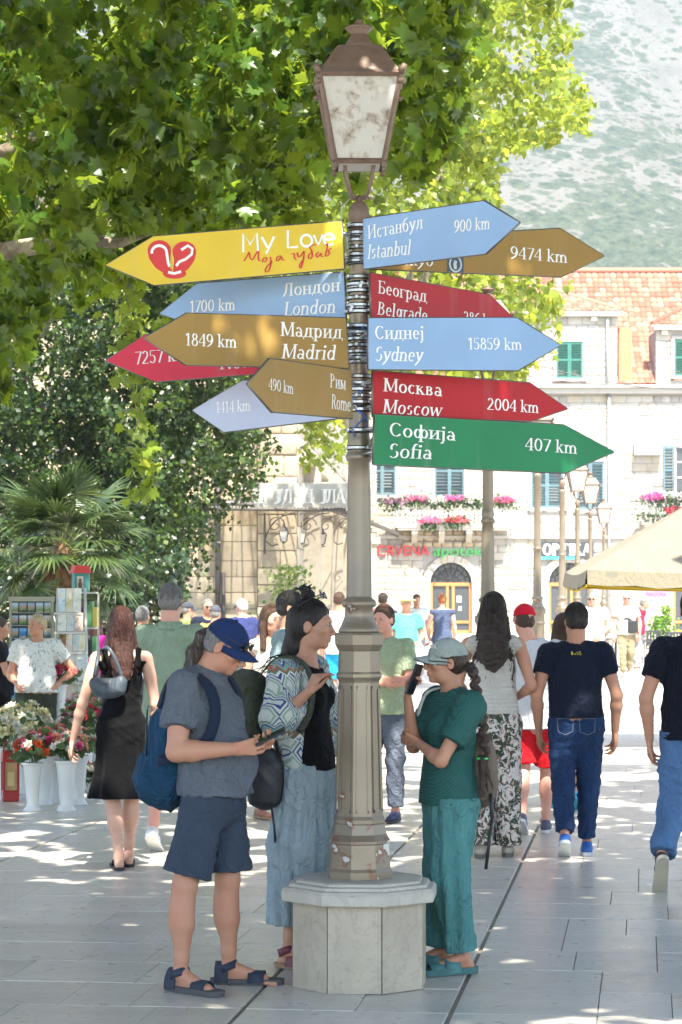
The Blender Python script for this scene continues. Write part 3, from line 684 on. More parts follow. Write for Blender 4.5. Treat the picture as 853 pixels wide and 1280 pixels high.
# ---------------------------------------------------------------- lettering: a small broad-nib book face drawn from strokes
# ops: V x y0 y1 f = thick stem, serifs f&1 foot, f&2 head, f&4 half head to the left; L x y x y .. = line; A cx cy rx ry a0 a1 = arc; Q = curve; D x y = dot; B x0 x1 y = thin bar; T = thin line
GL = {
'0': (.58, 'A .29 .5 .23 .49 0 360'), '1': (.44, 'V .24 0 1 1;L .06 .82 .24 .99'), '2': (.54, 'A .25 .74 .19 .25 165 -25;Q .425 .64 .32 .42 .05 .03;B .03 .50 .03'),
'3': (.5, 'A .22 .76 .17 .22 160 -90;A .22 .28 .20 .27 90 -160'), '4': (.56, 'V .40 0 1 1;T .38 1 .03 .30;B .02 .54 .29'), '5': (.5, 'B .09 .45 .97;T .09 .97 .08 .56;A .22 .32 .21 .31 110 -150'),
'6': (.54, 'A .28 .31 .21 .31 0 360;Q .07 .34 .07 .84 .46 1'), '7': (.5, 'B .03 .48 .96;L .47 .97 .18 0'), '8': (.54, 'A .27 .76 .17 .23 0 360;A .27 .27 .21 .27 0 360'), '9': (.54, 'A .26 .69 .21 .31 0 360;Q .47 .66 .47 .16 .08 0'),
'k': (.56, 'V .13 0 1.05 5;T .42 .64 .15 .30;L .24 .38 .46 0;B .34 .56 .015;B .30 .50 .655'), 'm': (.88, 'V .12 0 .66 5;V .42 0 .5 1;V .72 0 .5 1;A .27 .46 .15 .20 170 0;A .57 .46 .15 .20 170 0'),
'I': (.34, 'V .17 0 1 3'), 's': (.42, 'A .21 .50 .14 .16 40 230;A .20 .17 .15 .17 60 -140'), 't': (.36, 'V .15 .1 .86 0;B .02 .32 .65;A .26 .12 .11 .13 180 300'),
'a': (.50, 'V .38 .0 .45 0;A .23 .46 .15 .20 150 0;A .21 .18 .15 .18 30 330;T .38 .05 .48 .0'), 'n': (.58, 'V .12 0 .66 5;V .44 0 .48 1;A .28 .46 .16 .20 170 0'), 'b': (.54, 'V .12 .0 1.05 4;A .28 .33 .19 .33 150 -150'),
'u': (.58, 'V .12 .18 .66 4;V .44 0 .66 4;A .28 .19 .16 .19 180 350;B .40 .54 .015'), 'l': (.30, 'V .13 0 1.05 5'), 'B': (.62, 'V .14 0 1 3;A .26 .76 .20 .23 90 -90;A .26 .27 .26 .27 90 -90;B .14 .27 .97;B .14 .27 .53;B .14 .27 .02'),
'e': (.50, 'A .25 .33 .19 .33 0 315;B .07 .43 .36'), 'g': (.54, 'A .24 .36 .17 .30 0 360;V .42 -.1 .66 0;A .24 -.10 .18 .20 0 -160'), 'r': (.42, 'V .13 0 .66 5;A .30 .48 .15 .17 160 50'), 'd': (.56, 'V .42 0 1.05 4;A .25 .33 .19 .33 30 330;B .40 .54 .015'),
'S': (.54, 'A .27 .75 .19 .25 35 225;A .26 .26 .22 .27 55 -145'), 'y': (.54, 'L .10 .66 .28 .06;Q .47 .66 .3 -.05 .04 -.28;B .0 .2 .65;B .36 .54 .65'), 'M': (.88, 'V .14 0 1 3;L .16 1 .44 .06;T .44 .06 .72 1;V .74 0 1 3'),
'o': (.54, 'A .27 .33 .21 .33 0 360'), 'c': (.46, 'A .25 .33 .19 .33 45 315'), 'w': (.76, 'L .06 .66 .22 .02;T .22 .02 .38 .6;L .38 .66 .54 .02;T .54 .02 .70 .66;B -.02 .15 .65;B .62 .78 .65'), 'f': (.34, 'V .14 0 .85 1;A .27 .86 .13 .18 180 50;B .02 .32 .65'),
'i': (.28, 'V .13 0 .66 5;D .13 .90'), 'R': (.64, 'V .14 0 1 3;A .26 .75 .21 .24 90 -90;B .14 .27 .97;B .14 .28 .51;L .30 .5 .56 0;B .48 .66 .015'), 'N': (.78, 'V .15 0 1 3;L .15 1 .62 0;V .62 0 1 2'), 'L': (.54, 'V .14 0 1 3;B .14 .50 .02;T .50 .0 .52 .22'),
'Y': (.66, 'L .08 1 .33 .48;T .58 1 .33 .48;V .33 0 .5 1;B -.02 .2 .985;B .46 .68 .985'), 'v': (.54, 'L .08 .66 .27 .02;T .27 .02 .46 .66;B 0 .18 .65;B .38 .54 .65'),
'И': (.78, 'V .15 0 1 3;T .15 .05 .62 .95;V .62 0 1 3'), 'с': (.46, 'A .25 .33 .19 .33 45 315'), 'т': (.54, 'V .27 0 .66 1;B .05 .49 .64;T .05 .64 .05 .50;T .49 .64 .49 .50'), 'а': (.50, 'V .38 .0 .45 0;A .23 .46 .15 .20 150 0;A .21 .18 .15 .18 30 330;T .38 .05 .48 .0'),
'н': (.60, 'V .13 0 .66 3;V .46 0 .66 3;B .13 .46 .34'), 'б': (.54, 'A .27 .31 .21 .31 0 360;Q .07 .34 .05 .86 .44 1.0'), 'у': (.54, 'L .10 .66 .28 .06;Q .47 .66 .3 -.05 .04 -.28;B .0 .2 .65;B .36 .54 .65'), 'л': (.58, 'V .45 0 .66 3;T .2 .64 .45 .64;Q .22 .64 .2 .02 .03 .02'),
'Б': (.60, 'V .14 0 1 3;B .14 .50 .98;T .5 1 .5 .80;A .26 .28 .26 .28 90 -90;B .14 .27 .55;B .14 .27 .02'), 'е': (.50, 'A .25 .33 .19 .33 0 315;B .07 .43 .36'), 'о': (.54, 'A .27 .33 .21 .33 0 360'), 'г': (.46, 'V .13 0 .66 3;B .13 .42 .64;T .42 .64 .42 .48'), 'р': (.56, 'V .13 -.28 .66 5;A .29 .33 .19 .33 150 -150'),
'д': (.62, 'V .44 .03 .66 2;T .2 .64 .44 .64;Q .21 .64 .20 .15 .10 .02;B .02 .60 .02;T .03 .02 .03 -.16;T .59 .02 .59 -.16'), 'С': (.66, 'A .36 .5 .29 .49 40 320'), 'и': (.60, 'V .13 0 .66 3;T .13 .04 .46 .62;V .46 0 .66 3'), 'ј': (.28, 'V .15 -.12 .66 4;A .02 -.14 .13 .14 0 -100;D .15 .90'),
'М': (.88, 'V .14 0 1 3;L .16 1 .44 .06;T .44 .06 .72 1;V .74 0 1 3'), 'к': (.56, 'V .13 0 .66 3;T .42 .62 .15 .30;L .24 .38 .46 0;B .34 .56 .015'), 'в': (.52, 'V .13 0 .66 0;A .25 .50 .14 .15 90 -90;A .25 .18 .18 .18 90 -90;B .04 .27 .64;B .13 .27 .36;B .04 .27 .02'), 'ф': (.76, 'V .38 -.28 1.0 1;A .22 .33 .17 .32 0 360;A .54 .33 .17 .32 0 360'),
'Л': (.72, 'V .56 0 1 3;T .24 .98 .56 .98;Q .27 .98 .26 .05 .04 .03'), 'Р': (.60, 'V .14 0 1 3;A .26 .75 .23 .24 90 -90;B .14 .27 .97;B .14 .28 .51'), 'м': (.70, 'V .12 0 .66 3;L .13 .64 .34 .06;T .34 .06 .55 .64;V .56 0 .66 3'), 'Ц': (.7, 'V .14 0 1 2;V .52 0 1 2;B .05 .66 .02;T .65 .02 .65 -.18'), 'Ј': (.4, 'V .24 .1 1 2;A .10 .1 .14 .14 0 -120'), 'А': (.7, 'T .08 0 .34 1;L .34 1 .58 0;B .16 .5 .34;B 0 .2 .02;B .46 .7 .02'),
' ': (.30, '')}
for c_, d_ in (('O', '0'),): GL[c_] = (.72, 'A .36 .5 .30 .50 0 360')
GL['P'] = GL['Р']; GL['T'] = (.62, 'V .31 0 1 1;B .04 .58 .97;T .04 .97 .04 .82;T .58 .97 .58 .82'); GL['K'] = (.68, 'V .14 0 1 3;T .56 .98 .16 .45;L .28 .56 .58 0;B .46 .68 .015'); GL['A'] = GL['А']
def stroke_poly(pts, wf):
    """polyline -> left and right rims; wf(dx, dy) gives the width for a direction"""
    n = len(pts); L = []; R = []
    for i in range(n):
        a = pts[max(i-1, 0)]; b = pts[min(i+1, n-1)]; dx, dy = b[0]-a[0], b[1]-a[1]
        if i == 0 and n > 3 and abs(pts[0][0]-pts[-1][0])+abs(pts[0][1]-pts[-1][1]) < 1e-6: dx, dy = pts[1][0]-pts[-2][0], pts[1][1]-pts[-2][1]
        if i == n-1 and n > 3 and abs(pts[0][0]-pts[-1][0])+abs(pts[0][1]-pts[-1][1]) < 1e-6: dx, dy = pts[1][0]-pts[-2][0], pts[1][1]-pts[-2][1]
        l = math.hypot(dx, dy)+1e-9; dx /= l; dy /= l; w_ = wf(dx, dy)/2
        L.append((pts[i][0]-dy*w_, pts[i][1]+dx*w_)); R.append((pts[i][0]+dy*w_, pts[i][1]-dx*w_))
    return L, R
def glyph_strokes(ch, bold=1.0):
    TH, TN = .112*bold, .045*bold; out = []
    def add(pts, wf): out.append(stroke_poly(pts, wf))
    nib = lambda dx, dy: TN+(TH-TN)*min(1, abs(dy*.97+dx*.25))**1.4
    bar = lambda dx, dy: TN*1.05
    for op in GL[ch][1].split(';'):
        if not op: continue
        k, *a = op.split(); a = [float(x) for x in a]
        if k == 'V':
            x, y0, y1, f = a; f = int(f); add([(x, y0), (x, y1)], lambda dx, dy: TH)
            if f & 1: add([(x-.13, y0+.02), (x+.13, y0+.02)], bar)
            if f & 2: add([(x-.13, y1-.02), (x+.13, y1-.02)], bar)
            if f & 4: add([(x-.15, y1-.05), (x+.03, y1-.015)], bar)
        elif k == 'L': add([(a[i], a[i+1]) for i in range(0, len(a), 2)], lambda dx, dy: TH)
        elif k == 'T': add([(a[i], a[i+1]) for i in range(0, len(a), 2)], lambda dx, dy: TN*1.1)
        elif k == 'B': add([(a[0], a[2]), (a[1], a[2])], bar)
        elif k == 'A':
            cx, cy, rx, ry, a0, a1 = a; rx -= TH*.28; ry -= TN*.3; n = max(6, int(abs(a1-a0)/18))
            add([(cx+rx*cos(R_(a0+(a1-a0)*i/n)), cy+ry*sin(R_(a0+(a1-a0)*i/n))) for i in range(n+1)], nib)
        elif k == 'Q':
            x0, y0, x1, y1, x2, y2 = a; add([((1-t)**2*x0+2*t*(1-t)*x1+t*t*x2, (1-t)**2*y0+2*t*(1-t)*y1+t*t*y2) for t in [i/8 for i in range(9)]], nib)
        elif k == 'D': add([(a[0]-.075*bold, a[1]), (a[0]+.075*bold, a[1])], lambda dx, dy: .15*bold)
    return out
class Lettering:
    """flat print lying in the plane o + u*U + v*V, a hair above it along N"""
    def __init__(s, O, U, V, N): s.O, s.U, s.V, s.N = O, U, V, N; s.v = []; s.f = []; s.k = 0
    def strip(s, L, R):
        s.k += 1; e = .0011+.00012*(s.k % 9); o = len(s.v)
        for l, r in zip(L, R):
            for p in (l, r): s.v.append(s.O+s.U*p[0]+s.V*p[1]+s.N*e)
        s.f += [(o+2*i, o+2*i+1, o+2*i+3, o+2*i+2) for i in range(len(L)-1)]
    def text(s, txt, x0, y0, x1, y1, cap, slant=0, bold=1.0):
        """from (x0,y0) to (x1,y1) on the base line, capital height cap (plane units); clipped letters stay in"""
        W = sum(GL[c][0] for c in txt); L = math.hypot(x1-x0, y1-y0); sx = L/W; ux, uy = (x1-x0)/L, (y1-y0)/L; x = 0
        for c in txt:
            for Lp, Rp in glyph_strokes(c, bold):
                tf = lambda p: (x0+ux*((p[0]+x+slant*p[1]*cap/sx)*sx)-uy*p[1]*cap, y0+uy*((p[0]+x+slant*p[1])*sx)+ux*p[1]*cap)
                s.strip([tf(p) for p in Lp], [tf(p) for p in Rp])
            x += GL[c][0]
    def line(s, pts, w_, wf=None):
        L, R = stroke_poly(pts, wf or (lambda dx, dy: w_)); s.strip(L, R)
    def clip(s, fn):
        s.f = [f for f in s.f if all(fn(s.v[i]) for i in f)]
    def build(s, name, mat, parent):
        me = bpy.data.meshes.new(name); me.from_pydata([tuple(v) for v in s.v], [], s.f); me.update(); return link(name, me, parent, mat)
# ---------------------------------------------------------------- leaves, trees
def leafmat(key, c1, c2, tr, rough=.38, tm=.45):
    if key in _M: return _M[key]
    t = NT(key); g = t.n('NewGeometry'); rnd = g.outputs['Random Per Island']
    c = t.ramp(rnd, [(0, sc_(c1, .7)), (.35, c1), (.65, c2), (.88, sc_(c2, 1.3)), (1, (c2[0]*2.3, c2[1]*1.7, c2[2]))]); n = t.noise(.8, 3, t.co()); c = t.mix(t.math('MULTIPLY', n, .25), c, sc_(c1, .8))
    t.base(c); t.set(rough, 0, .5); tl = t.n('BsdfTranslucent'); tl.inputs[0].default_value = (*tr, 1); t.l(t.mix(.5, c, tr), tl.inputs[0])
    mx = t.n('MixShader', i_0=tm); t.l(t.b.outputs[0], mx.inputs[1]); t.l(tl.outputs[0], mx.inputs[2]); t.l(mx.outputs[0], t.o.inputs[0]); _M[key] = t.m; return t.m
def barkmat(key='bark', c=(.15, .115, .085), c2=(.32, .28, .20)):
    if key in _M: return _M[key]
    t = NT(key); v = t.co(); n = t.noise(6, 5, v, .6); t.base(t.ramp(n, [(.4, c), (.6, c2)])); t.set(.9, 0, .2); t.bump(t.noise(18, 5, v), .6, .03); _M[key] = t.m; return t.m
h_ = [(0, 0), (.20, -.10), (.50, .02), (.36, .18), (.64, .44), (.33, .46), (.30, .68), (.12, .66), (0, 1.02)]
PLANE = [(x, y) for x, y in h_]+[(-x, y) for x, y in h_[-2:0:-1]]
SIMPLE = [(0, 0), (.42, .15), (.34, .5), (.10, .62), (0, 1), (-.14, .60), (-.40, .45), (-.36, .12)]
OVAL = [(0, 0), (.36, .35), (.28, .75), (0, 1), (-.28, .75), (-.36, .35)]
def leaf_tmpl(o):
    c = (0, .38); V = [(c[0], c[1], .0)]+[(x, y, -.45*(x*x+(y-.38)**2)+.16*abs(x)) for x, y in o]; n = len(o)
    return np.array(V), np.array([(0, 1+i, 1+(i+1) % n) for i in range(n)])
LT = {'plane': leaf_tmpl(PLANE), 'simple': leaf_tmpl(SIMPLE), 'oval': leaf_tmpl(OVAL), 'kite': (np.array([(0, 0, 0), (.40, .22, -.05), (.26, .62, -.10), (0, 1, -.16), (-.30, .58, -.10), (-.38, .24, -.05)]), np.array([(0, 1, 2), (0, 2, 3), (0, 3, 4), (0, 4, 5)])), 'quad': (np.array([(0, 0, 0), (.4, .45, -.04), (0, 1, 0), (-.4, .5, -.04)]), np.array([(0, 1, 2), (0, 2, 3)]))}
def leaf_frames(P0, rng, down=.7, upn=.6, out=None):
    n = len(P0); t = rng.normal(size=(n, 3))*.75; t[:, 2] -= down
    if out is not None: t += out
    t /= np.linalg.norm(t, axis=1, keepdims=True); nn = rng.normal(size=(n, 3))*.6; nn[:, 2] += upn; nn[:, 1] -= .25
    nn -= t*(nn*t).sum(1, keepdims=True); nn /= np.linalg.norm(nn, axis=1, keepdims=True); s_ = np.cross(t, nn)
    return s_, t, nn
def leaves(name, pts, size, kind, mat, parent, rng, down=.7, upn=.6, parts=0, eye=None, stuff=True):
    """one mesh of leaves, the largest in view as objects of their own"""
    pts = np.asarray(pts); V0, F0 = LT[kind]; sz = size*rng.uniform(.65, 1.2, len(pts)); s_, t, nn = leaf_frames(pts, rng, down, upn)
    if parts:
        vis = (np.abs(pts[:, 0]/pts[:, 1]) < .139) & ((pts[:, 2]-CAM_H)/pts[:, 1] < .244); sc = np.where(vis, sz/pts[:, 1], 0); top = np.argsort(-sc)[:parts*3]; top = rng.choice(top, min(parts, len(top)), replace=False)
        me = npmesh('leaf', V0, F0, False, mat)
        for i in top:
            o = bpy.data.objects.new('leaf', me); C.objects.link(o); o.parent = parent
            o.matrix_basis = Matrix([[float(s_[i][r]*sz[i]), float(t[i][r]*sz[i]), float(nn[i][r]*sz[i]), float(pts[i][r])] for r in range(3)]+[[0, 0, 0, 1]])
        keep = np.ones(len(pts), bool); keep[top] = False; pts, sz, s_, t, nn = pts[keep], sz[keep], s_[keep], t[keep], nn[keep]
    V = pts[:, None, :]+sz[:, None, None]*(V0[None, :, 0, None]*s_[:, None]+V0[None, :, 1, None]*t[:, None]+V0[None, :, 2, None]*nn[:, None])
    F = F0[None]+(np.arange(len(pts))*len(V0))[:, None, None]
    o = link(name, npmesh(name, V.reshape(-1, 3), F.reshape(-1, 3), False, mat), parent)
    if stuff: o['kind'] = 'stuff'
    return o
def sprays(centres, n, rng, r=(.5, .5, .35), droop=.5, twig=5):
    """leaves gathered on drooping twigs round each centre"""
    out = []
    for c in centres:
        for k in range(twig):
            a = rng.uniform(0, 2*pi); L = rng.uniform(.4, 1); m = max(2, n//twig); u = np.sqrt(rng.uniform(0, 1, m))*L
            p = np.stack([c[0]+cos(a)*u*r[0], c[1]+sin(a)*u*r[1], c[2]+rng.normal()*r[2]*.45-droop*u**2*r[2]], 1)+rng.normal(size=(m, 3))*np.array(r)*.13; out.append(p)
    return np.concatenate(out)
def limb(m, a, b, r0, r1, n=6, wob=.15, rng=RNG, sides=8):
    a = np.array(a, float); b = np.array(b, float); L = np.linalg.norm(b-a); pts = [a+(b-a)*i/n+(rng.normal(size=3)*wob*L/n if 0 < i < n else 0) for i in range(n+1)]
    m.tube(pts, [r0+(r1-r0)*i/n for i in range(n+1)], sides); return pts
def build_trees():
    rng = np.random.default_rng(5)
    # ---- the near plane tree, leaning in from the left, its crown over the square
    t1 = empty('plane_tree', (-7.5, 21, 0), 0, 'large plane tree spreading its dark green boughs from the left over the square', 'tree')
    off = np.array((-7.5, 21, 0))
    m = MB(); limb(m, (0, 0, -.1), (.4, -.3, 6.2), .55, .36, 7, .10, rng, 14)
    br = [((.4, -.3, 5.6), (4.0, -1.5, 8.6), .24, .10), ((.4, -.3, 6), (6.5, 2, 10.5), .22, .06), ((.4, -.3, 6), (2.5, -8, 9), .22, .08), ((.4, -.3, 6), (-1, 4, 11), .2, .06), ((.4, -.3, 6), (7.8, -7.5, 8.4), .18, .05), ((.3, -.3, 6.0), (-5, -3, 9), .2, .06)]
    for a, b, r0, r1 in br: limb(m, a, b, r0, r1, 8, .22, rng)
    bb = [P(-160, 345, 20.5), P(-40, 322, 20), P(40, 308, 19.8), P(90, 300, 19.6), P(150, 304, 19.3), P(190, 290, 19)]
    m.tube([np.array(p)-off for p in bb], [.10, .085, .075, .062, .04, .02], 9)
    m.tube([np.array(P(-60, 215, 21))-off, np.array(P(20, 185, 20.6))-off, np.array(P(70, 160, 20.4))-off, np.array(P(130, 130, 20))-off], [.08, .07, .05, .03], 8)
    m.tube([np.array(bb[0])-off, (1.2, -.4, 5.0), (.3, -.2, 3.8)], [.10, .14, .2], 9)
    m.build('trunk', barkmat(), t1)
    def edge(px): return np.interp(px, [-80, 0, 60, 130, 200, 300, 430, 470, 520, 570, 610], [520, 470, 330, 345, 318, 300, 275, 215, 190, 150, 30])
    cs = []
    while len(cs) < 310:
        px, py, d = rng.uniform(-120, 585), rng.uniform(-170, 470), rng.uniform(16.5, 26)
        if py < edge(px)-rng.uniform(0, 30) and not (px < 130 and 150 < py < 215 and d < 24 and rng.random() < .7) and not (60 < px < 440 and 240 < py < 330 and rng.random() < .35): cs.append(np.array(P(px, py, d)))
    pts = sprays(cs, 80, rng, (.42, .45, .36), 1.1, 7)
    px_ = pts[:, 0]/pts[:, 1]*FPX+426.5; py_ = 745-(pts[:, 2]-CAM_H)/pts[:, 1]*FPX
    pts = pts[py_ < np.interp(px_, [-80, 0, 60, 130, 200, 300, 430, 470, 520, 570, 610], [560, 540, 400, 370, 345, 330, 292, 250, 230, 180, 60])]
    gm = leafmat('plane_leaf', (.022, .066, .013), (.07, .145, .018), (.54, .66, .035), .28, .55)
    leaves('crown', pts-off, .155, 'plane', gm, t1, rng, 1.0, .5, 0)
    lp = pts[rng.choice(len(pts), 1500, replace=False)]; 
    # the boughs above the picture: they shade the square
    om = leafmat('plane_leaf_high', (.03, .05, .02), (.06, .09, .03), (.14, .16, .05), .34, .4)
    def over(tree, boxes, n, offs, nm='crown'):
        q = []
        for (x0, x1, y0, y1) in boxes:
            for _ in range(int((x1-x0)*(y1-y0)*n)):
                x, y = rng.uniform(x0, x1), rng.uniform(y0, y1); zmin = CAM_H+.2475*max(y, 0)+.9; z = max(zmin, 6.6)+rng.uniform(0, 2.2); 
                if HOLE(x, y, z): continue
                q.append((x, y, z))
        P_ = sprays(q, 34, rng, (1.05, 1.05, .35), .3, 6); P_ = P_[P_[:, 2] > CAM_H+.2475*np.maximum(P_[:, 1], 0)+.25]
        P_ = P_[~np.array([HOLE(*p) for p in P_])] if len(P_) else P_
        leaves(nm, P_-offs, .42, 'quad', om, tree, rng, .5, .9, 0)
    sdx, sdy, sdz = sun_dir
    holes = [(-3.3, 16.5, .9, .35), (-2.2, 17.0, .8, .3), (-1.2, 16.4, .8, .35), (-2.9, 18.2, 1.0, .5), (-.4, 18.4, 1.2, .5), (-2.0, 14.6, .3, .08), (-1.4, 13.5, .4, .08), (1.0, 13.0, .3, .07), (1.2, 10.5, .6, .12), (-.9, 15.2, .3, .08),
             (2.4, 24, 1.6, .5), (3.2, 27, 2.0, .6), (2.2, 21, 1.2, .4), (0, 23, 1.3, .5), (-3.5, 22, 1.2, .6), (4, 31, 2.5, 1.0), (0, 29, 3, 1), (.2, 32.5, 3, 1.2), (-.2, 26, 1.6, .6), (3.0, 18.3, .8, .25), (-1.5, 20.5, 1.0, .4)]
    def HOLE(x, y, z):
        gx, gy = x-sdx/sdz*z, y-sdy/sdz*z
        if gy > 34.5: return True
        for hx, hy, rx, ry in holes:
            if ((gx-hx)/rx)**2+((gy-hy)/ry)**2 < 1+.5*sin(gx*9+gy*5): return True
        return False
    over(t1, [(-12, 1.5, 3, 15.5), (-12, -3.8, 15.5, 27)], 2.2, off)
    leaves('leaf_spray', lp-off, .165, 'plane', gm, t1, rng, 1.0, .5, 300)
    t4 = empty('plane_tree', (7.5, 5, 0), 0, 'plane tree right of the picture whose high boughs shade the post', 'tree')
    m = MB(); limb(m, (0, 0, -.1), (-.3, .2, 6.5), .5, .3, 6, .1, rng, 12)
    for b in ((-5, 0, 8.5), (-4, 8, 8.6), (-4, 14, 10.5), (3, -3, 9), (0, 12, 10)): limb(m, (-.3, .2, 6), b, .2, .05, 7, .2, rng)
    m.build('trunk', barkmat(), t4); over(t4, [(1.5, 12, -1, 27), (-9, 1.5, -1, 3), (-3, 3.5, 2, 12)], 2.2, np.array((7.5, 5, 0)))
    # ---- sunlit plane tree farther back
    t2o = np.array((X(447, 50), 50, 0)); t2 = empty('plane_tree', tuple(t2o), 0, 'sunlit yellow-green plane tree behind the lantern, in front of the mountain', 'tree')
    ex = lambda y: np.interp(y, [-80, 0, 60, 130, 165, 185, 200, 270, 330, 350, 400, 440, 480, 540], [735, 728, 738, 742, 735, 660, 628, 625, 640, 715, 700, 690, 655, 640])
    cs = []
    while len(cs) < 900:
        px, py, d = rng.uniform(150, 745), rng.uniform(-90, 545), rng.uniform(42, 55)
        lo = 545 if 620 < px or px < 300 else 470
        if py > 455 and not (px > 610 or 380 < px < 440): continue
        if px < 320 and py > 430: continue
        if px < ex(py)-14: cs.append(np.array(P(px, py, d)))
    pts = sprays(cs, 64, rng, (.50, .8, .50), 1.0, 5); px_ = pts[:, 0]/pts[:, 1]*FPX+426.5; py_ = 745-(pts[:, 2]-CAM_H)/pts[:, 1]*FPX; pts = pts[px_ < ex(py_)+4+6*np.sin(py_*.4)]
    ym = leafmat('plane_leaf_sun', (.12, .175, .02), (.23, .29, .03), (.52, .56, .05), .42)  # brighter, yellower copy of the plane leaf: sunlight put into the colour
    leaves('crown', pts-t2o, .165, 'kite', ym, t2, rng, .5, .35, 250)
    m = MB(); limb(m, (0, 0, -.1), (.05, 0, 5), .19, .16, 6, .02, rng, 10)
    for px, py, d in ((600, 100, 48), (560, 250, 46), (400, 200, 50), (300, 300, 48), (620, 30, 50), (500, 20, 50)): limb(m, (.1, 0, 4.6), np.array(P(px, py, d))-t2o, .13, .025, 8, .25, rng, 6)
    m.build('trunk', barkmat('bark_plane', (.25, .21, .15), (.42, .38, .28)), t2)
    # ---- dark lime tree, middle left
    t3o = np.array((-3.9, 46, 0)); t3 = empty('lime_tree', tuple(t3o), 0, 'dark bushy lime tree behind the palm on the left', 'tree')
    cs = []; ex = lambda y: np.interp(y, [330, 450, 540, 600, 640, 680, 720, 745], [330, 335, 332, 322, 268, 262, 215, 190])
    while len(cs) < 1150:
        px, py, d = rng.uniform(-140, 330), rng.uniform(325, 748), rng.uniform(42, 49)
        if px < ex(py)-10-rng.uniform(0, 18) and not (py > 700 and px < 60 and rng.random() < .5): cs.append(np.array(P(px, py, d)))
    pts = sprays(cs, 76, rng, (.5, .55, .5), .7, 6)
    leaves('crown', pts-t3o, .115, 'quad', leafmat('lime_leaf_shaded', (.013, .032, .009), (.044, .082, .014), (.16, .25, .02), .4, .32), t3, rng, .6, .5, 0)  # leaf colour darkened to stand in for shade inside the crown
    m = MB(); limb(m, (0, 0, -.1), (.1, 0, 3.4), .26, .2, 5, .08, rng, 10)
    for px, py, d in ((250, 500, 45), (150, 400, 46), (60, 480, 45), (290, 590, 44), (0, 420, 47), (220, 640, 45)): limb(m, (.1, 0, 2.6), np.array(P(px, py, d))-t3o, .12, .02, 7, .2, rng, 6)
    m.build('trunk', barkmat('bark_dark', (.05, .04, .03), (.10, .085, .06)), t3)
    # ---- hanging spray of young leaves in front of it
    b = empty('hanging_bough', tuple(P(175, 330, 24)), 0, 'long thin hanging twig with yellow-green leaves in front of the lime tree', 'branch'); o = np.array(P(175, 330, 24)); ln = [P(150, 330, 24), P(165, 400, 24), P(162, 460, 24), P(172, 520, 24), P(182, 580, 24), P(176, 622, 24)]
    m = MB(); m.tube([np.array(p)-o for p in ln], .006, 5); ln2 = [P(255, 330, 24), P(240, 380, 24.5), P(212, 410, 24.5), P(206, 450, 24.5)]; m.tube([np.array(p)-o for p in ln2], .005, 5); m.build('twig', barkmat(), b); q = []
    for L in (ln, ln2):
        for i in range(len(L)-1):
            for k in range(34): q.append(np.array(L[i].lerp(L[i+1], rng.random()))+rng.normal(size=3)*(.09, .12, .06))
    leaves('leaf_spray', np.array(q)-o, .12, 'plane', leafmat('leaf_young', (.10, .17, .02), (.20, .28, .03), (.5, .6, .05)), b, rng, .8, .4, 0)
    # ---- ivy and scrub in the dark corner behind the stalls
    s = empty('laurel_hedge', (-5.2, 41, 0), 0, 'dark evergreen hedge behind the postcard stall', 'hedge'); n = 9000
    pts = np.stack([rng.uniform(-2.6, 2.6, n), rng.uniform(-.7, .7, n), rng.uniform(.1, 2.6, n)], 1); leaves('foliage', pts, .12, 'oval', leafmat('laurel', (.012, .030, .010), (.03, .055, .014), (.05, .09, .01), .35, .2), s, rng, .2, .4); m = MB(); [m.tube([(x, 0, 0), (x+.1, .1, 2)], [.05, .02], 6) for x in (-2, -1, 0, 1, 2)]; m.build('stem', barkmat('bark_dark'), s)
    s = empty('shrub', tuple(G(362, 770)*.0+Vector((X(362, 58), 58, 0))), 0, 'small pale green shrub against the stone wall', 'shrub'); n = 900
    pts = np.stack([rng.normal(0, .30, n), rng.normal(0, .3, n), rng.uniform(.3, 2.55, n)], 1); pts[:, 0] *= 1.2-np.abs(pts[:, 2]-1.5)*.4; leaves('foliage', pts, .11, 'oval', leafmat('shrub_leaf', (.12, .19, .04), (.22, .29, .07), (.3, .4, .06)), s, rng, .1, .4); m = MB(); [m.tube([(0, 0, 0), (rng.normal()*.3, rng.normal()*.3, 2.2)], [.02, .006], 5) for _ in range(7)]; m.build('stem', barkmat(), s)
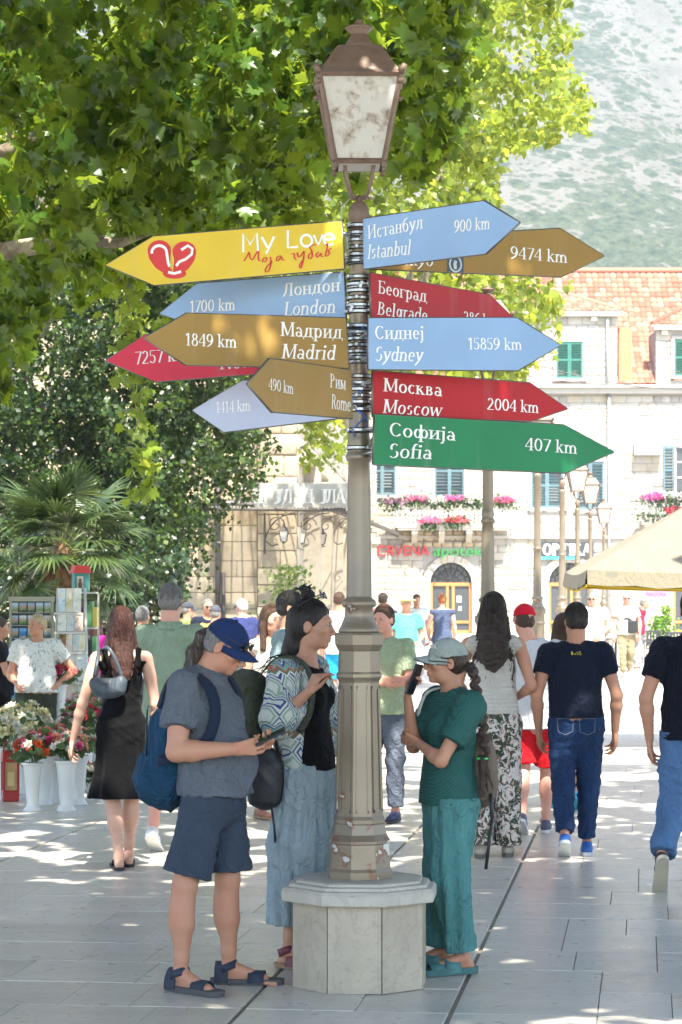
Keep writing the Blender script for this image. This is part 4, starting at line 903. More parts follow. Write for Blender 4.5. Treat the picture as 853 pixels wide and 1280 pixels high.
def build_palm():
    rng = np.random.default_rng(9); o = Vector((X(78, 34), 34, 0)); r = empty('fan_palm', tuple(o), 0, 'fan palm with many stiff fronds behind the postcard stall on the left', 'palm')
    m = MB(); m.lathe([(.17, 0)]+[(.15+.025*(i % 2)+.01*rng.random(), .15+i*.11) for i in range(19)]+[(.19, 2.3), (.08, 2.55)], 12); m.build('trunk', barkmat('palm_bark', (.06, .035, .02), (.16, .09, .05)), r)
    gm = leafmat('palm_leaf', (.035, .062, .02), (.07, .105, .032), (.12, .17, .03), .3, .22)
    me_cache = []
    for v in range(5):
        V = []; F = []; n = 30; R0 = .62
        for i in range(n):
            a = R_(-118+236*i/(n-1)); L = R0*(1-.18*abs(a)/2.1)*rng.uniform(.92, 1.06); w_ = .020; d = np.array((sin(a), cos(a), 0)); s_ = np.array((cos(a), -sin(a), 0)); b = len(V); dr = rng.uniform(.10, .40)
            for t, ww, z in ((.05, .3, 0), (.45, 1, -.02), (.72, .75, -.08*dr*3), (1.0, .08, -.55*dr)):
                c = d*L*t*(1-.12*t*dr)+np.array((0, 0, z)); V += [c-s_*w_*ww, c+np.array((0, 0, .012*ww)), c+s_*w_*ww]
            for k in range(3):
                for j in range(2): F.append((b+k*3+j, b+k*3+j+1, b+k*3+3+j+1, b+k*3+3+j))
        me_cache.append(npmesh('fan', np.array(V), np.array(F), False, gm))
    pet = M('palm_petiole', (.11, .13, .04), .5)
    for i in range(44):
        az = rng.uniform(0, 2*pi); el = R_(rng.choice([72, 55, 38, 20, 0, -22, -45])+rng.uniform(-8, 8)); L = rng.uniform(.55, .85); d = Vector((cos(az)*cos(el), sin(az)*cos(el), sin(el)))
        st = Vector((0, 0, 2.35+.12*rng.random())); mid = st+d*L*.6; e = mid+Vector((d.x, d.y, d.z-.35)).normalized()*L*.45; f = empty('frond', (0, 0, 0)); f.parent = r
        m = MB(); m.tube([st, mid, e], [.014, .009, .007], 5); m.build('petiole', pet, f)
        t = (e-mid).normalized(); up = Vector((0, 0, 1)); nn = (up-t*up.dot(t)).normalized() if abs(t.z) < .95 else Vector((1, 0, 0)); s_ = t.cross(nn)
        o2 = link('fan', me_cache[i % 5], f); o2.matrix_basis = Matrix([[s_[k], t[k], nn[k], e[k]] for k in range(3)]+[[0, 0, 0, 1]])
    for k, c in enumerate(((.20, .13, .03), (.12, .05, .02))):
        m = MB()
        for i in range(26):
            a = rng.uniform(0, 2*pi); L = rng.uniform(.15, .4); p0 = Vector((0, 0, 2.25)); q = p0+Vector((cos(a)*L, sin(a)*L, rng.uniform(-.5, .0))); m.tube([p0, (p0+q)/2+Vector((0, 0, .08)), q], [.012, .02, .012], 4)
        x = m.build('flower_stalks', M('palm_fruit_%d' % k, c, .7), r); x['kind'] = 'stuff'
# ---------------------------------------------------------------- lamp posts, pedestals and the signs
def metal_paint():
    if 'post' in _M: return _M['post']
    t = NT('post'); v = t.co(); s_ = t.n('SeparateXYZ', i_0=v)
    n1 = t.noise(9, 3, v, .5); n2 = t.noise(4, 5, v)
    low = t.n('MapRange'); t.l(s_.outputs[2], low.inputs[0]); low.inputs[1].default_value = .48; low.inputs[2].default_value = 1.25; low.inputs[3].default_value = .10; low.inputs[4].default_value = -.06
    m = t.math('ADD', n1, low.outputs[0]); chip = t.ramp(m, [(.64, 0), (.65, 1)]); bare = t.ramp(m, [(.69, 0), (.70, 1)])
    c = t.ramp(n2, [(.3, (.19, .152, .105)), (.7, (.245, .198, .14))]); c = t.mix(chip, c, (.20, .115, .075)); c = t.mix(bare, c, (.50, .49, .46))
    t.base(c); t.set(.36, .35, .5); t.bump(t.math('ADD', t.math('MULTIPLY', chip, -.6), t.noise(60, 3, v)), .25, .003); _M['post'] = t.m; return t.m
def rust_paint():
    if 'lantern' in _M: return _M['lantern']
    t = NT('lantern'); v = t.co(); n = t.noise(14, 5, v)
    t.base(t.ramp(n, [(.35, (.15, .095, .065)), (.6, (.19, .13, .095)), (.8, (.10, .055, .03))])); t.set(.5, .1, .4); t.bump(n, .15, .004); _M['lantern'] = t.m; return t.m
def milky_glass():
    if 'milk' in _M: return _M['milk']
    t = NT('milk'); v = t.co(); n = t.noise(18, 5, v, .65); s2 = t.noise(60, 3, t.co(scale=(1, 1, .15)))
    c = t.ramp(n, [(.50, (.74, .72, .66)), (.62, (.45, .38, .30)), (.70, (.14, .08, .04))]); c = t.mix(t.math('MULTIPLY', s2, .25), c, (.62, .62, .60))
    t.base(c); t.set(.35, 0, .4); tr = t.n('BsdfTranslucent'); tr.inputs[0].default_value = (.75, .74, .70, 1); mx = t.n('MixShader', i_0=.4)
    t.l(t.b.outputs[0], mx.inputs[1]); t.l(tr.outputs[0], mx.inputs[2]); t.l(mx.outputs[0], t.o.inputs[0]); _M['milk'] = t.m; return t.m
def marble(key='marble', c=(.47, .44, .39), spots=True):
    if key in _M: return _M[key]
    t = NT(key); v = t.co(); n = t.noise(5, 6, v, .6); n2 = t.noise(55, 3, v); n3 = t.noise(2.2, 6, v, .65, 1.5)
    cc = t.ramp(n, [(.3, sc_(c, .82)), (.55, c), (.75, sc_(c, 1.15))]); cc = t.mix(t.ramp(n3, [(.47, 0), (.5, .35), (.53, 0)]), cc, sc_(c, .6))
    if spots: cc = t.mix(t.ramp(n2, [(.62, 0), (.72, .45)]), cc, sc_(c, .45))
    t.base(cc); t.set(.55, 0, .4); t.bump(t.math('ADD', n2, n), .25, .004); _M[key] = t.m; return t.m
def oct_prof(m, prof, c=(0, 0, 0), n=8, ph=pi/8): return m.lathe(prof, n, c, False, ph)
PR = {}
def make_post(loc, label, glabel=None, detail=True, group='cast iron lamp posts of the square', rot=R_(8), spin=R_(-7)):
    r = empty('lamp_post', loc, rot, label, 'lamp post', group); mt = metal_paint()
    m = MB(); ph = pi/8
    oct_prof(m, [(.158, .49), (.158, .53), (.150, .545), (.143, .655), (.150, .66), (.150, .672), (.132, .70), (.122, .745), (.124, .752), (.124, .768), (.116, .785)])
    m.build('base', mt, r)
    m = MB(); oct_prof(m, [(.113, .785), (.096, 1.40), (.099, 1.41), (.109, 1.425), (.109, 1.44), (.100, 1.45), (.097, 1.545), (.102, 1.55), (.115, 1.575), (.117, 1.62), (.112, 1.63)]); m.build('column_casing', mt, r)
    if detail:
        for j in range(8):                                     # sunk panels on the faces: raised frames
            a = 2*pi*j/8; m = MB(); b0, b1 = .113*cos(pi/8)+.001, .0965*cos(pi/8)+.001; nv = Vector((cos(a), sin(a), 0)); tv = Vector((-sin(a), cos(a), 0))
            def pt(u, t, o=0): return nv*(b0+(b1-b0)*t+o)+tv*u*(1-.15*t)+Vector((0, 0, .80+.585*t))
            for u0, u1, t0, t1 in ((-.030, -.024, .0, 1), (.024, .030, .0, 1), (-.030, .030, .975, 1), (-.030, .030, 0, .025)):
                q = [pt(u0, t0), pt(u1, t0), pt(u1, t1), pt(u0, t1)]; q2 = [p+nv*.004 for p in q]
                m.add(q+q2, [(4, 5, 6, 7), (0, 1, 5, 4), (1, 2, 6, 5), (2, 3, 7, 6), (3, 0, 4, 7)])
            fixn(m.build('panel', mt, r))
    m = MB(); m.lathe([(.095, 1.63), (.098, 1.64), (.086, 1.66), (.070, 1.70), (.064, 1.745), (.078, 1.752), (.082, 1.765), (.076, 1.78), (.062, 1.79), (.059, 1.80), (.054, 2.30), (.050, 2.42), (.059, 2.43), (.063, 2.445), (.057, 2.46), (.050, 2.475), (.056, 2.50), (.051, 2.53), (.046, 2.56), (.044, 3.40), (.050, 3.41), (.055, 3.44), (.052, 3.46), (.040, 3.475)], 24); m.build('shaft', mt, r)
    lm = rust_paint()
    m = MB(); m.lathe([(.040, 3.475), (.040, 3.53), (.046, 3.545), (.050, 3.565), (.044, 3.60), (.030, 3.625), (.018, 3.63), (.018, 3.645), (.006, 3.66)], 18); m.build('neck', lm, r)
    # lantern, turned a little
    ln = empty('lantern', (0, 0, 0), spin); ln.parent = r
    z0, z1, z2 = 3.80, 4.19, 4.335; w0, w1 = .112, .186
    def ring(w_, z): return [Vector((x*w_, y*w_, z)) for x, y in ((-1, -1), (1, -1), (1, 1), (-1, 1))]
    A, B = ring(w0, z0), ring(w1, z1)
    m = MB()
    for i in range(4):
        m.tube([A[i], B[i]], .0125, 4, True, False); m.tube([A[i], A[(i+1) % 4]], .013, 4, True, False); m.tube([B[i], B[(i+1) % 4]], .017, 4, True, False)
        m.tube([B[i], B[i]+Vector((B[i].x*.10, B[i].y*.10, .035))], [.02, .012], 6)
        m.tube([B[i]*.9+A[i]*.1, B[i]*.9+A[i]*.1+Vector((B[i].x*.13, B[i].y*.13, -.0))], [.013, .013], 6); m.tube([A[i], A[i]-Vector((0, 0, .035))], [.018, .008], 6)
    m.build('lantern_frame', lm, ln)
    for i in range(4):
        q = [A[i]*.97, A[(i+1) % 4]*.97, B[(i+1) % 4]*.97, B[i]*.97]
        for k_, z in ((0, z0), (1, z0), (2, z1), (3, z1)): q[k_].z = z
        nn = (q[1]-q[0]).cross(q[3]-q[0]).normalized(); m = MB(); m.add(q+[p-nn*.004 for p in q], [(0, 1, 2, 3), (7, 6, 5, 4), (0, 4, 5, 1), (1, 5, 6, 2), (2, 6, 7, 3), (3, 7, 4, 0)]); m.build('glass_pane', milky_glass(), ln)
    m = MB(); m.lathe([(.178*1.414, z1+.016), (.172*1.414, z1+.03), (.10*1.414, z2), (.085*1.414, z2+.003)], 4, (0, 0, 0), False, pi/4); m.build('roof', lm, ln)
    m = MB(); m.lathe([(.080, z2+.003), (.060, z2+.03), (.040, z2+.065), (.036, z2+.072), (.062, z2+.095), (.066, z2+.102), (.050, z2+.108), (.016, z2+.118), (.020, z2+.128), (.010, z2+.140), (.001, z2+.143)], 18); m.build('finial', lm, ln)
    m = MB()
    for sx, sy in ((1, 1), (-1, 1), (1, -1), (-1, -1)):
        k = .72; m.tube([(sx*.095*k, sy*.095*k, 3.80), (sx*.085*k, sy*.085*k, 3.75), (sx*.06*k, sy*.06*k, 3.675), (sx*.045*k, sy*.045*k, 3.65), (0, 0, 3.645)], .0085, 6)
    m.build('bracket', lm, ln)
    m = MB(); m.box((0, 0, 3.79), (.19, .19, .008)); m.build('lantern_floor', M('lantern_floor', (.45, .44, .40), .5), ln)
    return r
def make_pedestal(loc, label, group='octagonal stone pedestals under the lamp posts'):
    r = empty('stone_pedestal', loc, R_(-5), label, 'pedestal', group); mt = marble('pedestal_stone', (.42, .36, .275)); n = 8; R0 = .325
    m = MB(); oct_prof(m, [(R0-.012, .004), (R0-.012, .39)]); m.build('core', marble('pedestal_core', (.10, .095, .085)), r)
    for j in range(n):
        a0, a1 = pi/8+2*pi*j/n, pi/8+2*pi*(j+1)/n; g = .003
        p0, p1 = Vector((cos(a0), sin(a0), 0)), Vector((cos(a1), sin(a1), 0)); e = (p1-p0).normalized()*g; nv = (p0+p1).normalized()
        q = [p0*R0+e, p1*R0-e, p1*(R0-.03)-e, p0*(R0-.03)+e]; m = MB(); m.add([v+Vector((0, 0, z)) for z in (.002, .395) for v in q], [(0, 1, 5, 4), (1, 2, 6, 5), (2, 3, 7, 6), (3, 0, 4, 7), (4, 5, 6, 7), (3, 2, 1, 0)]); fixn(m.build('side_slab', mt, r))
    m = MB(); oct_prof(m, [(.33, .393), (.375, .40), (.378, .405), (.378, .448), (.366, .462), (.345, .466), (.34, .478), (.325, .482)]); m.build('cap', marble('pedestal_cap', (.47, .43, .365)), r)
    m = MB(); oct_prof(m, [(.31, .480), (.305, .492), (.29, .497)]); m.build('cap_step', marble('pedestal_cap', (.47, .43, .365)), r)
    return r
def sign_mat(key, c):
    if key in _M: return _M[key]
    t = NT(key); v = t.co(); n = t.noise(2.5, 5, v, .6); n2 = t.noise(26, 4, v, .7); st = t.noise(9, 4, t.co(scale=(1, 1, .12)))
    cc = t.ramp(n, [(.3, sc_(c, .9)), (.7, sc_(c, 1.08))]); cc = t.mix(t.ramp(n2, [(.66, 0), (.8, .35)]), cc, sc_(c, .6)); cc = t.mix(t.ramp(st, [(.55, 0), (.8, .16)]), cc, (.45, .43, .38))
    t.base(cc); t.set(.48, 0, .3); t.bump(n2, .05, .002); _M[key] = t.m; return t.m
def make_sign(label, color, d0, d2, top0, bot0, sh_t, sh_b, tip, texts=(), lcol=(.80, .79, .75), extra=None, clampz=None, th=.012, edge=None):
    """corner pixels of the board; d0 depth at the post end, d2 at the tip; the board is one upright plane"""
    m0 = ((top0[0]+bot0[0])/2, (top0[1]+bot0[1])/2); O = P(m0[0], m0[1], d0); T = P(tip[0], tip[1], d2)
    U = T-O; U.z = 0; U.normalize(); V = Vector((0, 0, 1)); N = U.cross(V); 
    if N.y > 0: N = -N
    cp = Vector((0, 0, CAM_H))
    def uv(px, py):
        dr = P(px, py, 1)-cp; t = (O-cp).dot(N)/dr.dot(N); q = cp+dr*t-O; return (q.dot(U), q.dot(V))
    r = empty('direction_sign', tuple(O), 0, label, 'sign', 'arrow signs clamped to the lamp post')
    poly = [uv(*p) for p in (top0, sh_t, tip, sh_b, bot0)]
    def w_(p, e=0): return U*p[0]+V*p[1]+N*e
    def slab(poly, e0, e1):
        n = len(poly); m = MB(); m.add([w_(p, e0) for p in poly]+[w_(p, e1) for p in poly], [tuple(range(n)), tuple(range(2*n-1, n-1, -1))]+[(j, (j+1) % n, (j+1) % n+n, j+n) for j in range(n)]); return m
    mt = sign_mat('sign_%d_%d_%d' % tuple(int(x*100) for x in color), color)
    b = slab(poly, -th/2, th/2).build('board', mt, r); fixn(b)
    m = MB(); loop = poly+[poly[0]]; ins = .0
    for a, c in zip(loop[:-1], loop[1:]): m.tube([w_(a), w_(c)], .0058, 6)
    m.build('edge_trim', M('sign_edge', edge or (.16, .15, .13), .45, .6, bs=.2), r)
    L = Lettering(Vector((0, 0, 0)), U, V, N); L.O = N*(th/2)
    for tx in texts:
        s_, (xa, ya), (xb, yb), hpx = tx[:4]; a, c = uv(xa, ya), uv(xb, yb); cap = abs(uv(xa, ya-hpx)[1]-a[1]); sg = tx[4] if len(tx) > 4 else 0
        if U.x < 0: pass
        l0 = len(L.f)
        # along-plane x grows toward the tip; text must read left to right in the picture
        Lx = Lettering(L.O, U if U.x > 0 else -U, V, N); Lx.k = L.k
        sx = 1 if U.x > 0 else -1
        Lx.text(s_, a[0]*sx, a[1], c[0]*sx, c[1], cap, sg, tx[5] if len(tx) > 5 else 1.0)
        Lx.build('lettering', M('sign_print_%.2f' % lcol[0], lcol, .5, var=.05), r)
    if extra: extra(r, uv, U, V, N, th)
    # two clamps: bands round the post and an arm to the board
    pc = Vector((POSTX, POSTY, 0)); z0 = O.z
    for dz in (.055, -.055):
        z = z0+dz; m = MB(); m.lathe([(.0475, z-.009), (.0515, z-.009), (.0515, z+.009), (.0475, z+.009)], 20, (pc.x-O.x, pc.y-O.y, -O.z)); 
        for j in (0, 1): a = R_(60+200*j)+z*7; m.box((pc.x-O.x+.055*cos(a), pc.y-O.y+.055*sin(a), z-O.z), (.022, .014, .02), rz=a, bev=.002); m.tube([(pc.x-O.x+.060*cos(a)-.012*sin(a), pc.y-O.y+.060*sin(a)+.012*cos(a), z-O.z), (pc.x-O.x+.060*cos(a)+.016*sin(a), pc.y-O.y+.060*sin(a)-.016*cos(a), z-O.z)], .0045, 6)
        m.build('clamp', M('galvanised', (.42, .43, .43), .38, .85, bs=.3), r)
        m = MB(); m.lathe([(.0455, z-.013), (.0490, z-.013), (.0490, z+.013), (.0455, z+.013)], 20, (pc.x-O.x, pc.y-O.y, -O.z)); m.build('rubber_band', M('rubber', (.015, .015, .016), .7), r)
        e = w_((uv(*m0)[0]+.01, dz), -th/2); q = Vector((pc.x-O.x, pc.y-O.y, dz)); dr = (e-q); dr.z = 0
        m = MB(); m.tube([q+dr.normalized()*.05, e], .008, 6); m.build('arm', M('galvanised', (.42, .43, .43), .38, .85, bs=.3), r)
    return r
POSTD = 11.22; POSTX = X(449, POSTD); POSTY = POSTD
BLUE, YEL, OCH, RED, DRED, GRN, PALE = (.245, .385, .59), (.66, .47, .035), (.30, .18, .04), (.58, .022, .055), (.40, .008, .014), (.010, .19, .068), (.46, .52, .66)
def build_post():
    make_pedestal((X(450, POSTD), POSTD, 0), 'octagonal stone pedestal under the sign post, in front of everything')
    p = make_post((POSTX, POSTD, 0), 'tall lamp post with a rusty lantern carrying the arrow signs')
    cable = MB(); cable.tube([(-.045, -.01, 3.64), (-.085, -.02, 3.60), (-.088, -.02, 3.52), (-.06, -.03, 3.45), (-.052, -.03, 3.36)], .003, 5); cable.build('cable', M('cable_grey', (.45, .45, .43), .5), p)
    m = MB()
    for z, s_ in ((2.66, 1), (2.76, -1), (3.06, 1), (2.62, -1)): m.tube([(-.02*s_, -.052, z), (.01*s_, -.056, z-.02), (.035*s_, -.045, z-.05), (.03*s_, -.05, z-.085)], .003, 5)
    m.build('blue_wire', M('wire_blue', (.02, .14, .6), .4), p)
    W = (.80, .79, .75); gv = M('galvanised', (.42, .43, .43), .38, .85, bs=.3); rb = M('rubber', (.015, .015, .016), .7)
    zs = [Z(y, POSTD) for y in (283, 292, 301, 310, 319, 327, 347, 356, 364, 373, 382, 390, 408, 416, 424, 432, 440, 448, 471, 479, 487, 495, 503, 512, 538, 560)]
    for i, z in enumerate(zs):
        m = MB(); m.lathe([(.0440, z-.010), (.0560, z-.010), (.0560, z+.010), (.0440, z+.010)], 22, smooth=False); m.build('rubber_band', rb, p)
        m = MB(); m.lathe([(.0565, z-.0052), (.0600, z-.0052), (.0600, z+.0052), (.0565, z+.0052)], 22, smooth=False); a = -pi/2+[-.9, .5, 1.3, -.3, .9, -1.4][i % 6]; m.box((.066*cos(a), .066*sin(a), z), (.020, .013, .016), rz=a, bev=.002); m.tube([(.067*cos(a)-.020*sin(a), .067*sin(a)+.020*cos(a), z), (.067*cos(a)+.024*sin(a), .067*sin(a)-.024*cos(a), z)], .0042, 6); m.build('clamp', gv, p)
    def love(r, uv, U, V, N, th):
        sx = 1 if U.x > 0 else -1; Ux = U*sx
        def q(px, py): a = uv(px, py); return (a[0]*sx, a[1])
        k = abs(q(250, 320)[0]-q(249, 320)[0]); ky = abs(q(250, 321)[1]-q(250, 320)[1])
        L = Lettering(N*(th/2), Ux, V, N); Z_ = lambda im: q(120+im[0]/2.585, 230+im[1]/2.585)
        w_ = 8/2.585*ky
        for st in ([(478, 222), (478, 162), (500, 196), (522, 160), (526, 218)], [(538, 172), (556, 206)], [(578, 170), (552, 226)], [(622, 150), (622, 206), (655, 204)], [(706, 166), (720, 198), (735, 164)]): L.line([Z_(a) for a in st], w_)
        for cx, cy, rr, a0, a1 in ((682, 184, 18, 0, 360), (755, 180, 17, 0, 315)): L.line([Z_((cx+rr*cos(R_(-a0-(a1-a0)*i/16)), cy+rr*1.05*sin(R_(-a0-(a1-a0)*i/16)))) for i in range(17)], w_)
        L.line([Z_((739, 181)), Z_((770, 178))], w_); L.build('lettering', M('print_white', W, .5, var=.03), r)
        L = Lettering(N*(th/2+.0012), Ux, V, N); red = M('print_red', (.56, .02, .02), .5, var=.05)
        sc = [[(480, 250), (492, 232), (497, 218), (500, 240), (508, 248), (520, 225), (528, 215), (526, 245), (532, 250)], [(545, 240), (538, 250), (548, 254), (556, 240), (546, 238)], [(566, 236), (568, 260), (560, 284), (548, 286), (552, 270), (572, 250)], [(600, 232), (588, 236), (584, 248), (592, 250), (602, 232), (604, 248), (612, 246)],
              [(634, 228), (644, 224), (642, 240), (650, 246)], [(652, 222), (656, 240), (668, 228), (676, 214), (672, 250), (664, 276), (658, 264), (676, 240)], [(700, 222), (688, 230), (690, 244), (702, 238), (700, 216), (690, 204), (712, 196)], [(722, 220), (712, 230), (718, 240), (730, 222), (730, 236), (738, 236)], [(744, 200), (752, 190), (748, 212), (742, 236), (752, 232), (758, 222), (750, 216), (764, 208)]]
        for st in sc:
            pts = []; 
            for i in range(len(st)-1):
                for t in (0, .33, .66): pts.append(tuple(st[i][j]+(st[i+1][j]-st[i][j])*t for j in (0, 1)))
            pts.append(st[-1]); sm = [pts[0]]+[tuple((pts[i-1][j]+2*pts[i][j]+pts[i+1][j])/4 for j in (0, 1)) for i in range(1, len(pts)-1)]+[pts[-1]]
            L.line([Z_(a) for a in sm], w_*.42, lambda dx, dy: w_*(.30+.35*abs(dy)))
        L.build('script_lettering', red, r)
        # two question marks forming a broken heart on a foot
        def poly(pts, e, mat, name):
            me = bpy.data.meshes.new(name); me.from_pydata([N*(th/2+e)+Ux*a[0]+V*a[1] for a in pts], [], [tuple(range(len(pts)))]); me.update(); return link(name, me, r, mat)
        def half(sg, cx, cy):
            o = []
            for i in range(15): a = R_(-10+200*i/14); o.append((cx+sg*38*cos(a), cy-34*sin(a)))
            o += [(cx-sg*34, cy+14), (cx-sg*28 if 0 else cx-sg*(-18), cy+50)] if 0 else []
            o += [(cx-sg*36, cy+20), (cx-sg*34, cy+86), (cx+sg*12, cy+56), (cx+sg*32, cy+28)] ; return o
        for sg, cx, cy in ((-1, 207, 216), (1, 288, 220)):
            pts = [Z_(a) for a in half(sg, cx, cy)]; poly(pts, .0012+(.0002 if sg > 0 else 0), red, 'heart_half')
        pts = [Z_((256+38*cos(a), 290+17*sin(a))) for a in np.linspace(0, 2*pi, 17)[:-1]]; poly(pts, .0018, red, 'heart_foot')
        L = Lettering(N*(th/2+.0022), Ux, V, N)
        L.line([Z_((207+24*cos(R_(a)), 222-22*sin(R_(a)))) for a in range(190, -1, -19)]+[Z_((236, 255)), Z_((240, 268))], w_*1.15); L.line([Z_((278, 214)), Z_((300, 200)), Z_((314, 210)), Z_((312, 228)), Z_((292, 244)), Z_((272, 252)), Z_((262, 266))], w_*1.15)
        L.line([Z_((236, 286)), Z_((256, 290)), Z_((278, 284))], w_*1.1); L.build('heart_marks', M('print_white', W, .5, var=.03), r)
        L = Lettering(N*(th/2+.004), Ux, V, N); L.line([Z_((251, 188)), Z_((247, 222)), Z_((254, 244)), Z_((250, 282))], w_*.5); L.build('heart_crack', M('print_yellow', YEL, .5), r)
    make_sign('yellow arrow sign reading My Love with a red heart, highest on the left', YEL, 11.15, 11.45, (427.5, 277), (430.6, 335.5), (192, 296), (193.5, 356.5), (133.5, 331.5), extra=love)
    I = .14
    make_sign('pale blue arrow sign for London pointing left, 1700 km', BLUE, 11.25, 12.0, (431, 340.5), (433, 402), (247, 355), (262, 412), (201, 392), [('Лондон', (354.5, 371), (427, 363.5), 16), ('London', (356, 395), (421, 391), 17, I), ('1700 km', (238.5, 391), (296, 387.5), 14.5)])
    make_sign('ochre arrow sign for Madrid pointing left, 1849 km', OCH, 11.05, 10.75, (432, 398), (435.5, 460), (233, 392), (232, 456), (181, 423), [('Мадрид', (350, 420), (428, 423.5), 17.5), ('Madrid', (351, 448), (419, 450), 18, I), ('1849 km', (231, 432), (296, 435), 15.5)])
    make_sign('crimson arrow sign half hidden behind the Madrid one, 7257 on it', RED, 11.32, 11.7, (428, 405), (430, 459), (182, 419), (195, 477), (133.5, 451), [('7257 km', (170, 456), (236, 450), 16), ('New York', (275, 462), (372, 456), 17, I)], lcol=(.70, .66, .64))
    make_sign('narrow ochre arrow sign for Rome turned toward the camera, 490 km', OCH, 11.1, 10.25, (438, 463), (440, 523), (336, 448.5), (339, 514.5), (309, 480), [('Рим', (411, 484), (431, 487.5), 17), ('Rome', (412.5, 510.5), (437, 514.5), 18, .08), ('490 km', (334, 487), (365.5, 493), 14.5)])
    make_sign('whitish blue arrow sign lowest on the left, 1414 km', PALE, 11.25, 12.1, (436, 475), (438, 521), (304, 476), (281, 540), (242, 513), [('1414 km', (271.5, 516.5), (315, 513.5), 14)], lcol=(.85, .86, .88))
    make_sign('pale blue arrow sign for Istanbul pointing right, 900 km', BLUE, 11.0, 10.35, (455.5, 274), (456, 336), (606, 251.5), (608, 317), (650, 278.5), [('Истанбул', (461, 299), (530.5, 285.5), 16.5), ('Istanbul', (460, 324), (515, 318), 17.5, I), ('900 km', (569, 291), (614.5, 286), 15)])
    def med(r, uv, U, V, N, th):
        L = Lettering(N*(th/2), U, V, N); a, b = uv(558, 320), uv(579, 341); L.line([(a[0], (a[1]+b[1])/2), (b[0], (a[1]+b[1])/2)], abs(b[1]-a[1])); L.build('sticker', M('sticker_blue', (.05, .08, .12), .5), r)
        L = Lettering(N*(th/2+.002), U, V, N); c = ((a[0]+b[0])/2, (a[1]+b[1])/2); w2 = (b[0]-a[0])
        L.line([(c[0]+w2*.34*cos(t), c[1]+w2*.40*sin(t)) for t in np.linspace(0, 2*pi, 17)], w2*.09); L.line([(c[0], c[1]-w2*.26), (c[0]-w2*.04, c[1]), (c[0]+w2*.02, c[1]+w2*.18)], w2*.18); L.build('sticker_mark', M('sticker_white', (.5, .55, .55), .5), r)
    make_sign('ochre arrow sign behind the Istanbul one with a small square sticker, 9474 km', OCH, 11.35, 11.9, (459, 300), (461, 336), (700, 286), (701, 346), (755, 320), [('9474 km', (637, 323), (709, 329), 15), ('Tokyo', (490, 331), (541, 333), 15, I)], extra=med)
    make_sign('dark red arrow sign for Belgrade, its lower edge hidden, 286 km', DRED, 11.15, 12.0, (462, 341.5), (464, 402), (612, 369), (613, 425), (652, 408), [('Београд', (471, 366.5), (532.5, 378), 16), ('Belgrade', (470, 393), (533, 402), 16, I), ('286 km', (578, 402), (620, 408), 13)])
    make_sign('light blue arrow sign for Sydney pointing right, 15859 km', BLUE, 10.95, 11.2, (460.5, 398), (460.5, 461.5), (645.5, 397.5), (647, 463), (700, 431.5), [('Сиднеј', (468, 424), (530, 424), 16.5), ('Sydney', (467.5, 451), (528, 452), 17.5, I), ('15859 km', (584.5, 437), (652.5, 437.5), 14.5)])
    make_sign('dark red arrow sign for Moscow pointing right, 2004 km', DRED, 11.1, 11.6, (465.5, 464), (466, 521), (662, 479), (664, 526), (709, 511), [('Москва', (478, 489), (552, 495.5), 16.5), ('Moscow', (477, 516), (551, 521), 17, I), ('2004 km', (608, 512), (673, 516.5), 14.5)])
    make_sign('green arrow sign for Sofia pointing right, lowest on the right, 407 km', GRN, 11.0, 11.8, (468, 518.5), (466.5, 580.5), (704.5, 531.5), (706, 591), (767, 565), [('Софија', (485, 545), (569, 551), 17), ('Sofia', (484, 572), (539, 574), 17.5, I), ('407 km', (655, 562.5), (721, 567.5), 15.5)])
# ---------------------------------------------------------------- ground, mountain, buildings
GA = R_(-7.2); GU = Vector((cos(GA), sin(GA), 0)); GV = Vector((-sin(GA), cos(GA), 0))      # paving rows run along GU, courses go back along GV
def paving_mat(key='paving', far=False):
    t = NT(key); g = t.n('NewGeometry'); oi = t.n('ObjectInfo'); rnd = t.math('FRACT', t.math('ADD', g.outputs['Random Per Island'], oi.outputs['Random']))
    v = t.n('Mapping'); v.inputs['Rotation'].default_value = (0, 0, -GA); v.inputs['Scale'].default_value = (.35, 1.6, 1); t.l(g.outputs['Position'], v.inputs[0]); v2 = g.outputs['Position']
    n = t.noise(2.0, 6, v.outputs[0], .6, .4); n2 = t.noise(7, 6, v2, .7); sp = t.noise(30, 3, v.outputs[0], .5)
    c = t.ramp(n, [(.3, (.44, .405, .345)), (.5, (.52, .48, .41)), (.72, (.59, .54, .455))]); c = t.mix(.28, c, t.ramp(rnd, [(0, (.40, .375, .33)), (1, (.62, .575, .50))])); c = t.mix(t.ramp(n2, [(.55, 0), (.75, .22)]), c, (.24, .215, .17)); c = t.mix(t.ramp(sp, [(.64, 0), (.70, .75)]), c, (.13, .11, .085))
    if far:
        bt = t.n('TexBrick'); m2 = t.n('Mapping'); m2.inputs['Rotation'].default_value = (0, 0, -GA); t.l(v2, m2.inputs[0]); t.l(m2.outputs[0], bt.inputs[0]); bt.inputs['Scale'].default_value = 1; bt.inputs['Brick Width'].default_value = .75; bt.inputs['Row Height'].default_value = .63; bt.inputs['Mortar Size'].default_value = .006
        c = t.mix(t.math('MULTIPLY', bt.outputs['Fac'], .5), c, (.14, .12, .10))
    t.base(c); t.set(.3, 0, .5); t.l(t.ramp(n2, [(.3, .24), (.7, .42)]), t.b.inputs['Roughness']); t.bump(t.math('ADD', n2, t.math('MULTIPLY', n, .5)), .10, .004); return t.m
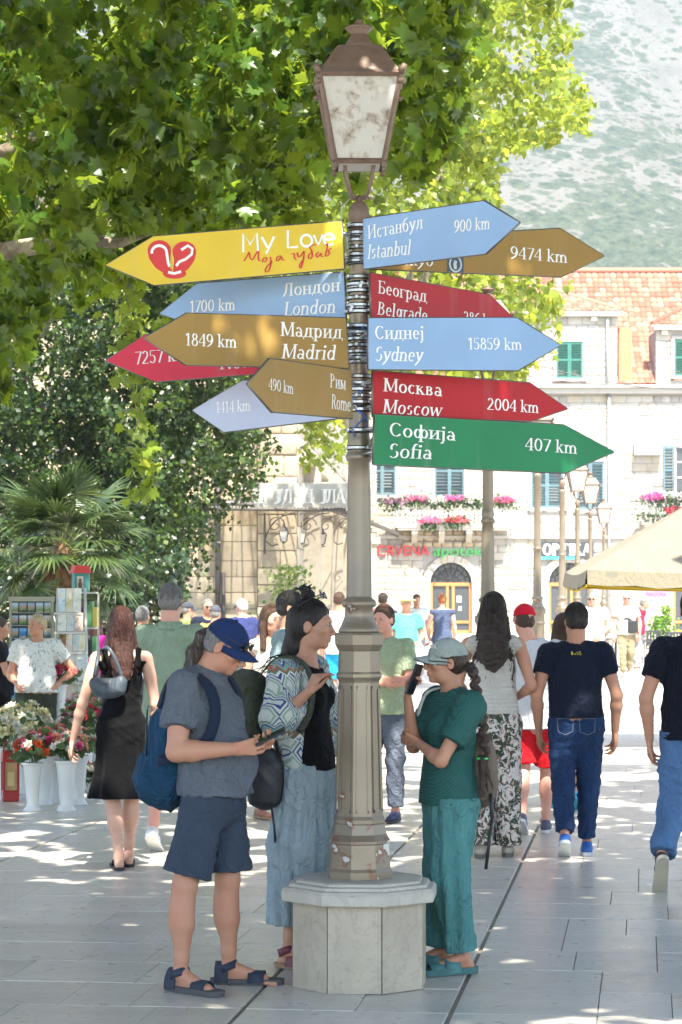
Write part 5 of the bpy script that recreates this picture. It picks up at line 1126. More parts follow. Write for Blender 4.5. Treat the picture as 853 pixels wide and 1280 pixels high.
def build_ground():
    pm = paving_mat(); V = []; F = []; parts = []
    m = MB(); m.add([(-600, -200, -.012), (600, -200, -.012), (600, 420, -.012), (-600, 420, -.012)], [(0, 1, 2, 3)]); gr = m.build('ground', None); gr.data.materials.append(M('joint_sand', (.27, .24, .195), .9)); gr['kind'] = 'structure'
    rng = np.random.default_rng(2)
    lanes = []; u = -14.0
    # long expansion joints parallel to GV
    o1 = G(557, 1280); u1 = o1.x*GU.x+o1.y*GU.y; o2 = G(285, 1280); u2 = o2.x*GU.x+o2.y*GU.y
    big = [u1, u2, u1+2.9, u2-2.6, u2-5.2, u1+5.8, u1+8.7, u2-7.8, u2-10.4]; big = sorted(big)
    h = .63; v = 6.0; k = 0; bx = MB(); bx.box((0, 0, 0), (1, 1, 1)); me = bx.mesh('slab', pm)
    # a slab with a small bevel, unit sized (scaled per piece)
    mb = MB(); e = .007; mb.v = [(-.5, -.5, -.5), (.5, -.5, -.5), (.5, .5, -.5), (-.5, .5, -.5), (-.5, -.5, .40), (.5, -.5, .40), (.5, .5, .40), (-.5, .5, .40), (-.5+e*.5, -.5+e, .5), (.5-e*.5, -.5+e, .5), (.5-e*.5, .5-e, .5), (-.5+e*.5, .5-e, .5)]
    mb.f = [(4, 5, 9, 8), (5, 6, 10, 9), (6, 7, 11, 10), (7, 4, 8, 11), (8, 9, 10, 11), (0, 1, 5, 4), (1, 2, 6, 5), (2, 3, 7, 6), (3, 0, 4, 7)]; mb.sm = [False]*9; me = mb.mesh('slab', pm)
    while v < 40:
        for a, b in zip(big[:-1], big[1:]):
            u = a+.010; tilt = .0
            while u < b-.012:
                w_ = rng.choice([.32, .40, .48, .62, .78, .95]); w_ = b-.010-u if b-.010-u < w_+.28 else w_
                c = GU*(u+w_/2)+GV*(v+h/2); d = c.y
                if d > 8.6 and abs(c.x) < d*.150+.5:
                    z = rng.normal()*.0009; vis = abs(c.x) < d*.1412+.25 and d > 9.9
                    if vis and len(parts) < 300 and d < 32: parts.append((c, w_-.003, h-.004, z))
                    else:
                        o = len(V); hw, hh = (w_-.003)/2, (h-.004)/2; q = [(-hw, -hh), (hw, -hh), (hw, hh), (-hw, hh)]
                        for ii, zz in ((0, -.02), (0, z-.001), (1, z)):
                            for x, y in q: f_ = 1-ii*.01; p = c+GU*x*f_+GV*y*f_; V.append((p.x, p.y, zz))
                        F += [(o+8, o+9, o+10, o+11)]+[(o+4+j, o+4+(j+1) % 4, o+8+(j+1) % 4, o+8+j) for j in range(4)]+[(o+j, o+(j+1) % 4, o+4+(j+1) % 4, o+4+j) for j in range(4)]
                u += w_
        v += h; k += 1
    root = empty('pavement', (0, 0, 0), kind='structure')
    for c, w_, hh, z in parts:
        o = bpy.data.objects.new('slab', me); C.objects.link(o); o.parent = root; o.location = (c.x, c.y, z-.02); o.rotation_euler = (rng.normal()*.0007, rng.normal()*.0009, GA); o.scale = (w_, hh, .04)
    o = link('slabs', npmesh('slabs', np.array(V), np.array(F), False, pm), root); o['kind'] = 'stuff'
    pf = paving_mat('paving_far', True)
    m = MB()
    def quad(pts, z): m.add([(x, y, z) for x, y in pts], [(0, 1, 2, 3)])
    # beyond the worked slabs and to the sides: one sheet with a hole where the slabs lie
    e0 = GV*(8.0); A = GV*40.0
    quad([(-300, 40), (300, 35), (300, 400), (-300, 400)], -.003)
    quad([(-300, -180), (300, -180), (300, 8.8), (-300, 8.8)], -.003)
    m.add([(-300, 8.8, -.003), (-1.9, 8.8, -.003), (-6.4, 40, -.003), (-300, 40, -.003)], [(0, 1, 2, 3)]); m.add([(1.9, 8.8, -.003), (300, 8.8, -.003), (300, 35, -.003), (6.1, 36, -.003)], [(0, 1, 2, 3)])
    m.build('far_paving', pf, root)
def build_mountain():
    n = 150; xs = np.linspace(-1300, 1300, n); ys = np.linspace(300, 3200, n); Xg, Yg = np.meshgrid(xs, ys, indexing='ij'); rng = np.random.default_rng(4)
    h = np.clip((Yg-330)/2500, 0, 1)**.86*1010
    for k in range(5):
        f = .0022*2**k; a = rng.uniform(0, 6.28, 4); h = h+(70/2**k)*np.clip((Yg-320)/500, 0, 1)*(np.sin(Xg*f*1.1+a[0]+1.3*np.sin(Yg*f*.7+a[1]))*np.sin(Yg*f*.8+a[2]+np.sin(Xg*f*.6+a[3])))
    h = h-.10*Xg*np.clip((Yg-400)/900, 0, 1)+rng.normal(size=h.shape)*2.2*np.clip((Yg-400)/300, 0, 1)-2.5
    V = np.stack([Xg, Yg, h], -1).reshape(-1, 3); idx = np.arange(n*n).reshape(n, n); F = np.stack([idx[:-1, :-1], idx[1:, :-1], idx[1:, 1:], idx[:-1, 1:]], -1).reshape(-1, 4)
    t = NT('mountain'); g = t.n('NewGeometry'); v = g.outputs['Position']; mp = t.n('Mapping'); mp.inputs['Scale'].default_value = (.35, 1, 1.6); mp.inputs['Rotation'].default_value = (0, R_(17), 0); t.l(v, mp.inputs[0])
    mp.inputs['Scale'].default_value = (1, .32, .35)
    big = t.noise(.006, 4, mp.outputs[0], .6, .4); band = t.noise(.022, 5, mp.outputs[0], .65); vs_ = t.n('Mapping'); vs_.inputs['Scale'].default_value = (1, .35, 1.3); t.l(v, vs_.inputs[0]); sc = t.noise(.10, 4, vs_.outputs[0], .8); sc2 = t.noise(.45, 3, vs_.outputs[0], .7)
    a = t.math('ADD', t.math('MULTIPLY', sc, .6), t.math('MULTIPLY', sc2, .4)); thr = t.math('ADD', a, t.math('MULTIPLY', t.math('SUBTRACT', t.math('ADD', t.math('MULTIPLY', big, .55), t.math('MULTIPLY', band, .45)), .47), .75))
    rock = t.ramp(band, [(.35, (.115, .115, .09)), (.5, (.17, .16, .13)), (.65, (.135, .13, .10))])
    vo = t.n('TexVoronoi'); vo.inputs['Scale'].default_value = .17; t.l(vs_.outputs[0], vo.inputs['Vector']); vo2 = t.n('TexVoronoi'); vo2.inputs['Scale'].default_value = .42; t.l(vs_.outputs[0], vo2.inputs['Vector'])
    den = t.math('ADD', t.math('MULTIPLY', t.math('SUBTRACT', big, .5), 1.7), t.math('MULTIPLY', t.math('SUBTRACT', band, .5), 1.5)); den = t.math('ADD', den, .47)
    b1 = t.math('SUBTRACT', t.math('ADD', den, t.math('MULTIPLY', t.math('SUBTRACT', sc, .5), .8)), vo.outputs['Distance']); b2 = t.math('SUBTRACT', t.math('ADD', den, -.08), vo2.outputs['Distance']); bush = t.math('MAXIMUM', t.ramp(t.math('ADD', b1, t.math('MULTIPLY', sc2, .5)), [(.22, 0), (.30, .95)]), t.ramp(t.math('ADD', b2, t.math('MULTIPLY', sc2, .4)), [(.20, 0), (.28, .8)]))
    t.l(t.mix(bush, rock, t.ramp(sc2, [(.35, (.035, .055, .035)), (.65, (.095, .11, .065))])), t.b.inputs['Base Color']); t.set(.95, 0, .1)
    t.bump(t.math('ADD', t.math('MULTIPLY', sc2, .5), sc), .7, 3)
    link('mountain', npmesh('mountain', V, F, True, t.m))['kind'] = 'structure'
def stone_mat(key, c, var=.13, warm=0):
    if key in _M: return _M[key]
    t = NT(key); g = t.n('NewGeometry'); oi = t.n('ObjectInfo'); rnd = t.math('FRACT', t.math('ADD', g.outputs['Random Per Island'], oi.outputs['Random'])); n = t.noise(2.2, 6, g.outputs['Position'], .65); n2 = t.noise(14, 4, g.outputs['Position'])
    cc = t.ramp(rnd, [(0, sc_(c, 1-var*1.6)), (.3, c), (.7, sc_(c, 1+var*.6)), (1, (c[0]*(1+var*.5), c[1]*(1), c[2]*(1-var)))]); cc = t.mix(t.ramp(n, [(.5, 0), (.72, .4)]), cc, sc_(c, .6)); t.base(cc); t.set(.85, 0, .25); t.bump(t.math('ADD', n2, n), .5, .02); _M[key] = t.m; return t.m
def wall_stones(parent, o, u, nrm, L, z0, z1, course, lens, mat, holes=(), proud=.03, joint=.012, parts=0, pick=None, seed=1, name='brick', quoin=0, mortar=None):
    """courses of separate stones on the face through o along u; holes: (a0, a1, z0, z1) left open"""
    rng = np.random.default_rng(seed); o = np.array(o, float); u = np.array(u, float); nn = np.array(nrm, float); cells = []; z = z0
    while z < z1-.02:
        hgt = min(course*rng.uniform(.85, 1.12), z1-z); hgt = z1-z if z1-z-hgt < course*.4 else hgt
        cuts = sorted([(h[0], h[1]) for h in holes if h[2] < z+hgt*.75 and h[3] > z+hgt*.25]); segs = []; a = 0
        for c0, c1 in cuts:
            if c0 > a: segs.append((a, c0))
            a = max(a, c1)
        if a < L: segs.append((a, L))
        for s0, s1 in segs:
            x = s0
            while x < s1-.01:
                w_ = rng.uniform(*lens); w_ = s1-x if s1-x < w_+lens[0]*.6 else w_; cells.append((x, z, w_, hgt, proud*rng.uniform(.6, 1.15))); x += w_
        z += hgt
    mb = MB(); e = .5; b = .40; mb.v = [(-e, -e, 0), (e, -e, 0), (e, e, 0), (-e, e, 0), (-e, -e, .6), (e, -e, .6), (e, e, .6), (-e, e, .6), (-.46, -.44, 1), (.46, -.44, 1), (.46, .44, 1), (-.46, .44, 1)]
    T = np.array(mb.v); Fq = np.array([(4, 5, 9, 8), (5, 6, 10, 9), (6, 7, 11, 10), (7, 4, 8, 11), (8, 9, 10, 11), (0, 1, 5, 4), (1, 2, 6, 5), (2, 3, 7, 6), (3, 0, 4, 7)])
    if parts:
        sc_v = [(-(c[2]*c[3]) if pick is None or pick(o+u*(c[0]+c[2]/2)+np.array((0, 0, c[1]+c[3]/2))) else 1e9) for c in cells]; ids = set(i for i in np.argsort(sc_v)[:parts] if sc_v[i] < 1e8)
    else: ids = set()
    me = npmesh(name, T, Fq, False, mat); V = []; n = 0
    for i, (x, z, w_, h_, pr) in enumerate(cells):
        c = o+u*(x+w_/2)+np.array((0, 0, z+h_/2))
        if i in ids:
            ob = bpy.data.objects.new(name, me); C.objects.link(ob); ob.parent = parent
            up = np.array((0, 0, 1.)); ob.matrix_basis = Matrix([[float(u[r]*(w_-joint)), float(up[r]*(h_-joint)), float(nn[r]*pr), float(c[r])] for r in range(3)]+[[0, 0, 0, 1]])
        else: V.append(c+T[:, :1]*(w_-joint)*u+T[:, 1:2]*(h_-joint)*np.array((0, 0, 1.))+T[:, 2:]*pr*nn); n += 1
    if n:
        ob = link(name+'work', npmesh(name+'work', np.concatenate(V), np.concatenate([Fq+12*i for i in range(n)]), False, mat), parent); ob['kind'] = 'stuff'
def wall_slab(parent, x0, x1, z0, z1, y0, y1, holes, mat, name='wall'):
    """solid wall in x-z with rectangular openings, y0 front, y1 back"""
    xs = sorted(set([x0, x1]+[h[0] for h in holes]+[h[1] for h in holes])); m = MB()
    for a, b in zip(xs[:-1], xs[1:]):
        zz = z0; c = (a+b)/2
        for h in sorted([h for h in holes if h[0] < c < h[1]], key=lambda h: h[2]):
            if h[2] > zz: m.box(((a+b)/2, (y0+y1)/2, (zz+h[2])/2), (b-a, y1-y0, h[2]-zz))
            zz = h[3]
        if zz < z1: m.box(((a+b)/2, (y0+y1)/2, (zz+z1)/2), (b-a, y1-y0, z1-zz))
    return m.build(name, mat, parent)
def shutter(parent, x, z, w_, h_, y, mat, n=14):
    m = MB()
    for sx in (-1, 1): m.box((x+sx*(w_/2-.04), y, z), (.08, .05, h_))
    for zz in (z-h_/2+.05, z, z+h_/2-.05): m.box((x, y+.002, zz), (w_-.16, .046, .10))
    for i in range(n): m.box((x, y, z-h_/2+.1+(h_-.2)*(i+.5)/n), (w_-.16, .012, (h_-.2)/n*.82), rot=Matrix.Rotation(R_(32), 3, 'X'))
    return m.build('shutter', mat, parent)
def window(parent, x, z, w_, h_, y, smat, closed=True, sill=True, side=None):
    r = empty('window', (0, 0, 0)); r.parent = parent; sm = stone_mat('trim_stone', (.44, .41, .36))
    m = MB(); t = .14
    for a, b in ((x-w_/2-t/2, 0), (x+w_/2+t/2, 0)): m.box((a, y-.03, z), (t, .10, h_))
    m.box((x, y-.035, z+h_/2+t/2), (w_+2*t, .11, t)); m.box((x, y-.05, z-h_/2-t/2), (w_+2*t+.1, .16, t)); m.build('frame', sm, r)
    if closed:
        shutter(r, x-w_/4, z, w_/2-.01, h_-.02, y-.02, smat); shutter(r, x+w_/4, z, w_/2-.01, h_-.02, y-.02, smat)
    else:
        m = MB(); m.box((x, y+.12, z), (w_, .02, h_)); m.build('pane', M('window_glass', (.05, .06, .07), .08), r); m = MB(); wm = M('window_white', (.7, .7, .68), .5)
        for a in (-.5, 0, .5): m.box((x+a*(w_-.07), y+.09, z), (.07, .05, h_))
        for b in (-.5, -.15, .18, .5): m.box((x, y+.088, z+b*(h_-.07)), (w_, .046, .06))
        m.build('sash', wm, r); shutter(r, x-w_*.78, z, w_*.5, h_-.02, y-.08, smat); shutter(r, x+w_*.78, z, w_*.5, h_-.02, y-.08, smat)
    return r
def roof_tiles(parent, x0, x1, y0, z0, y1, z1, mat, step=.30, row=.40, parts=0, pick=None, clip=None):
    d = np.array((0, y1-y0, z1-z0)); L = np.linalg.norm(d); d /= L; nn = np.array((0, -d[2], d[1])); nn = nn if nn[2] > 0 else -nn
    n = 6; T = []
    for k, (r_, t) in enumerate(((.60, 0), (.50, 1.12))):
        for i in range(n+1): a = pi*i/n; T.append((-cos(a)*r_, t, sin(a)*r_*.75+(.10 if k == 0 else 0)))
    for i in range(n+1): a = pi*i/n; T.append((-cos(a)*.5, 0, sin(a)*.36))
    T = np.array(T); F = [(i, i+1, i+n+2, i+n+1) for i in range(n)]+[(i+2*n+2, i+2*n+3, i+1, i) for i in range(n)]; F = np.array(F); rng = np.random.default_rng(8); V = []; k = 0; me = npmesh('roof_tile', T, F, True, mat); c_ = 0; rows = int(L/row)
    for j in range(rows):
        for i in range(int((x1-x0)/step)):
            p = np.array((x0+(i+.5)*step+rng.normal()*.008, y0, z0))+d*row*j+nn*.02
            if clip and not clip(p): continue
            A = np.array((1, 0, 0))*step*1.02; B = d*row; Cn = nn*step*.62*rng.uniform(.9, 1.1)
            if c_ < parts and (pick is None or pick(p)):
                ob = bpy.data.objects.new('roof_tile', me); C.objects.link(ob); ob.parent = parent; ob.matrix_basis = Matrix([[float(A[r]), float(B[r]), float(Cn[r]), float(p[r])] for r in range(3)]+[[0, 0, 0, 1]]); c_ += 1
            else: V.append(p+T[:, :1]*A+T[:, 1:2]*B+T[:, 2:]*Cn); k += 1
    if k: o = link('roof_tiling', npmesh('roof_tiling', np.concatenate(V), np.concatenate([F+len(T)*i for i in range(k)]), True, mat), parent); o['kind'] = 'stuff'
def tile_mat():
    if 'tile' in _M: return _M['tile']
    t = NT('tile'); g = t.n('NewGeometry'); oi = t.n('ObjectInfo'); r = t.math('FRACT', t.math('ADD', g.outputs['Random Per Island'], oi.outputs['Random'])); n = t.noise(1.4, 5, g.outputs['Position'])
    c = t.ramp(r, [(0, (.24, .09, .055)), (.4, (.33, .135, .085)), (.8, (.38, .175, .115)), (1, (.36, .21, .15))]); t.base(t.mix(t.ramp(n, [(.5, 0), (.75, .35)]), c, (.30, .14, .09))); t.set(.8, 0, .3); _M['tile'] = t.m; return t.m
def flowers(name, loc, n, size, cols, label, cat, group=None, leafc=(.05, .09, .03), r=(.3, .15, .15), seed=1, leafn=120, droop=False, parent=None):
    rng = np.random.default_rng(seed); e = empty(name, loc, 0, label, cat, group)
    if parent is not None: e.parent = parent
    leaves('foliage', rng.normal(size=(leafn, 3))*np.array(r)*.55, size*1.3, 'oval', leafmat('bloom_leaf_%.2f' % leafc[1], leafc, sc_(leafc, 1.8), (.1, .2, .03)), e, rng, .2, .4)
    for k, c in enumerate(cols):
        m = n//len(cols); p = rng.normal(size=(m, 3)); p /= np.linalg.norm(p, axis=1, keepdims=True); p *= np.array(r)*rng.uniform(.55, 1.05, (m, 1)); p[:, 2] = np.abs(p[:, 2])*(1 if not droop else .6)+(.02 if not droop else -.04); p[:, 1] -= .02
        for q in (p,):
            qq = np.repeat(q, 7, 0)+rng.normal(size=(m*7, 3))*size*.26; leaves('blossom', qq, size*.62, 'oval', leafmat('petal_%d_%d_%d' % tuple(int(x*100) for x in c), sc_(c, .9), c, c, .6, .35), e, rng, -.3, .1)
    return e
def sans(txt, px0, px1, pyb, d, hpx, mat, parent, name='lettering', ext=.05):
    cu = bpy.data.curves.new(name, 'FONT'); cu.body = txt; cu.extrude = ext; cu.bevel_depth = 0; cu.size = 1; tmp = bpy.data.objects.new(name, cu); C.objects.link(tmp)
    dg = bpy.context.evaluated_depsgraph_get(); me = bpy.data.meshes.new_from_object(tmp.evaluated_get(dg)); bpy.data.objects.remove(tmp); me.materials.clear()
    v = np.array([q.co for q in me.vertices]); x0, x1 = v[:, 0].min(), v[:, 0].max(); cap = .73
    A, B = P(px0, pyb, d), P(px1, pyb, d); H = hpx/FPX*d
    me.transform(Matrix.Translation(A) @ Matrix.Diagonal(((B.x-A.x)/(x1-x0), 1, H/cap, 1)) @ Matrix.Rotation(pi/2, 4, 'X') @ Matrix.Translation((-x0, 0, 0)))
    return link(name, me, parent, mat)
def arch_door(parent, pxc, pw, ptop, d, wood=(.42, .15, .05)):
    xc = X(pxc, d); w_ = pw/FPX*d; zt = Z(ptop, d); sp = zt-w_/2; r = empty('shop_door', (0, 0, 0)); r.parent = parent; st = stone_mat('trim_stone', (.44, .41, .36)); wd = M('door_wood', wood, .5, bs=.2); gl = M('shop_glass', (.05, .06, .07), .12)
    m = MB(); n = 11
    for i in range(n):
        a0, a1 = pi*i/n+.01, pi*(i+1)/n-.01; R0, R1 = w_/2, w_/2+.36; q = [(xc+R*cos(a), sp+R*sin(a)) for R, a in ((R0, a0), (R1, a0), (R1, a1), (R0, a1))]; m.prism(q, d-.10, d+.1)
    for s_ in (-1, 1):
        for k in range(6): m.box((xc+s_*(w_/2+.18), d, sp*(k+.5)/6), (.36, .18+.03*(k % 2), sp/6-.012))
    fixn(m.build('stone_surround', st, r))
    m = MB(); m.prism([(xc+w_/2*cos(pi*i/16), sp+w_/2*sin(pi*i/16)) for i in range(17)], d+.22, d+.24); fixn(m.build('fanlight', gl, r))
    m = MB()
    for i in range(1, 8): a = pi*i/8; m.tube([(xc+.12*cos(a), d+.2, sp+.12*sin(a)), (xc+w_*.48*cos(a), d+.2, sp+w_*.48*sin(a))], .016, 5)
    for R in (.2, .36, .46): m.tube([(xc+w_*R*cos(pi*i/14), d+.19, sp+w_*R*sin(pi*i/14)) for i in range(15)], .018, 5)
    for i in range(7):
        a = pi*(i+.5)/7; cx, cz = xc+w_*.29*cos(a), sp+w_*.29*sin(a); m.tube([(cx+.09*cos(t), d+.18, cz+.09*sin(t)) for t in np.linspace(0, 5, 9)], .014, 4)
    m.build('grille', M('wrought_iron', (.03, .03, .032), .5, .3), r)
    m = MB(); m.box((xc, d+.21, sp-.05), (w_, .14, .16)); m.box((xc, d+.20, .08), (w_, .1, .16))
    for a in (-.5, -.09, .06, .5): m.box((xc+a*(w_-.12), d+.205, sp/2), (.13, .12, sp-.12))
    m.box((xc, d+.2, .55), (w_-.2, .09, .12)); m.build('door_frame', wd, r); m = MB(); m.box((xc, d+.25, sp/2), (w_-.1, .02, sp)); m.build('door_glass', gl, r)
    for a, b, c_, e in ((-.12, 1.75, .16, .22), (.2, 1.65, .22, .3), (.22, 1.2, .14, .2)): m = MB(); m.box((xc+a*w_, d+.235, b), (c_, .006, e)); m.build('notice', M('paper', (.7, .7, .68), .6), r)
    return (xc-w_/2-.36, xc+w_/2+.36, 0, zt+.36), r
def build_white():
    d = 116; b = empty('stone_townhouse', (0, 0, 0), 0, 'white stone townhouse with green shutters, orange tiled roof and a pharmacy below', 'building')
    wm = stone_mat('white_ashlar', (.375, .35, .305), .16); core = M('wall_core', (.33, .31, .28), .9); smg = M('shutter_green', (.03, .15, .11), .55); smb = M('shutter_blue', (.095, .165, .185), .6); st = stone_mat('trim_stone', (.44, .41, .36))
    X0, X1 = X(380, d), X(380, d)+30; holes = []; h1, r1 = arch_door(b, 564, 52, 703, d, (.50, .20, .06)); h2, r2 = arch_door(b, 712, 52, 703, d, (.50, .16, .05)); h3, r3 = arch_door(b, 868, 52, 703, d)
    for h in (h1, h2, h3): holes.append(h)
    W = [(562, 589, 37, 64, smb, True), (684, 607, 40, 56, smb, True), (738, 607, 34, 60, smb, True), (858, 588, 28, 60, smb, False), (478, 589, 34, 60, smb, True), (930, 588, 34, 60, smb, True)]
    W2 = [(712, 450, 33, 46, smg, True), (625, 450, 33, 46, smg, True), (859, 447, 32, 46, smg, True), (540, 450, 33, 46, smg, True), (950, 447, 32, 46, smg, True)]
    for px, py, w_, h_, s_, cl in W:
        window(b, X(px, d), Z(py, d), w_/FPX*d, h_/FPX*d, d, s_, cl); x, z = X(px, d), Z(py, d); holes.append((x-w_/FPX*d/2-.15, x+w_/FPX*d/2+.15, z-h_/FPX*d/2-.2, z+h_/FPX*d/2+.15))
    rel = [(h[0]-X0, h[1]-X0, h[2], h[3]) for h in holes]
    wall_slab(b, X0, X1, 0, 11.9, d+.01, d+.5, [(h[0], h[1], h[2], h[3]) for h in holes if h[2] > .1]+[(h[0]+.36, h[1]-.36, 0, h[3]-.36) for h in holes if h[2] < .1], core)
    vis = lambda p: X(455, d) < p[0] < X(853, d) and Z(700, d) < p[2] < Z(470, d)
    wall_stones(b, (X0, d, 0), (1, 0, 0), (0, -1, 0), X1-X0, 0, 11.4, .36, (.38, .85), wm, rel, .035, .02, 300, vis, 3)
    m = MB(); m.box(((X0+X1)/2, d-.05, 4.62), (X1-X0, .26, .14)); m.box(((X0+X1)/2, d-.12, 11.62), (X1-X0, .5, .26)); m.box(((X0+X1)/2, d-.2, 11.83), (X1-X0+.2, .7, .14)); m.build('cornice', st, b)
    m = MB(); m.box(((X0+X1)/2, d+6, 6), (X1-X0-.1, 11, 11.9)); m.build('rear_block', core, b)
    tm = tile_mat()
    # main roof
    m = MB(); yE, zE, yR, zR = d+.1, 11.95, d+7.2, 18.35; m.add([(X0, yE, zE-.05), (X1, yE, zE-.05), (X1, yR, zR-.05), (X0, yR, zR-.05), (X0, yR+7, zE), (X1, yR+7, zE)], [(0, 1, 2, 3), (3, 2, 5, 4), (0, 3, 4), (1, 5, 2)]); m.build('roof', M('roof_under', (.30, .11, .06), .9), b)
    g1 = (X(560, d), X(772, d)); g2 = (X(820, d), X(820, d)+9)
    roof_tiles(b, X(540, d), X1, yE, zE, yR, zR, tm, .31, .42, 170, lambda p: X(775, d) < p[0] < X(856, d))
    m = MB(); m.tube([(X0, yR, zR+.02), (X1, yR, zR+.02)], .16, 8); m.build('ridge', tm, b)
    # upper wall pieces (dormers flush with the facade)
    for k, (a, c, ze) in enumerate(((g1[0], g1[1], 15.2), (g2[0], g2[1], 14.55))):
        g = empty('dormer', (0, 0, 0)); g.parent = b
        hs = []
        for px, py, w_, h_, s_, cl in W2:
            x, z = X(px, d), Z(py, d)
            if a < x < c: window(b, x, z, w_/FPX*d, h_/FPX*d, d, s_, cl); hs.append((x-w_/FPX*d/2-.15, x+w_/FPX*d/2+.15, z-h_/FPX*d/2-.2, z+h_/FPX*d/2+.15))
        wall_slab(g, a, c, 11.95, ze, d+.03, d+.5, hs, core, 'wall'); wall_stones(g, (a, d+.02, 11.95), (1, 0, 0), (0, -1, 0), c-a, 0, ze-11.95, .36, (.38, .85), wm, [(h[0]-a, h[1]-a, h[2]-11.95, h[3]-11.95) for h in hs], .035, .02, 0, None, 4+k)
        m = MB(); m.box(((a+c)/2, d-.10, ze+.06), (c-a+.3, .5, .12)); m.box(((a+c)/2, d-.25, ze+.17), (c-a+.5, .3, .10)); [m.box((x, d-.12, ze-.12), (.3, .26, .2)) for x in np.arange(a+.4, c, 2.2)]; m.build('eaves', st, g)
        m = MB(); m.box((a+.06, d+2.5, (ze+12)/2), (.1, 5, ze-12)); m.box((c-.06, d+2.5, (ze+12)/2), (.1, 5, ze-12)); m.build('cheek', core, g)
        # hipped roof of the dormer
        yb = d-.2; sl = (zR-ze)/(yR-yb); w_ = c-a
        roof_tiles(g, a-.2, c+.2, yb, ze+.2, yR-.3, zR+.12, tm, .31, .42, 120 if k == 0 else 0, lambda p: p[0] > X(690, d), lambda p, a=a, c=c, yb=yb, k=k: (p[0] < c+.2-(p[1]-yb)*.95) and (k == 0 or p[0] > a-.2+(p[1]-yb)*.95))
        hx = c+.2-(yR-.3-yb)*.95; m = MB()
        m.add([(a-.2, yb, ze+.15), (c+.2, yb, ze+.15), (max(hx, a), yR-.3, zR+.05), (a-.2 if k == 0 else a-.2+(yR-.3-yb)*.95, yR-.3, zR+.05), (c+.2, yR, ze+.15)], [(0, 1, 2, 3), (1, 4, 2)]); m.build('roof', M('roof_under', (.30, .11, .06), .9), g)
        m = MB(); m.tube([(c+.2, yb, ze+.28), (max(hx, a), yR-.3, zR+.2)], .13, 7)
        if k: m.tube([(a-.2, yb, ze+.28), (a-.2+(yR-.3-yb)*.95, yR-.3, zR+.2)], .13, 7)
        m.build('hip_tiles', tm, g)
    m = MB()
    for i in range(5): m.box((g1[1]+.14+.13*i, d+.4, 13.35), (.12, .5, 2.7))
    m.build('copper_cladding', M('copper_clad', (.50, .20, .09), .5, var=.25), b)
    m = MB(); m.tube([(X(761, d), d-.18, 11.5), (X(761, d), d-.18, .2)], .085, 8); m.tube([(X(759, d), d-.18, 15.1), (X(759, d), d-.18, 12)], .07, 8); m.build('drainpipe', M('zinc', (.36, .37, .38), .5, .5), b)
    # balconies
    def balcony(pa, pb, pt, pf, nm, seed):
        xa, xb = X(pa, d), X(pb, d); zt, zf = Z(pt, d), Z(pf, d); r = empty('balcony', (0, 0, 0)); r.parent = b; wt = M('balustrade_white', (.62, .61, .58), .6)
        m = MB(); m.box(((xa+xb)/2, d-.55, zf-.08), (xb-xa+.2, 1.1, .18)); m.box(((xa+xb)/2, d-.55, zf-.22), (xb-xa, 1.0, .12)); m.build('slab', st, r)
        m = MB(); m.box(((xa+xb)/2, d-1.0, zt), (xb-xa, .12, .09)); n = int((xb-xa)/.20)
        for i in range(n+1): m.box((xa+(xb-xa)*i/n, d-1.0, (zt+zf)/2), (.10, .08, zt-zf))
        m.build('balustrade', wt, r)
        for k in range(int((xb-xa)/1.3)):
            m = MB(); x = xa+.8+k*1.3; m.prism([(d-1.0, zf-.28), (d-1.0, zf-.45), (d-.02, zf-.95), (d-.02, zf-.28)], x-.14, x+.14, 'yz'); fixn(m.build('corbel', st, r))
    balcony(497, 632, 628, 656, 'b', 1); balcony(802, 900, 628, 652, 'c', 2)
    wall_stones(b, (X(503, d), d-.06, Z(684, d)), (1, 0, 0), (0, -1, 0), X(618, d)-X(503, d), 0, .82, .27, (.42, .55), stone_mat('ochre_stone', (.40, .33, .23)), (), .10, .05, 0, None, 5)
    k = 0
    for px, py, cs, n in ((537, 651, [(.72, .18, .34), (.80, .35, .50)], 60), (570, 650, [(.72, .10, .12), (.8, .25, .3)], 60), (520, 624, [(.72, .10, .30), (.7, .3, .4)], 30), (567, 624, [(.75, .15, .38), (.6, .2, .4)], 40), (627, 626, [(.75, .2, .4), (.7, .12, .25)], 40), (545, 625, [(.75, .75, .7)], 40), (595, 626, [(.75, .75, .7)], 40), (492, 628, [(.3, .15, .25), (.5, .3, .4)], 30),
                         (815, 622, [(.78, .12, .42), (.7, .25, .5)], 70), (835, 620, [(.78, .78, .74)], 50), (852, 622, [(.7, .5, .6), (.78, .78, .74)], 40), (812, 640, [(.7, .72, .66)], 50), (838, 638, [(.7, .1, .15)], 20)):
        k += 1; lab = {537: 'pink geraniums hanging lower left from the pharmacy balcony', 570: 'red geraniums hanging in the middle of the pharmacy balcony'}.get(px, ['pale', 'deep pink', 'white', 'mixed'][k % 4]+' flowers in the box %s the %s' % (('on', 'left balcony rail') if px < 700 else ('on', 'right balcony rail')))
        flowers('flower_box', (X(px, d), d-1.12, Z(py+4, d)), n*3, .13, cs, FL_LAB[k-1], 'flowers', 'flower boxes on the balconies', r=(.62, .22, .28), seed=k, leafn=160)
    m = MB(); m.box((X(809, d), d-.35, Z(561, d)), (1.3, .5, .66), bev=.04); ac = m.build('unit', M('ac_white', (.55, .55, .53), .5)); r = empty('air_conditioner', (0, 0, 0), 0, 'white air conditioner unit fixed high on the townhouse wall', 'air conditioner'); ac.parent = r; m = MB(); [m.box((X(806, d), d-.61, Z(561, d)-.25+.06*i), (.8, .02, .03)) for i in range(9)]; m.build('grille', M('ac_grey', (.3, .3, .3), .5), r)
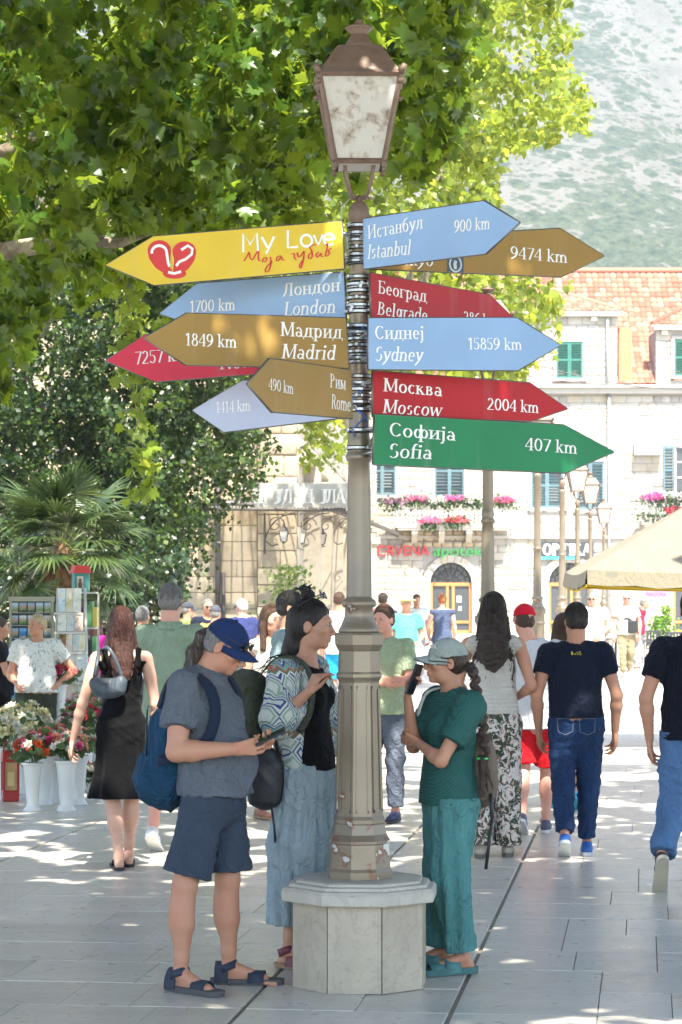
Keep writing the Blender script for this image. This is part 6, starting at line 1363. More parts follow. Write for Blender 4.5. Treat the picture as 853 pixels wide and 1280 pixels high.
    # shop signs
    s = empty('shop_sign', (0, 0, 0), 0, 'red and green pharmacy lettering above the arched door', 'sign'); sans('CRVENA', 472, 537, 694.5, d-.10, 13.5, M('letter_red', (.68, .03, .03), .4), s); sans('apoteka', 542, 612, 694.5, d-.10, 13, M('letter_green', (.06, .50, .10), .4), s)
    s = empty('shop_sign', (0, 0, 0), 0, 'dark optician board with white letters and a cyan strip', 'sign'); m = MB(); A, B = P(676, 678, d-.1), P(742, 698, d-.1); m.box(((A.x+B.x)/2, d-.12, (A.z+B.z)/2), (B.x-A.x, .1, A.z-B.z)); m.build('board', M('board_dark', (.04, .045, .05), .5), s); m = MB(); A, B = P(676, 696, d-.1), P(722, 699, d-.1); m.box(((A.x+B.x)/2, d-.18, (A.z+B.z)/2), (B.x-A.x, .04, A.z-B.z)); m.build('strip', M('cyan', (.05, .5, .6), .5), s)
    L = Lettering(Vector((0, 0, 0)), Vector((1, 0, 0)), Vector((0, 0, 1)), Vector((0, -1, 0))); L.O = Vector((0, d-.21, 0)); k = d/FPX; L.text('ОПТИКА'.replace('О', 'O').replace('П', 'P').replace('Т', 'T').replace('И', 'I').replace('К', 'K').replace('А', 'A'), X(678, d), Z(694, d), X(739, d), Z(694, d), 14*k, 0, 1.7); L.build('lettering', M('letter_white', (.8, .8, .78), .5), s)
    s = empty('shop_banner', (0, 0, 0), 0, 'pink banner with pale rings hanging beside the cafe tables', 'banner'); dd = 108; m = MB(); A, B = P(805, 738, dd), P(836, 778, dd); m.box(((A.x+B.x)/2, dd, (A.z+B.z)/2), (B.x-A.x, .05, A.z-B.z)); m.box((A.x-.06, dd, (A.z+.2)/2), (.05, .05, A.z+.2)); m.box((B.x+.06, dd, (A.z+.2)/2), (.05, .05, A.z+.2)); m.build('panel', M('banner_pink', (.62, .22, .36), .6), s); m = MB()
    for a, z in ((.3, .62), (.7, .62), (.3, .35), (.72, .33), (.5, .15)): m.tube([(A.x+(B.x-A.x)*a+.16*cos(t), dd-.03, B.z+(A.z-B.z)*z+.16*sin(t)) for t in np.linspace(0, 2*pi, 13)], .04, 5)
    m.build('rings', M('ring_pale', (.68, .55, .6), .6), s); sans('PANDORA', 808, 833, 745, dd-.04, 5, M('banner_text', (.4, .08, .18), .6), s, ext=.01)
    # wires
    for lab, a, b_, cx in (('thin cable crossing the roof just above the cornice', P(640, 447, 90), P(870, 488, 114), .3), ('thin cable crossing the facade below the cornice', P(690, 505, 90), P(880, 519, 114), .2), ('second thin cable close above the cornice', P(600, 462, 95), P(880, 486, 112), .2)):
        m = MB(); m.tube([a.lerp(b_, t)-Vector((0, 0, cx*sin(pi*t))) for t in np.linspace(0, 1, 12)], .018, 4); tag(m.build('cable', M('cable_dark', (.12, .11, .11), .6)), lab, 'cable')
FL_LAB = ['pink geraniums hanging low on the left of the pharmacy balcony', 'red geraniums hanging low in the middle of the pharmacy balcony', 'dark pink flowers on the rail, left of the white ones', 'magenta flowers topmost in the middle of the pharmacy balcony rail', 'pink flowers at the right end of the pharmacy balcony rail', 'white flowers on the rail between the two magenta clumps', 'white flowers on the rail right of the magenta clump', 'small dull purple plant at the left end of the pharmacy balcony',
          'bright magenta clump on the right-hand balcony above the parasol', 'white flowers beside the magenta clump of the right-hand balcony', 'mixed pale pink flowers at the picture edge on the right-hand balcony', 'pale trailing flowers under the magenta clump of the right-hand balcony', 'small red flowers low on the right-hand balcony']
def build_left():
    d = 62; b = empty('stone_town_hall', (0, 0, 0), 0, 'beige stone building on the left with big ashlar blocks and a long side facade', 'building'); sm = stone_mat('beige_ashlar', (.38, .31, .215), .13); core = M('beige_core', (.25, .22, .17), .9)
    xa, xc = -10.0, X(372, d)
    m = MB(); m.box(((xa+xc)/2, d+.3, 6.5), (xc-xa, .56, 13)); m.build('wall', core, b)
    wall_stones(b, (xa, d, 0), (1, 0, 0), (0, -1, 0), X(322, d)-xa, 0, 12.9, .46, (.75, 1.35), sm, (), .03, .016, 120, lambda p: p[0] > X(150, d) and p[2] < 5.2, 5)
    wall_stones(b, (X(322, d), d-.12, 0), (1, 0, 0), (0, -1, 0), xc-X(322, d), 0, 12.9, .50, (.5, 1.0), sm, (), .07, .025, 40, lambda p: p[2] < 5.2, 6)
    m = MB(); m.box(((X(322, d)+xc)/2, d-.06, 6.5), (xc-X(322, d)-.02, .12, 12.9)); m.build('pilaster', core, b)
    # side facade running back
    A = Vector((xc, d, 0)); B = Vector((X(462, 113), 113, 0)); u = (B-A).normalized(); L = (B-A).length; nn = Vector((u.y, -u.x, 0)); lt = stone_mat('pale_side', (.40, .35, .275), .12)
    m = MB(); q = [A-nn*.02, B-nn*.02, B-nn*6, A-nn*6]; m.add([v+Vector((0, 0, z)) for z in (0, 13) for v in q], [(0, 1, 5, 4), (1, 2, 6, 5), (2, 3, 7, 6), (3, 0, 4, 7), (4, 5, 6, 7)]); fixn(m.build('side_wall', core, b))
    ar = []; 
    for i in range(7): ar.append((5+i*6.4, 5+i*6.4+2.2, 0.2, 3.6))
    wall_stones(b, A, u, nn, L, 0, 13, .62, (1.2, 2.0), lt, ar+[(a, c, 6.0, 8.6) for a, c, _, _ in ar], .03, .016, 0, None, 7)
    m = MB()
    for i in range(8): p = A+u*(2.6+i*6.4); m.box(p+nn*.2+Vector((0, 0, 2.6)), (.7, .5, 5.2), rz=math.atan2(u.y, u.x)); m.box(p+nn*.25+Vector((0, 0, 4.3)), (.95, .75, .3), rz=math.atan2(u.y, u.x)); m.box(p+nn*.25+Vector((0, 0, 4.75)), (1.1, .9, .12), rz=math.atan2(u.y, u.x))
    m.box((A+B)/2+nn*.15+Vector((0, 0, 5.35)), (L, .4, .3), rz=math.atan2(u.y, u.x)); m.build('pilasters', lt, b)
    m = MB()
    for a, c, z0, z1 in ar+[(a, c, 6.0, 8.6) for a, c, _, _ in ar]:
        p = A+u*(a+c)/2; m.box(p-nn*.0+Vector((0, 0, (z0+z1)/2)), (c-a, .06, z1-z0), rz=math.atan2(u.y, u.x))
    m.build('window_panes', M('window_glass', (.05, .06, .07), .08), b)
    # tiled roof seen through the leaves
    m = MB(); m.add([(xa-2, d-.8, 12.9), (xc+.4, d-.8, 12.9), (xc+.4, d+7, 17), (xa-2, d+7, 17)], [(0, 1, 2, 3)]); m.build('roof', M('roof_under', (.30, .11, .06), .9), b); roof_tiles(b, xa-2, xc+.4, d-.8, 12.95, d+7, 17.05, tile_mat(), .5, .6)
    iron = M('iron_hazed', (.10, .085, .07), .6, .2)  # iron colour lightened to carry the haze and blur of distance
    m = MB(); m.tube([(X(273, d), d-.14, 5.6), (X(273, d), d-.14, 0)], .07, 8); m.tube([(X(280, d), d-.12, 2.4), (X(280, d), d-.12, 0)], .05, 8); m.build('drainpipe', M('pipe_dark', (.06, .05, .045), .6), b)
    # iron canopy
    r = empty('iron_canopy', (0, 0, 0), 0, 'wrought iron canopy with scroll brackets and hanging lanterns on the stone building', 'canopy'); zc = Z(634, 60)
    m = MB(); e0, e1 = Vector((X(252, 60.4), 60.4, Z(636, 60.4))), Vector((X(430, 60.4), 60.4, Z(638, 60.4))); k0 = Vector((X(262, 61.9), 61.9, Z(626, 61.9))); k1 = Vector((X(372, 61.9), 61.9, Z(626, 61.9)))
    f1 = Vector((X(497, 68), 68, Z(667, 68))); f2 = Vector((X(500, 84), 84, Z(672, 84))); g1_ = Vector((X(440, 84), 84, Z(640, 84)))
    for a, c in ((e0, e1), (k0, k1), (e0, k0), (e1, k1), (e1, f1), (f1, f2), (k1, g1_), (g1_, f2), (e0+Vector((0, 0, .12)), e1+Vector((0, 0, .12)))): m.tube([a, c], .045, 6)
    for i in range(12): t = i/11; m.tube([e0.lerp(e1, t), k0.lerp(k1, t)], .022, 4)
    for i in range(14): t = i/13; m.tube([(e1 if i < 0 else e1).lerp(f1, t), k1.lerp(g1_, t)], .02, 4)
    for i in range(1, 10): t = i/10; m.tube([k1.lerp(g1_, t), f1.lerp(f2, t)], .02, 4)
    for i in range(40):
        t = i/39; p = e0.lerp(e1, t); m.tube([p+Vector((.06*cos(s_), 0, .06+.06*sin(s_))) for s_ in np.linspace(0, 2*pi, 7)], .010, 4)
    m.build('frame', iron, r)
    m = MB(); m.add([e0, e1, k1, k0, f1, g1_, f2], [(0, 1, 2, 3), (1, 4, 5, 2), (4, 6, 5)]); g = m.build('glazing', None, r); t = NT('canopy_glass'); t.base((.55, .54, .50)); t.set(.3); tr = t.n('BsdfTransparent'); mx = t.n('MixShader', i_0=.5); t.l(t.b.outputs[0], mx.inputs[1]); t.l(tr.outputs[0], mx.inputs[2]); t.l(mx.outputs[0], t.o.inputs[0]); g.data.materials.append(t.m)
    def scroll(p, s_, h_, dx, dy=0): 
        m = MB(); D_ = Vector((dx, dy, 0)).normalized()
        m.tube([p, p-Vector((0, 0, h_))], .03, 5); m.tube([p-Vector((0, 0, h_))+Vector((0, 0, .35)), p-Vector((0, 0, h_))+D_*.18+Vector((0, 0, .2)), p-Vector((0, 0, h_))+D_*.35+Vector((0, 0, .25))], .02, 5)
        pts = [p-Vector((0, 0, h_*.8))]+[p+D_*(s_*(1-cos(t)))+Vector((0, 0, -h_*.8+h_*.8*sin(t))) for t in np.linspace(.15, pi/2, 7)]; m.tube(pts, .022, 5)
        c = p+D_*s_*.35-Vector((0, 0, h_*.30)); m.tube([c+D_*(.24*(1-t/9)*cos(t))+Vector((0, 0, .24*(1-t/9)*sin(t))) for t in np.linspace(0, 7.5, 18)], .014, 4)
        return m
    for px, dd, h_, s_, sg in ((250, 61.8, .95, .7, 1), (331, 61.6, 1.05, .8, 1), (343, 62.4, 1.1, .9, 1), (370, 64, 1.1, .9, 1), (392, 69, 1.2, 1.0, 1), (415, 76, 1.2, 1.1, 1)): scroll(Vector((X(px, dd), dd, Z(641, dd))), s_, h_, sg).build('bracket', iron, r)
    for px, py, dd, lab in ((355, 668, 61, 'a'), (377, 670, 63, 'b'), (403, 672, 66, 'c'), (404, 698, 80, 'd'), (417, 700, 90, 'e')):
        q = empty('wall_lantern', tuple(P(px, py, dd)), 0, {'a': 'first small iron lantern hanging under the canopy, from the left', 'b': 'second small iron lantern under the canopy, beside the middle bracket', 'c': 'largest iron lantern under the canopy, nearest the lamp post', 'd': 'tiny wall lantern low on the side facade, left one', 'e': 'tiny wall lantern low on the side facade, right one'}[lab], 'lantern', 'iron lanterns under the canopy'); s_ = .9 if dd < 70 else 1
        m = MB(); [m.tube([(x*.08*s_, y*.08*s_, -.2*s_), (x*.13*s_, y*.13*s_, .1*s_)], .012, 4) for x, y in ((1, 1), (1, -1), (-1, 1), (-1, -1))]; m.lathe([(.2*s_, .1*s_), (.06*s_, .24*s_), (.02*s_, .30*s_), (.01, .42*s_)], 4, (0, 0, 0), False, pi/4); m.lathe([(.02, -.26*s_), (.11*s_, -.2*s_)], 4, (0, 0, 0), False, pi/4); m.build('frame', iron, q); m = MB(); m.lathe([(.10*s_, -.19*s_), (.165*s_, .09*s_)], 4, (0, 0, 0), False, pi/4); m.build('glass', M('lantern_white', (.6, .58, .52), .3), q)
    # parapet lettering above the canopy
    s = empty('facade_lettering', (0, 0, 0), 0, 'pale cyrillic letters standing on the parapet above the iron canopy', 'sign'); dd = 59.6; m = MB(); Aq, Bq = P(318, 604, dd), P(452, 634, dd); m.box(((Aq.x+Bq.x)/2, dd+.15, (Aq.z+Bq.z)/2), (Bq.x-Aq.x, .2, Aq.z-Bq.z)); m.build('parapet', M('parapet_white', (.38, .36, .31), .7), s)
    for k, (ch, px) in enumerate((('Ц', 326), ('Ј', 350), ('Л', 362), ('Ц', 388), ('Ј', 407), ('Л', 416), ('А', 428), ('И', 458))):
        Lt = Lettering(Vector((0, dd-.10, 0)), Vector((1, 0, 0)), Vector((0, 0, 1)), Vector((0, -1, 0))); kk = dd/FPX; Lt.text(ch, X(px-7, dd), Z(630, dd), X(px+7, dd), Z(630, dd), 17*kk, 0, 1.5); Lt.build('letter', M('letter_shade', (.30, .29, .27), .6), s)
        Lt = Lettering(Vector((-.04, dd-.16, .02)), Vector((1, 0, 0)), Vector((0, 0, 1)), Vector((0, -1, 0))); Lt.text(ch, X(px-7, dd), Z(630, dd), X(px+7, dd), Z(630, dd), 17*kk, 0, 1.2); Lt.build('letter', M('letter_pale', (.55, .54, .5), .5), s)
    # rear white block closing the street behind
    b2 = empty('pale_house', (0, 0, 0), 0, 'pale stone house front between the side facade and the pharmacy', 'building'); m = MB(); x0, x1 = X(325, 112)-6, X(472, 112); m.box(((x0+x1)/2, 118, 8), (x1-x0, 7, 16)); m.build('wall', core, b2); wall_stones(b2, (x0, 114.45, 0), (1, 0, 0), (0, -1, 0), x1-x0, 0, 16, .5, (.7, 1.4), stone_mat('white_ashlar', (.375, .35, .305), .16), (), .03, .02, 0, None, 9)
def build_posts():
    gp = 'cast iron lamp posts of the square'
    for px, d, lab in ((610, 20.8, 'second lamp post, its lantern hidden behind the Sydney sign'), (672, 33, 'third lamp post, rising beside the dark-haired man in navy'), (703, 38, 'fourth lamp post, its lantern behind the green sign'), (722, 46, 'lamp post whose pale lantern hangs just below the green sign tip'), (738, 52, 'lamp post with a pale lantern second from the green sign'), (755, 66, 'smallest and farthest lamp post, its lantern lowest')):
        o = copy_tree(PR['post']); o.location = (X(px, d), d, 0); o['label'] = lab
        for c in list(o.children_recursive):
            if c.name.startswith(('clamp', 'rubber_band')) or (d > 36 and c.name.startswith('panel')): bpy.data.objects.remove(c)
        p = copy_tree(PR['ped']); p.location = (X(px, d), d, 0); p['label'] = 'stone pedestal under the '+lab.split(',')[0].replace('lamp post', 'lamp post') if d < 45 else {46: 'stone pedestal of the lamp post with the lantern below the green sign', 52: 'stone pedestal of the lamp post second from the green sign', 66: 'stone pedestal of the farthest lamp post'}[d]
def build_parasol():
    d = 28; cx, cy = X(905, d), d+1.0; r = empty('parasol', (cx, cy, 0), 0, 'large cream market parasol with a yellow hem at the right edge', 'parasol'); cm = cloth('canvas_cream', (.21, .185, .135), .06, 0, .25); ym = cloth('canvas_yellow', (.42, .28, .02), .06, 0, .1)  # cream canvas darkened in its colour to stand in for shade on it
    zc, ze, n, R0 = 3.05, 2.10, 4, 0
    hw = 1.62; cor = [Vector((-hw, -hw*.85, ze)), Vector((hw, -hw*.85, ze)), Vector((hw, hw*.85, ze)), Vector((-hw, hw*.85, ze))]; top = Vector((0, 0, zc)); V = []; F = []
    for i in range(4):
        a, c = cor[i], cor[(i+1) % 4]; o = len(V); N_ = 8
        for j in range(N_+1):
            for k in range(N_+1):
                t = k/N_; e = a.lerp(c, j/N_); p = top.lerp(e, t); sag = -.10*sin(pi*t)*sin(pi*j/N_)-.05*t*t*sin(pi*j/N_); p = p+Vector((0, 0, sag)); V.append(tuple(p))
        F += [(o+j*(N_+1)+k, o+(j+1)*(N_+1)+k, o+(j+1)*(N_+1)+k+1, o+j*(N_+1)+k+1) for j in range(N_) for k in range(N_)]
    me = npmesh('canopy', np.array(V), np.array(F), True, cm); link('canopy', me, r)
    V = []; F = []
    for i in range(4):
        a, c = cor[i], cor[(i+1) % 4]; o = len(V); N_ = 12; q = (a+c)/2; outv = Vector((q.x, q.y, 0)).normalized()
        for j in range(N_+1): e = a.lerp(c, j/N_)-Vector((0, 0, .05*sin(pi*j/N_))); V += [tuple(e+Vector((0, 0, .0))), tuple(e+outv*.03-Vector((0, 0, .17+.012*sin(j*2.6))))]
        F += [(o+2*j, o+2*j+2, o+2*j+3, o+2*j+1) for j in range(N_)]
    link('valance', npmesh('valance', np.array(V), np.array(F), True, cm), r)
    m = MB()
    for i in range(4):
        a, c = cor[i], cor[(i+1) % 4]; m.tube([a.lerp(c, j/10)-Vector((0, 0, .05*sin(pi*j/10)+.180)) for j in range(11)], .017, 5)
    m.build('hem', ym, r)
    V = [tuple(top-Vector((0, 0, .25)))]+[tuple(c_*.99-Vector((0, 0, .19))) for c_ in cor]; m = MB(); m.add(V, [(0, 2, 1), (0, 3, 2), (0, 4, 3), (0, 1, 4)]); m.build('lining', ym, r)
    m = MB(); m.tube([(0, 0, 0), (0, 0, zc+.12)], .035, 10); m.lathe([(.35, 0), (.35, .08), (.05, .12)], 12); m.build('pole', M('pole_wood', (.25, .15, .08), .5), r)
    for c_ in cor: m = MB(); m.tube([top-Vector((0, 0, .12)), c_-Vector((0, 0, .10))], .016, 6); m.build('rib', M('pole_wood', (.25, .15, .08), .5), r)
    m = MB(); a = cor[0]; m.add([Vector((-hw+.22+.12*k, -hw*.85-.012-.001*k, ze-.03-.10*j)) for k, j in ((0, 0), (1, 0), (1, 1), (0, 1))], [(0, 1, 2, 3)]); m.build('crest', M('crest_grey', (.16, .15, .12), .7), r)
def vase(loc, label, h=.42, r0=.085, mat=None):
    r = empty('flower_vase', loc, 0, label, 'vase', 'white florist vases on the pavement'); wm = M('vase_white', (.60, .61, .60), .35, var=.04); m = MB(); k = h/.42
    m.lathe([(.085*k, 0), (.082*k, .012), (.055*k, .05*k), (.052*k, .06*k), (.060*k, .16*k), (.074*k, .33*k), (.088*k, .41*k), (.094*k, .42*k), (.088*k, .42*k), (.070*k, .34*k)], 20); m.build('body', mat or wm, r); m = MB(); m.lathe([(.088*k, .405*k), (.099*k, .41*k), (.099*k, .425*k), (.088*k, .428*k)], 20); m.build('rim', mat or wm, r); return r
def bloom(loc, r, cols, size, n, label, seed, leafc=(.07, .12, .045)):
    """bouquet: single flower heads, each built of petals, over leaves"""
    rng = np.random.default_rng(seed); e = empty('bouquet', loc, 0, label, 'flowers', 'bouquets of the flower stall'); r = np.array(r)
    p = rng.normal(size=(115, 3))*r*.52; p[:, 2] = np.abs(p[:, 2])*.9-.03; leaves('foliage', p, .085, 'oval', leafmat('bouquet_leaf', leafc, sc_(leafc, 1.6), (.12, .2, .04)), e, rng, -.2, .3)
    m = MB(); [m.tube([(rng.normal()*.02, rng.normal()*.02, -.2), tuple(rng.normal(size=3)*r*.3)], .004, 4) for _ in range(9)]; m.build('stems', M('stem_green', (.06, .13, .03), .6), e)
    for i in range(n):
        c = cols[i % len(cols)]; d = rng.normal(size=3); d[1] = -abs(d[1])*.8; d[2] = abs(d[2])*.9+.1; d /= np.linalg.norm(d); q = d*r*rng.uniform(.75, 1.1); V = []; F = []; s0 = size*rng.uniform(.75, 1.2); t1 = np.cross(d, (0.2, .3, .9)); t1 /= np.linalg.norm(t1); t2 = np.cross(d, t1)
        for ring, (k, op, sc) in enumerate(((6, .95, 1.), (5, .6, .75), (4, .25, .5))):
            for j in range(k):
                a = 2*pi*j/k+ring*.5+rng.normal()*.1; o = t1*cos(a)+t2*sin(a); s_ = np.cross(d, o); tip = q+(o*op+d*(1-op)*.9)*s0*.5*sc+d*s0*.15; mid = q+(o*op*.6+d*.3)*s0*.5*sc; b = len(V); V += [q, mid+s_*s0*.16*sc, tip+d*s0*.04, mid-s_*s0*.16*sc]; F.append((b, b+1, b+2, b+3))
        link('blossom', npmesh('blossom', np.array(V), np.array(F), False, leafmat('petal_%d_%d_%d' % tuple(int(x*100) for x in c), sc_(c, .85), c, c, .6, .35)), e)
    return e
def build_stall():
    def gp(px, py): g = G(px, py); return (g.x, g.y, 0)
    Wc, Pk, Mg, Or, Sa, Yl = (.72, .71, .64), (.70, .22, .30), (.58, .03, .16), (.78, .12, .03), (.72, .34, .24), (.72, .68, .40)
    spec = [(103/2.585*1.0+0, 0, 0)]
    V = [(41, 1014, .40, 'white vase in front, left of the three front ones', [Wc, Or, Pk], 'white and orange roses in the front left vase'), (83, 1014, .42, 'white vase in the middle of the front row', [Mg, Wc, Sa], 'magenta and white bouquet with one broad green leaf in the front middle vase'), (55, 1006, .42, 'white vase just behind the two front ones', [Or, Sa, Wc], 'orange and salmon bouquet behind the front row'),
         (98, 1006, .42, 'white vase to the right of the front row', [Sa, Wc, Pk], 'salmon carnations on the right of the stall'), (70, 1003, .42, 'white vase hidden behind the middle bouquet', [Sa, Mg, Or], 'salmon and red flowers at the back of the row'), (112, 1000, .20, 'low white bowl by the black dress hem', [Wc, Pk], 'small white posy in the low bowl'), (126, 1003, .16, 'shallow white bowl right beside the black dress', None, None), (88, 985, .46, 'tall white vase further back on the right', [Wc, Wc, Mg], 'white and wine-red bouquet behind on the right'),
         (8, 1000, .46, 'big vase of lilies at the left edge', [Wc, Yl], 'white lilies with yellow hearts at the left edge'), (28, 992, .5, 'vase behind the lilies', [Yl, Wc], 'cream lilies in the second vase from the left')]
    for i, (px, py, h, lab, cols, bl) in enumerate(V):
        l = gp(px, py); vase(l, lab, h)
        if cols: big = i >= 8; bloom((l[0], l[1], h+(.09 if h > .3 else .05)), (.17, .13, .15) if h > .3 and not big else (.24, .16, .22) if big else (.08, .08, .06), cols, .085 if not big else .14, 34 if h > .3 else 9, bl, 30+i)
    t = empty('display_crate', gp(72, 978), 0, 'white plastic crate holding the raised vase of magenta roses', 'crate'); m = MB(); m.box((0, 0, .25), (.42, .4, .5), bev=.01); m.build('box', M('crate_white', (.5, .51, .5), .5), t); m = MB(); [m.box((0, -.203, .08+.09*i), (.36, .008, .02)) for i in range(5)]; m.build('slats', M('crate_dark', (.3, .31, .3), .6), t)
    l = gp(72, 978); vase((l[0], l[1], .5), 'white vase raised on the crate', .44); bloom((l[0], l[1], 1.0), (.2, .15, .14), [Mg, Pk, Mg, (.75, .25, .02)], .10, 22, 'magenta roses with one orange bloom in the raised vase', 77)
    for px, py, cols, lab in ((106, 985, [(.35, .01, .02), Mg], 'dark red celosia leaning out by the dress'), (120, 975, [Sa, Pk], 'pink carnations by the arm of the woman in black'), (96, 965, [Wc, Pk], 'pale bouquet under the map rack')):
        l = gp(px, py); vase(l, 'white vase with the '+lab.split(' leaning')[0].split(' by')[0].split(' under')[0], .44); bloom((l[0], l[1], .62), (.20, .15, .18), cols, .08, 20, lab, 90+px)
    l = gp(7, 1004); r = empty('candle_lantern', (X(13, 21.2), 21.2, 0), R_(15), 'red grave lantern with a small picture at the bottom left', 'lantern'); m = MB(); m.box((0, 0, .05), (.14, .14, .10), bev=.01); [m.box((sx*.062, sy*.062, .2), (.02, .02, .3)) for sx in (-1, 1) for sy in (-1, 1)]; m.lathe([(.11, .35), (.10, .42), (.05, .45)], 4, (0, 0, 0), False, pi/4); m.tube([(-.06, 0, .43), (-.05, 0, .52), (.05, 0, .52), (.06, 0, .43)], .008, 5); m.build('frame', M('lantern_red', (.32, .012, .012), .35), r); m = MB(); m.box((0, 0, .22), (.11, .11, .25)); m.build('glass', M('lantern_amber', (.45, .28, .12), .2), r); m = MB(); m.box((0, -.058, .2), (.06, .004, .12)); m.build('picture', M('picture_ochre', (.6, .45, .2), .6), r)
    # bottle of water
    l = gp(61, 962); r = empty('water_bottle', (gp(72, 978)[0]-.17, gp(72, 978)[1]-.10, .5), 0, 'water bottle with a blue label among the flowers', 'bottle'); m = MB(); m.lathe([(.03, 0), (.034, .01), (.034, .17), (.012, .22), (.012, .24)], 14); m.build('body', M('pet_clear', (.5, .58, .62), .1), r); m = MB(); m.lathe([(.0345, .06), (.0345, .11)], 14); m.build('bottle_label', M('label_blue', (.02, .12, .5), .4), r); m = MB(); m.lathe([(.014, .238), (.014, .26)], 10); m.build('cap', M('label_blue', (.02, .12, .5), .4), r)
    # postcard rack
    d = 25.5; rng = np.random.default_rng(6); r = empty('postcard_rack', (X(39, d), d, 0), 0, 'tall postcard rack with rows of small view cards on the left', 'rack'); fr = M('rack_frame', (.28, .27, .20), .6); k = d/FPX; x0, x1 = -26*k, 26*k; zt = Z(750, d)
    m = MB(); m.box((0, .06, zt/2+.1), (x1-x0, .04, zt-.2)); m.build('panel', M('rack_dark', (.04, .045, .045), .7), r); m = MB(); [m.box((x, .04, zt/2), (.025, .06, zt)) for x in (x0, x1)]; m.box((0, .04, zt+.01), (x1-x0+.04, .1, .05)); m.build('frame', fr, r)
    ncol, nrow = 5, 12
    pm = []
    for q in range(6):
        t = NT('postcard_%d' % q); v = t.co(scale=(9, 9, 13)); s_ = t.n('SeparateXYZ', i_0=t.co('Generated')); n = t.noise(2.2, 3, v); a = [((.10, .28, .55), (.10, .30, .42), (.30, .28, .18), (.05, .14, .03)), ((.50, .40, .25), (.25, .28, .30), (.08, .12, .12), (.04, .06, .05)), ((.4, .5, .6), (.3, .35, .3), (.12, .2, .06), (.3, .25, .12)), ((.25, .35, .45), (.35, .25, .18), (.12, .16, .08), (.05, .06, .05)), ((.15, .35, .6), (.05, .2, .4), (.03, .12, .3), (.4, .35, .25)), ((.5, .5, .5), (.35, .3, .2), (.1, .18, .05), (.06, .1, .03))][q]
        t.base(t.ramp(t.math('ADD', t.math('MULTIPLY', s_.outputs[2], .7), t.math('MULTIPLY', n, .4)), [(.25, a[3]), (.4, a[2]), (.6, a[1]), (.8, a[0])])); t.set(.25); pm.append(t.m)
    cmh = [MB().box((0, 0, 0), ((x1-x0)/ncol*.86, .006, .105)).mesh('postcard', p_) for p_ in pm]
    for i in range(ncol):
        for j in range(nrow): o = link('postcard', cmh[rng.integers(6)], r); o.location = (x0+(x1-x0)*(i+.5)/ncol, .02, zt-.08-j*.135); o.rotation_euler = (R_(-10), 0, rng.normal()*.03)
    m = MB(); [m.tube([(x0, -.005, zt-.135-j*.135), (x1, -.005, zt-.135-j*.135)], .004, 4) for j in range(nrow)]; m.build('wire_rail', M('wire_grey', (.3, .3, .3), .5), r)
    # map rack: a leaning stair of shelves full of folded maps
    d = 25.2; k = d/FPX; r = empty('map_rack', (X(88, d), d, 0), 0, 'leaning white rack stacked with pale folded city maps', 'rack'); wt = M('rack_white', (.50, .49, .45), .6)
    mm = []
    for q in range(5):
        t = NT('map_%d' % q); v = t.co(scale=(1, 1, 1)); n = t.noise(7, 6, v, .7, 2.0); n2 = t.noise(3, 3, v); a = [(.45, .60, .66), (.62, .55, .33), (.60, .60, .55), (.50, .58, .62), (.62, .45, .36)][q]
        c = t.ramp(n, [(.36, sc_(a, .55)), (.44, a), (.6, (.66, .64, .56)), (.7, (.55, .35, .28))]); t.base(t.mix(t.ramp(n2, [(.5, 0), (.6, .6)]), c, (.70, .68, .62))); t.set(.4); mm.append(t.m)
    rows = [(735, 766, -20, 10), (767, 790, -18, 14), (793, 815, -6, 18), (817, 852, -18, 22), (853, 888, -16, 26)]
    for j, (pa, pb, a, c) in enumerate(rows):
        za, zb = Z(pa, d), Z(pb, d); y = .30-.12*j; n = 3
        for i in range(n): w_ = (c-a)*k/n; m = MB(); m.box(((a*k)+w_*(i+.5), y+.02*(i % 2), (za+zb)/2), (w_*.96, .02, za-zb), rot=Matrix.Rotation(R_(-14), 3, 'X')); m.build('map', mm[(i+j*2) % 5], r)
        m = MB(); m.box(((a+c)/2*k, y-.05, zb-.01), ((c-a)*k+.04, .14, .022)); m.build('shelf', wt, r)
    m = MB(); m.tube([(14*k, .34, Z(735, d)), (28*k, -.3, 0)], .014, 4); m.tube([(-20*k, .34, Z(735, d)), (-20*k, -.3, 0)], .014, 4); m.build('frame', wt, r)
    # souvenir stand
    d = 26; k = d/FPX; r = empty('souvenir_stand', (X(104, d), d, 0), 0, 'narrow stand of books and small boxes right of the map rack', 'stand'); m = MB(); [m.box((0, 0, Z(y, d)), (.30, .3, .02)) for y in (741, 785, 822, 860)]; [m.box((sx*.15, .14, .9), (.02, .02, 1.85)) for sx in (-1, 1)]; m.build('shelf', wt, r)
    cols = [(.10, .28, .12), (.5, .06, .05), (.55, .5, .4), (.05, .10, .3), (.6, .5, .1), (.03, .03, .03), (.3, .32, .3)]
    for j, (y, hpx) in enumerate(((785, 34), (822, 28), (860, 30))):
        x = -.14
        while x < .12: w_ = rng.uniform(.02, .05); h_ = hpx*k*rng.uniform(.7, .95); m = MB(); m.box((x+w_/2, -.02, Z(y, d)+.012+h_/2), (w_*.92, .2, h_)); m.build('book', M('book_%d' % rng.integers(7), cols[rng.integers(7)], .5), r); x += w_
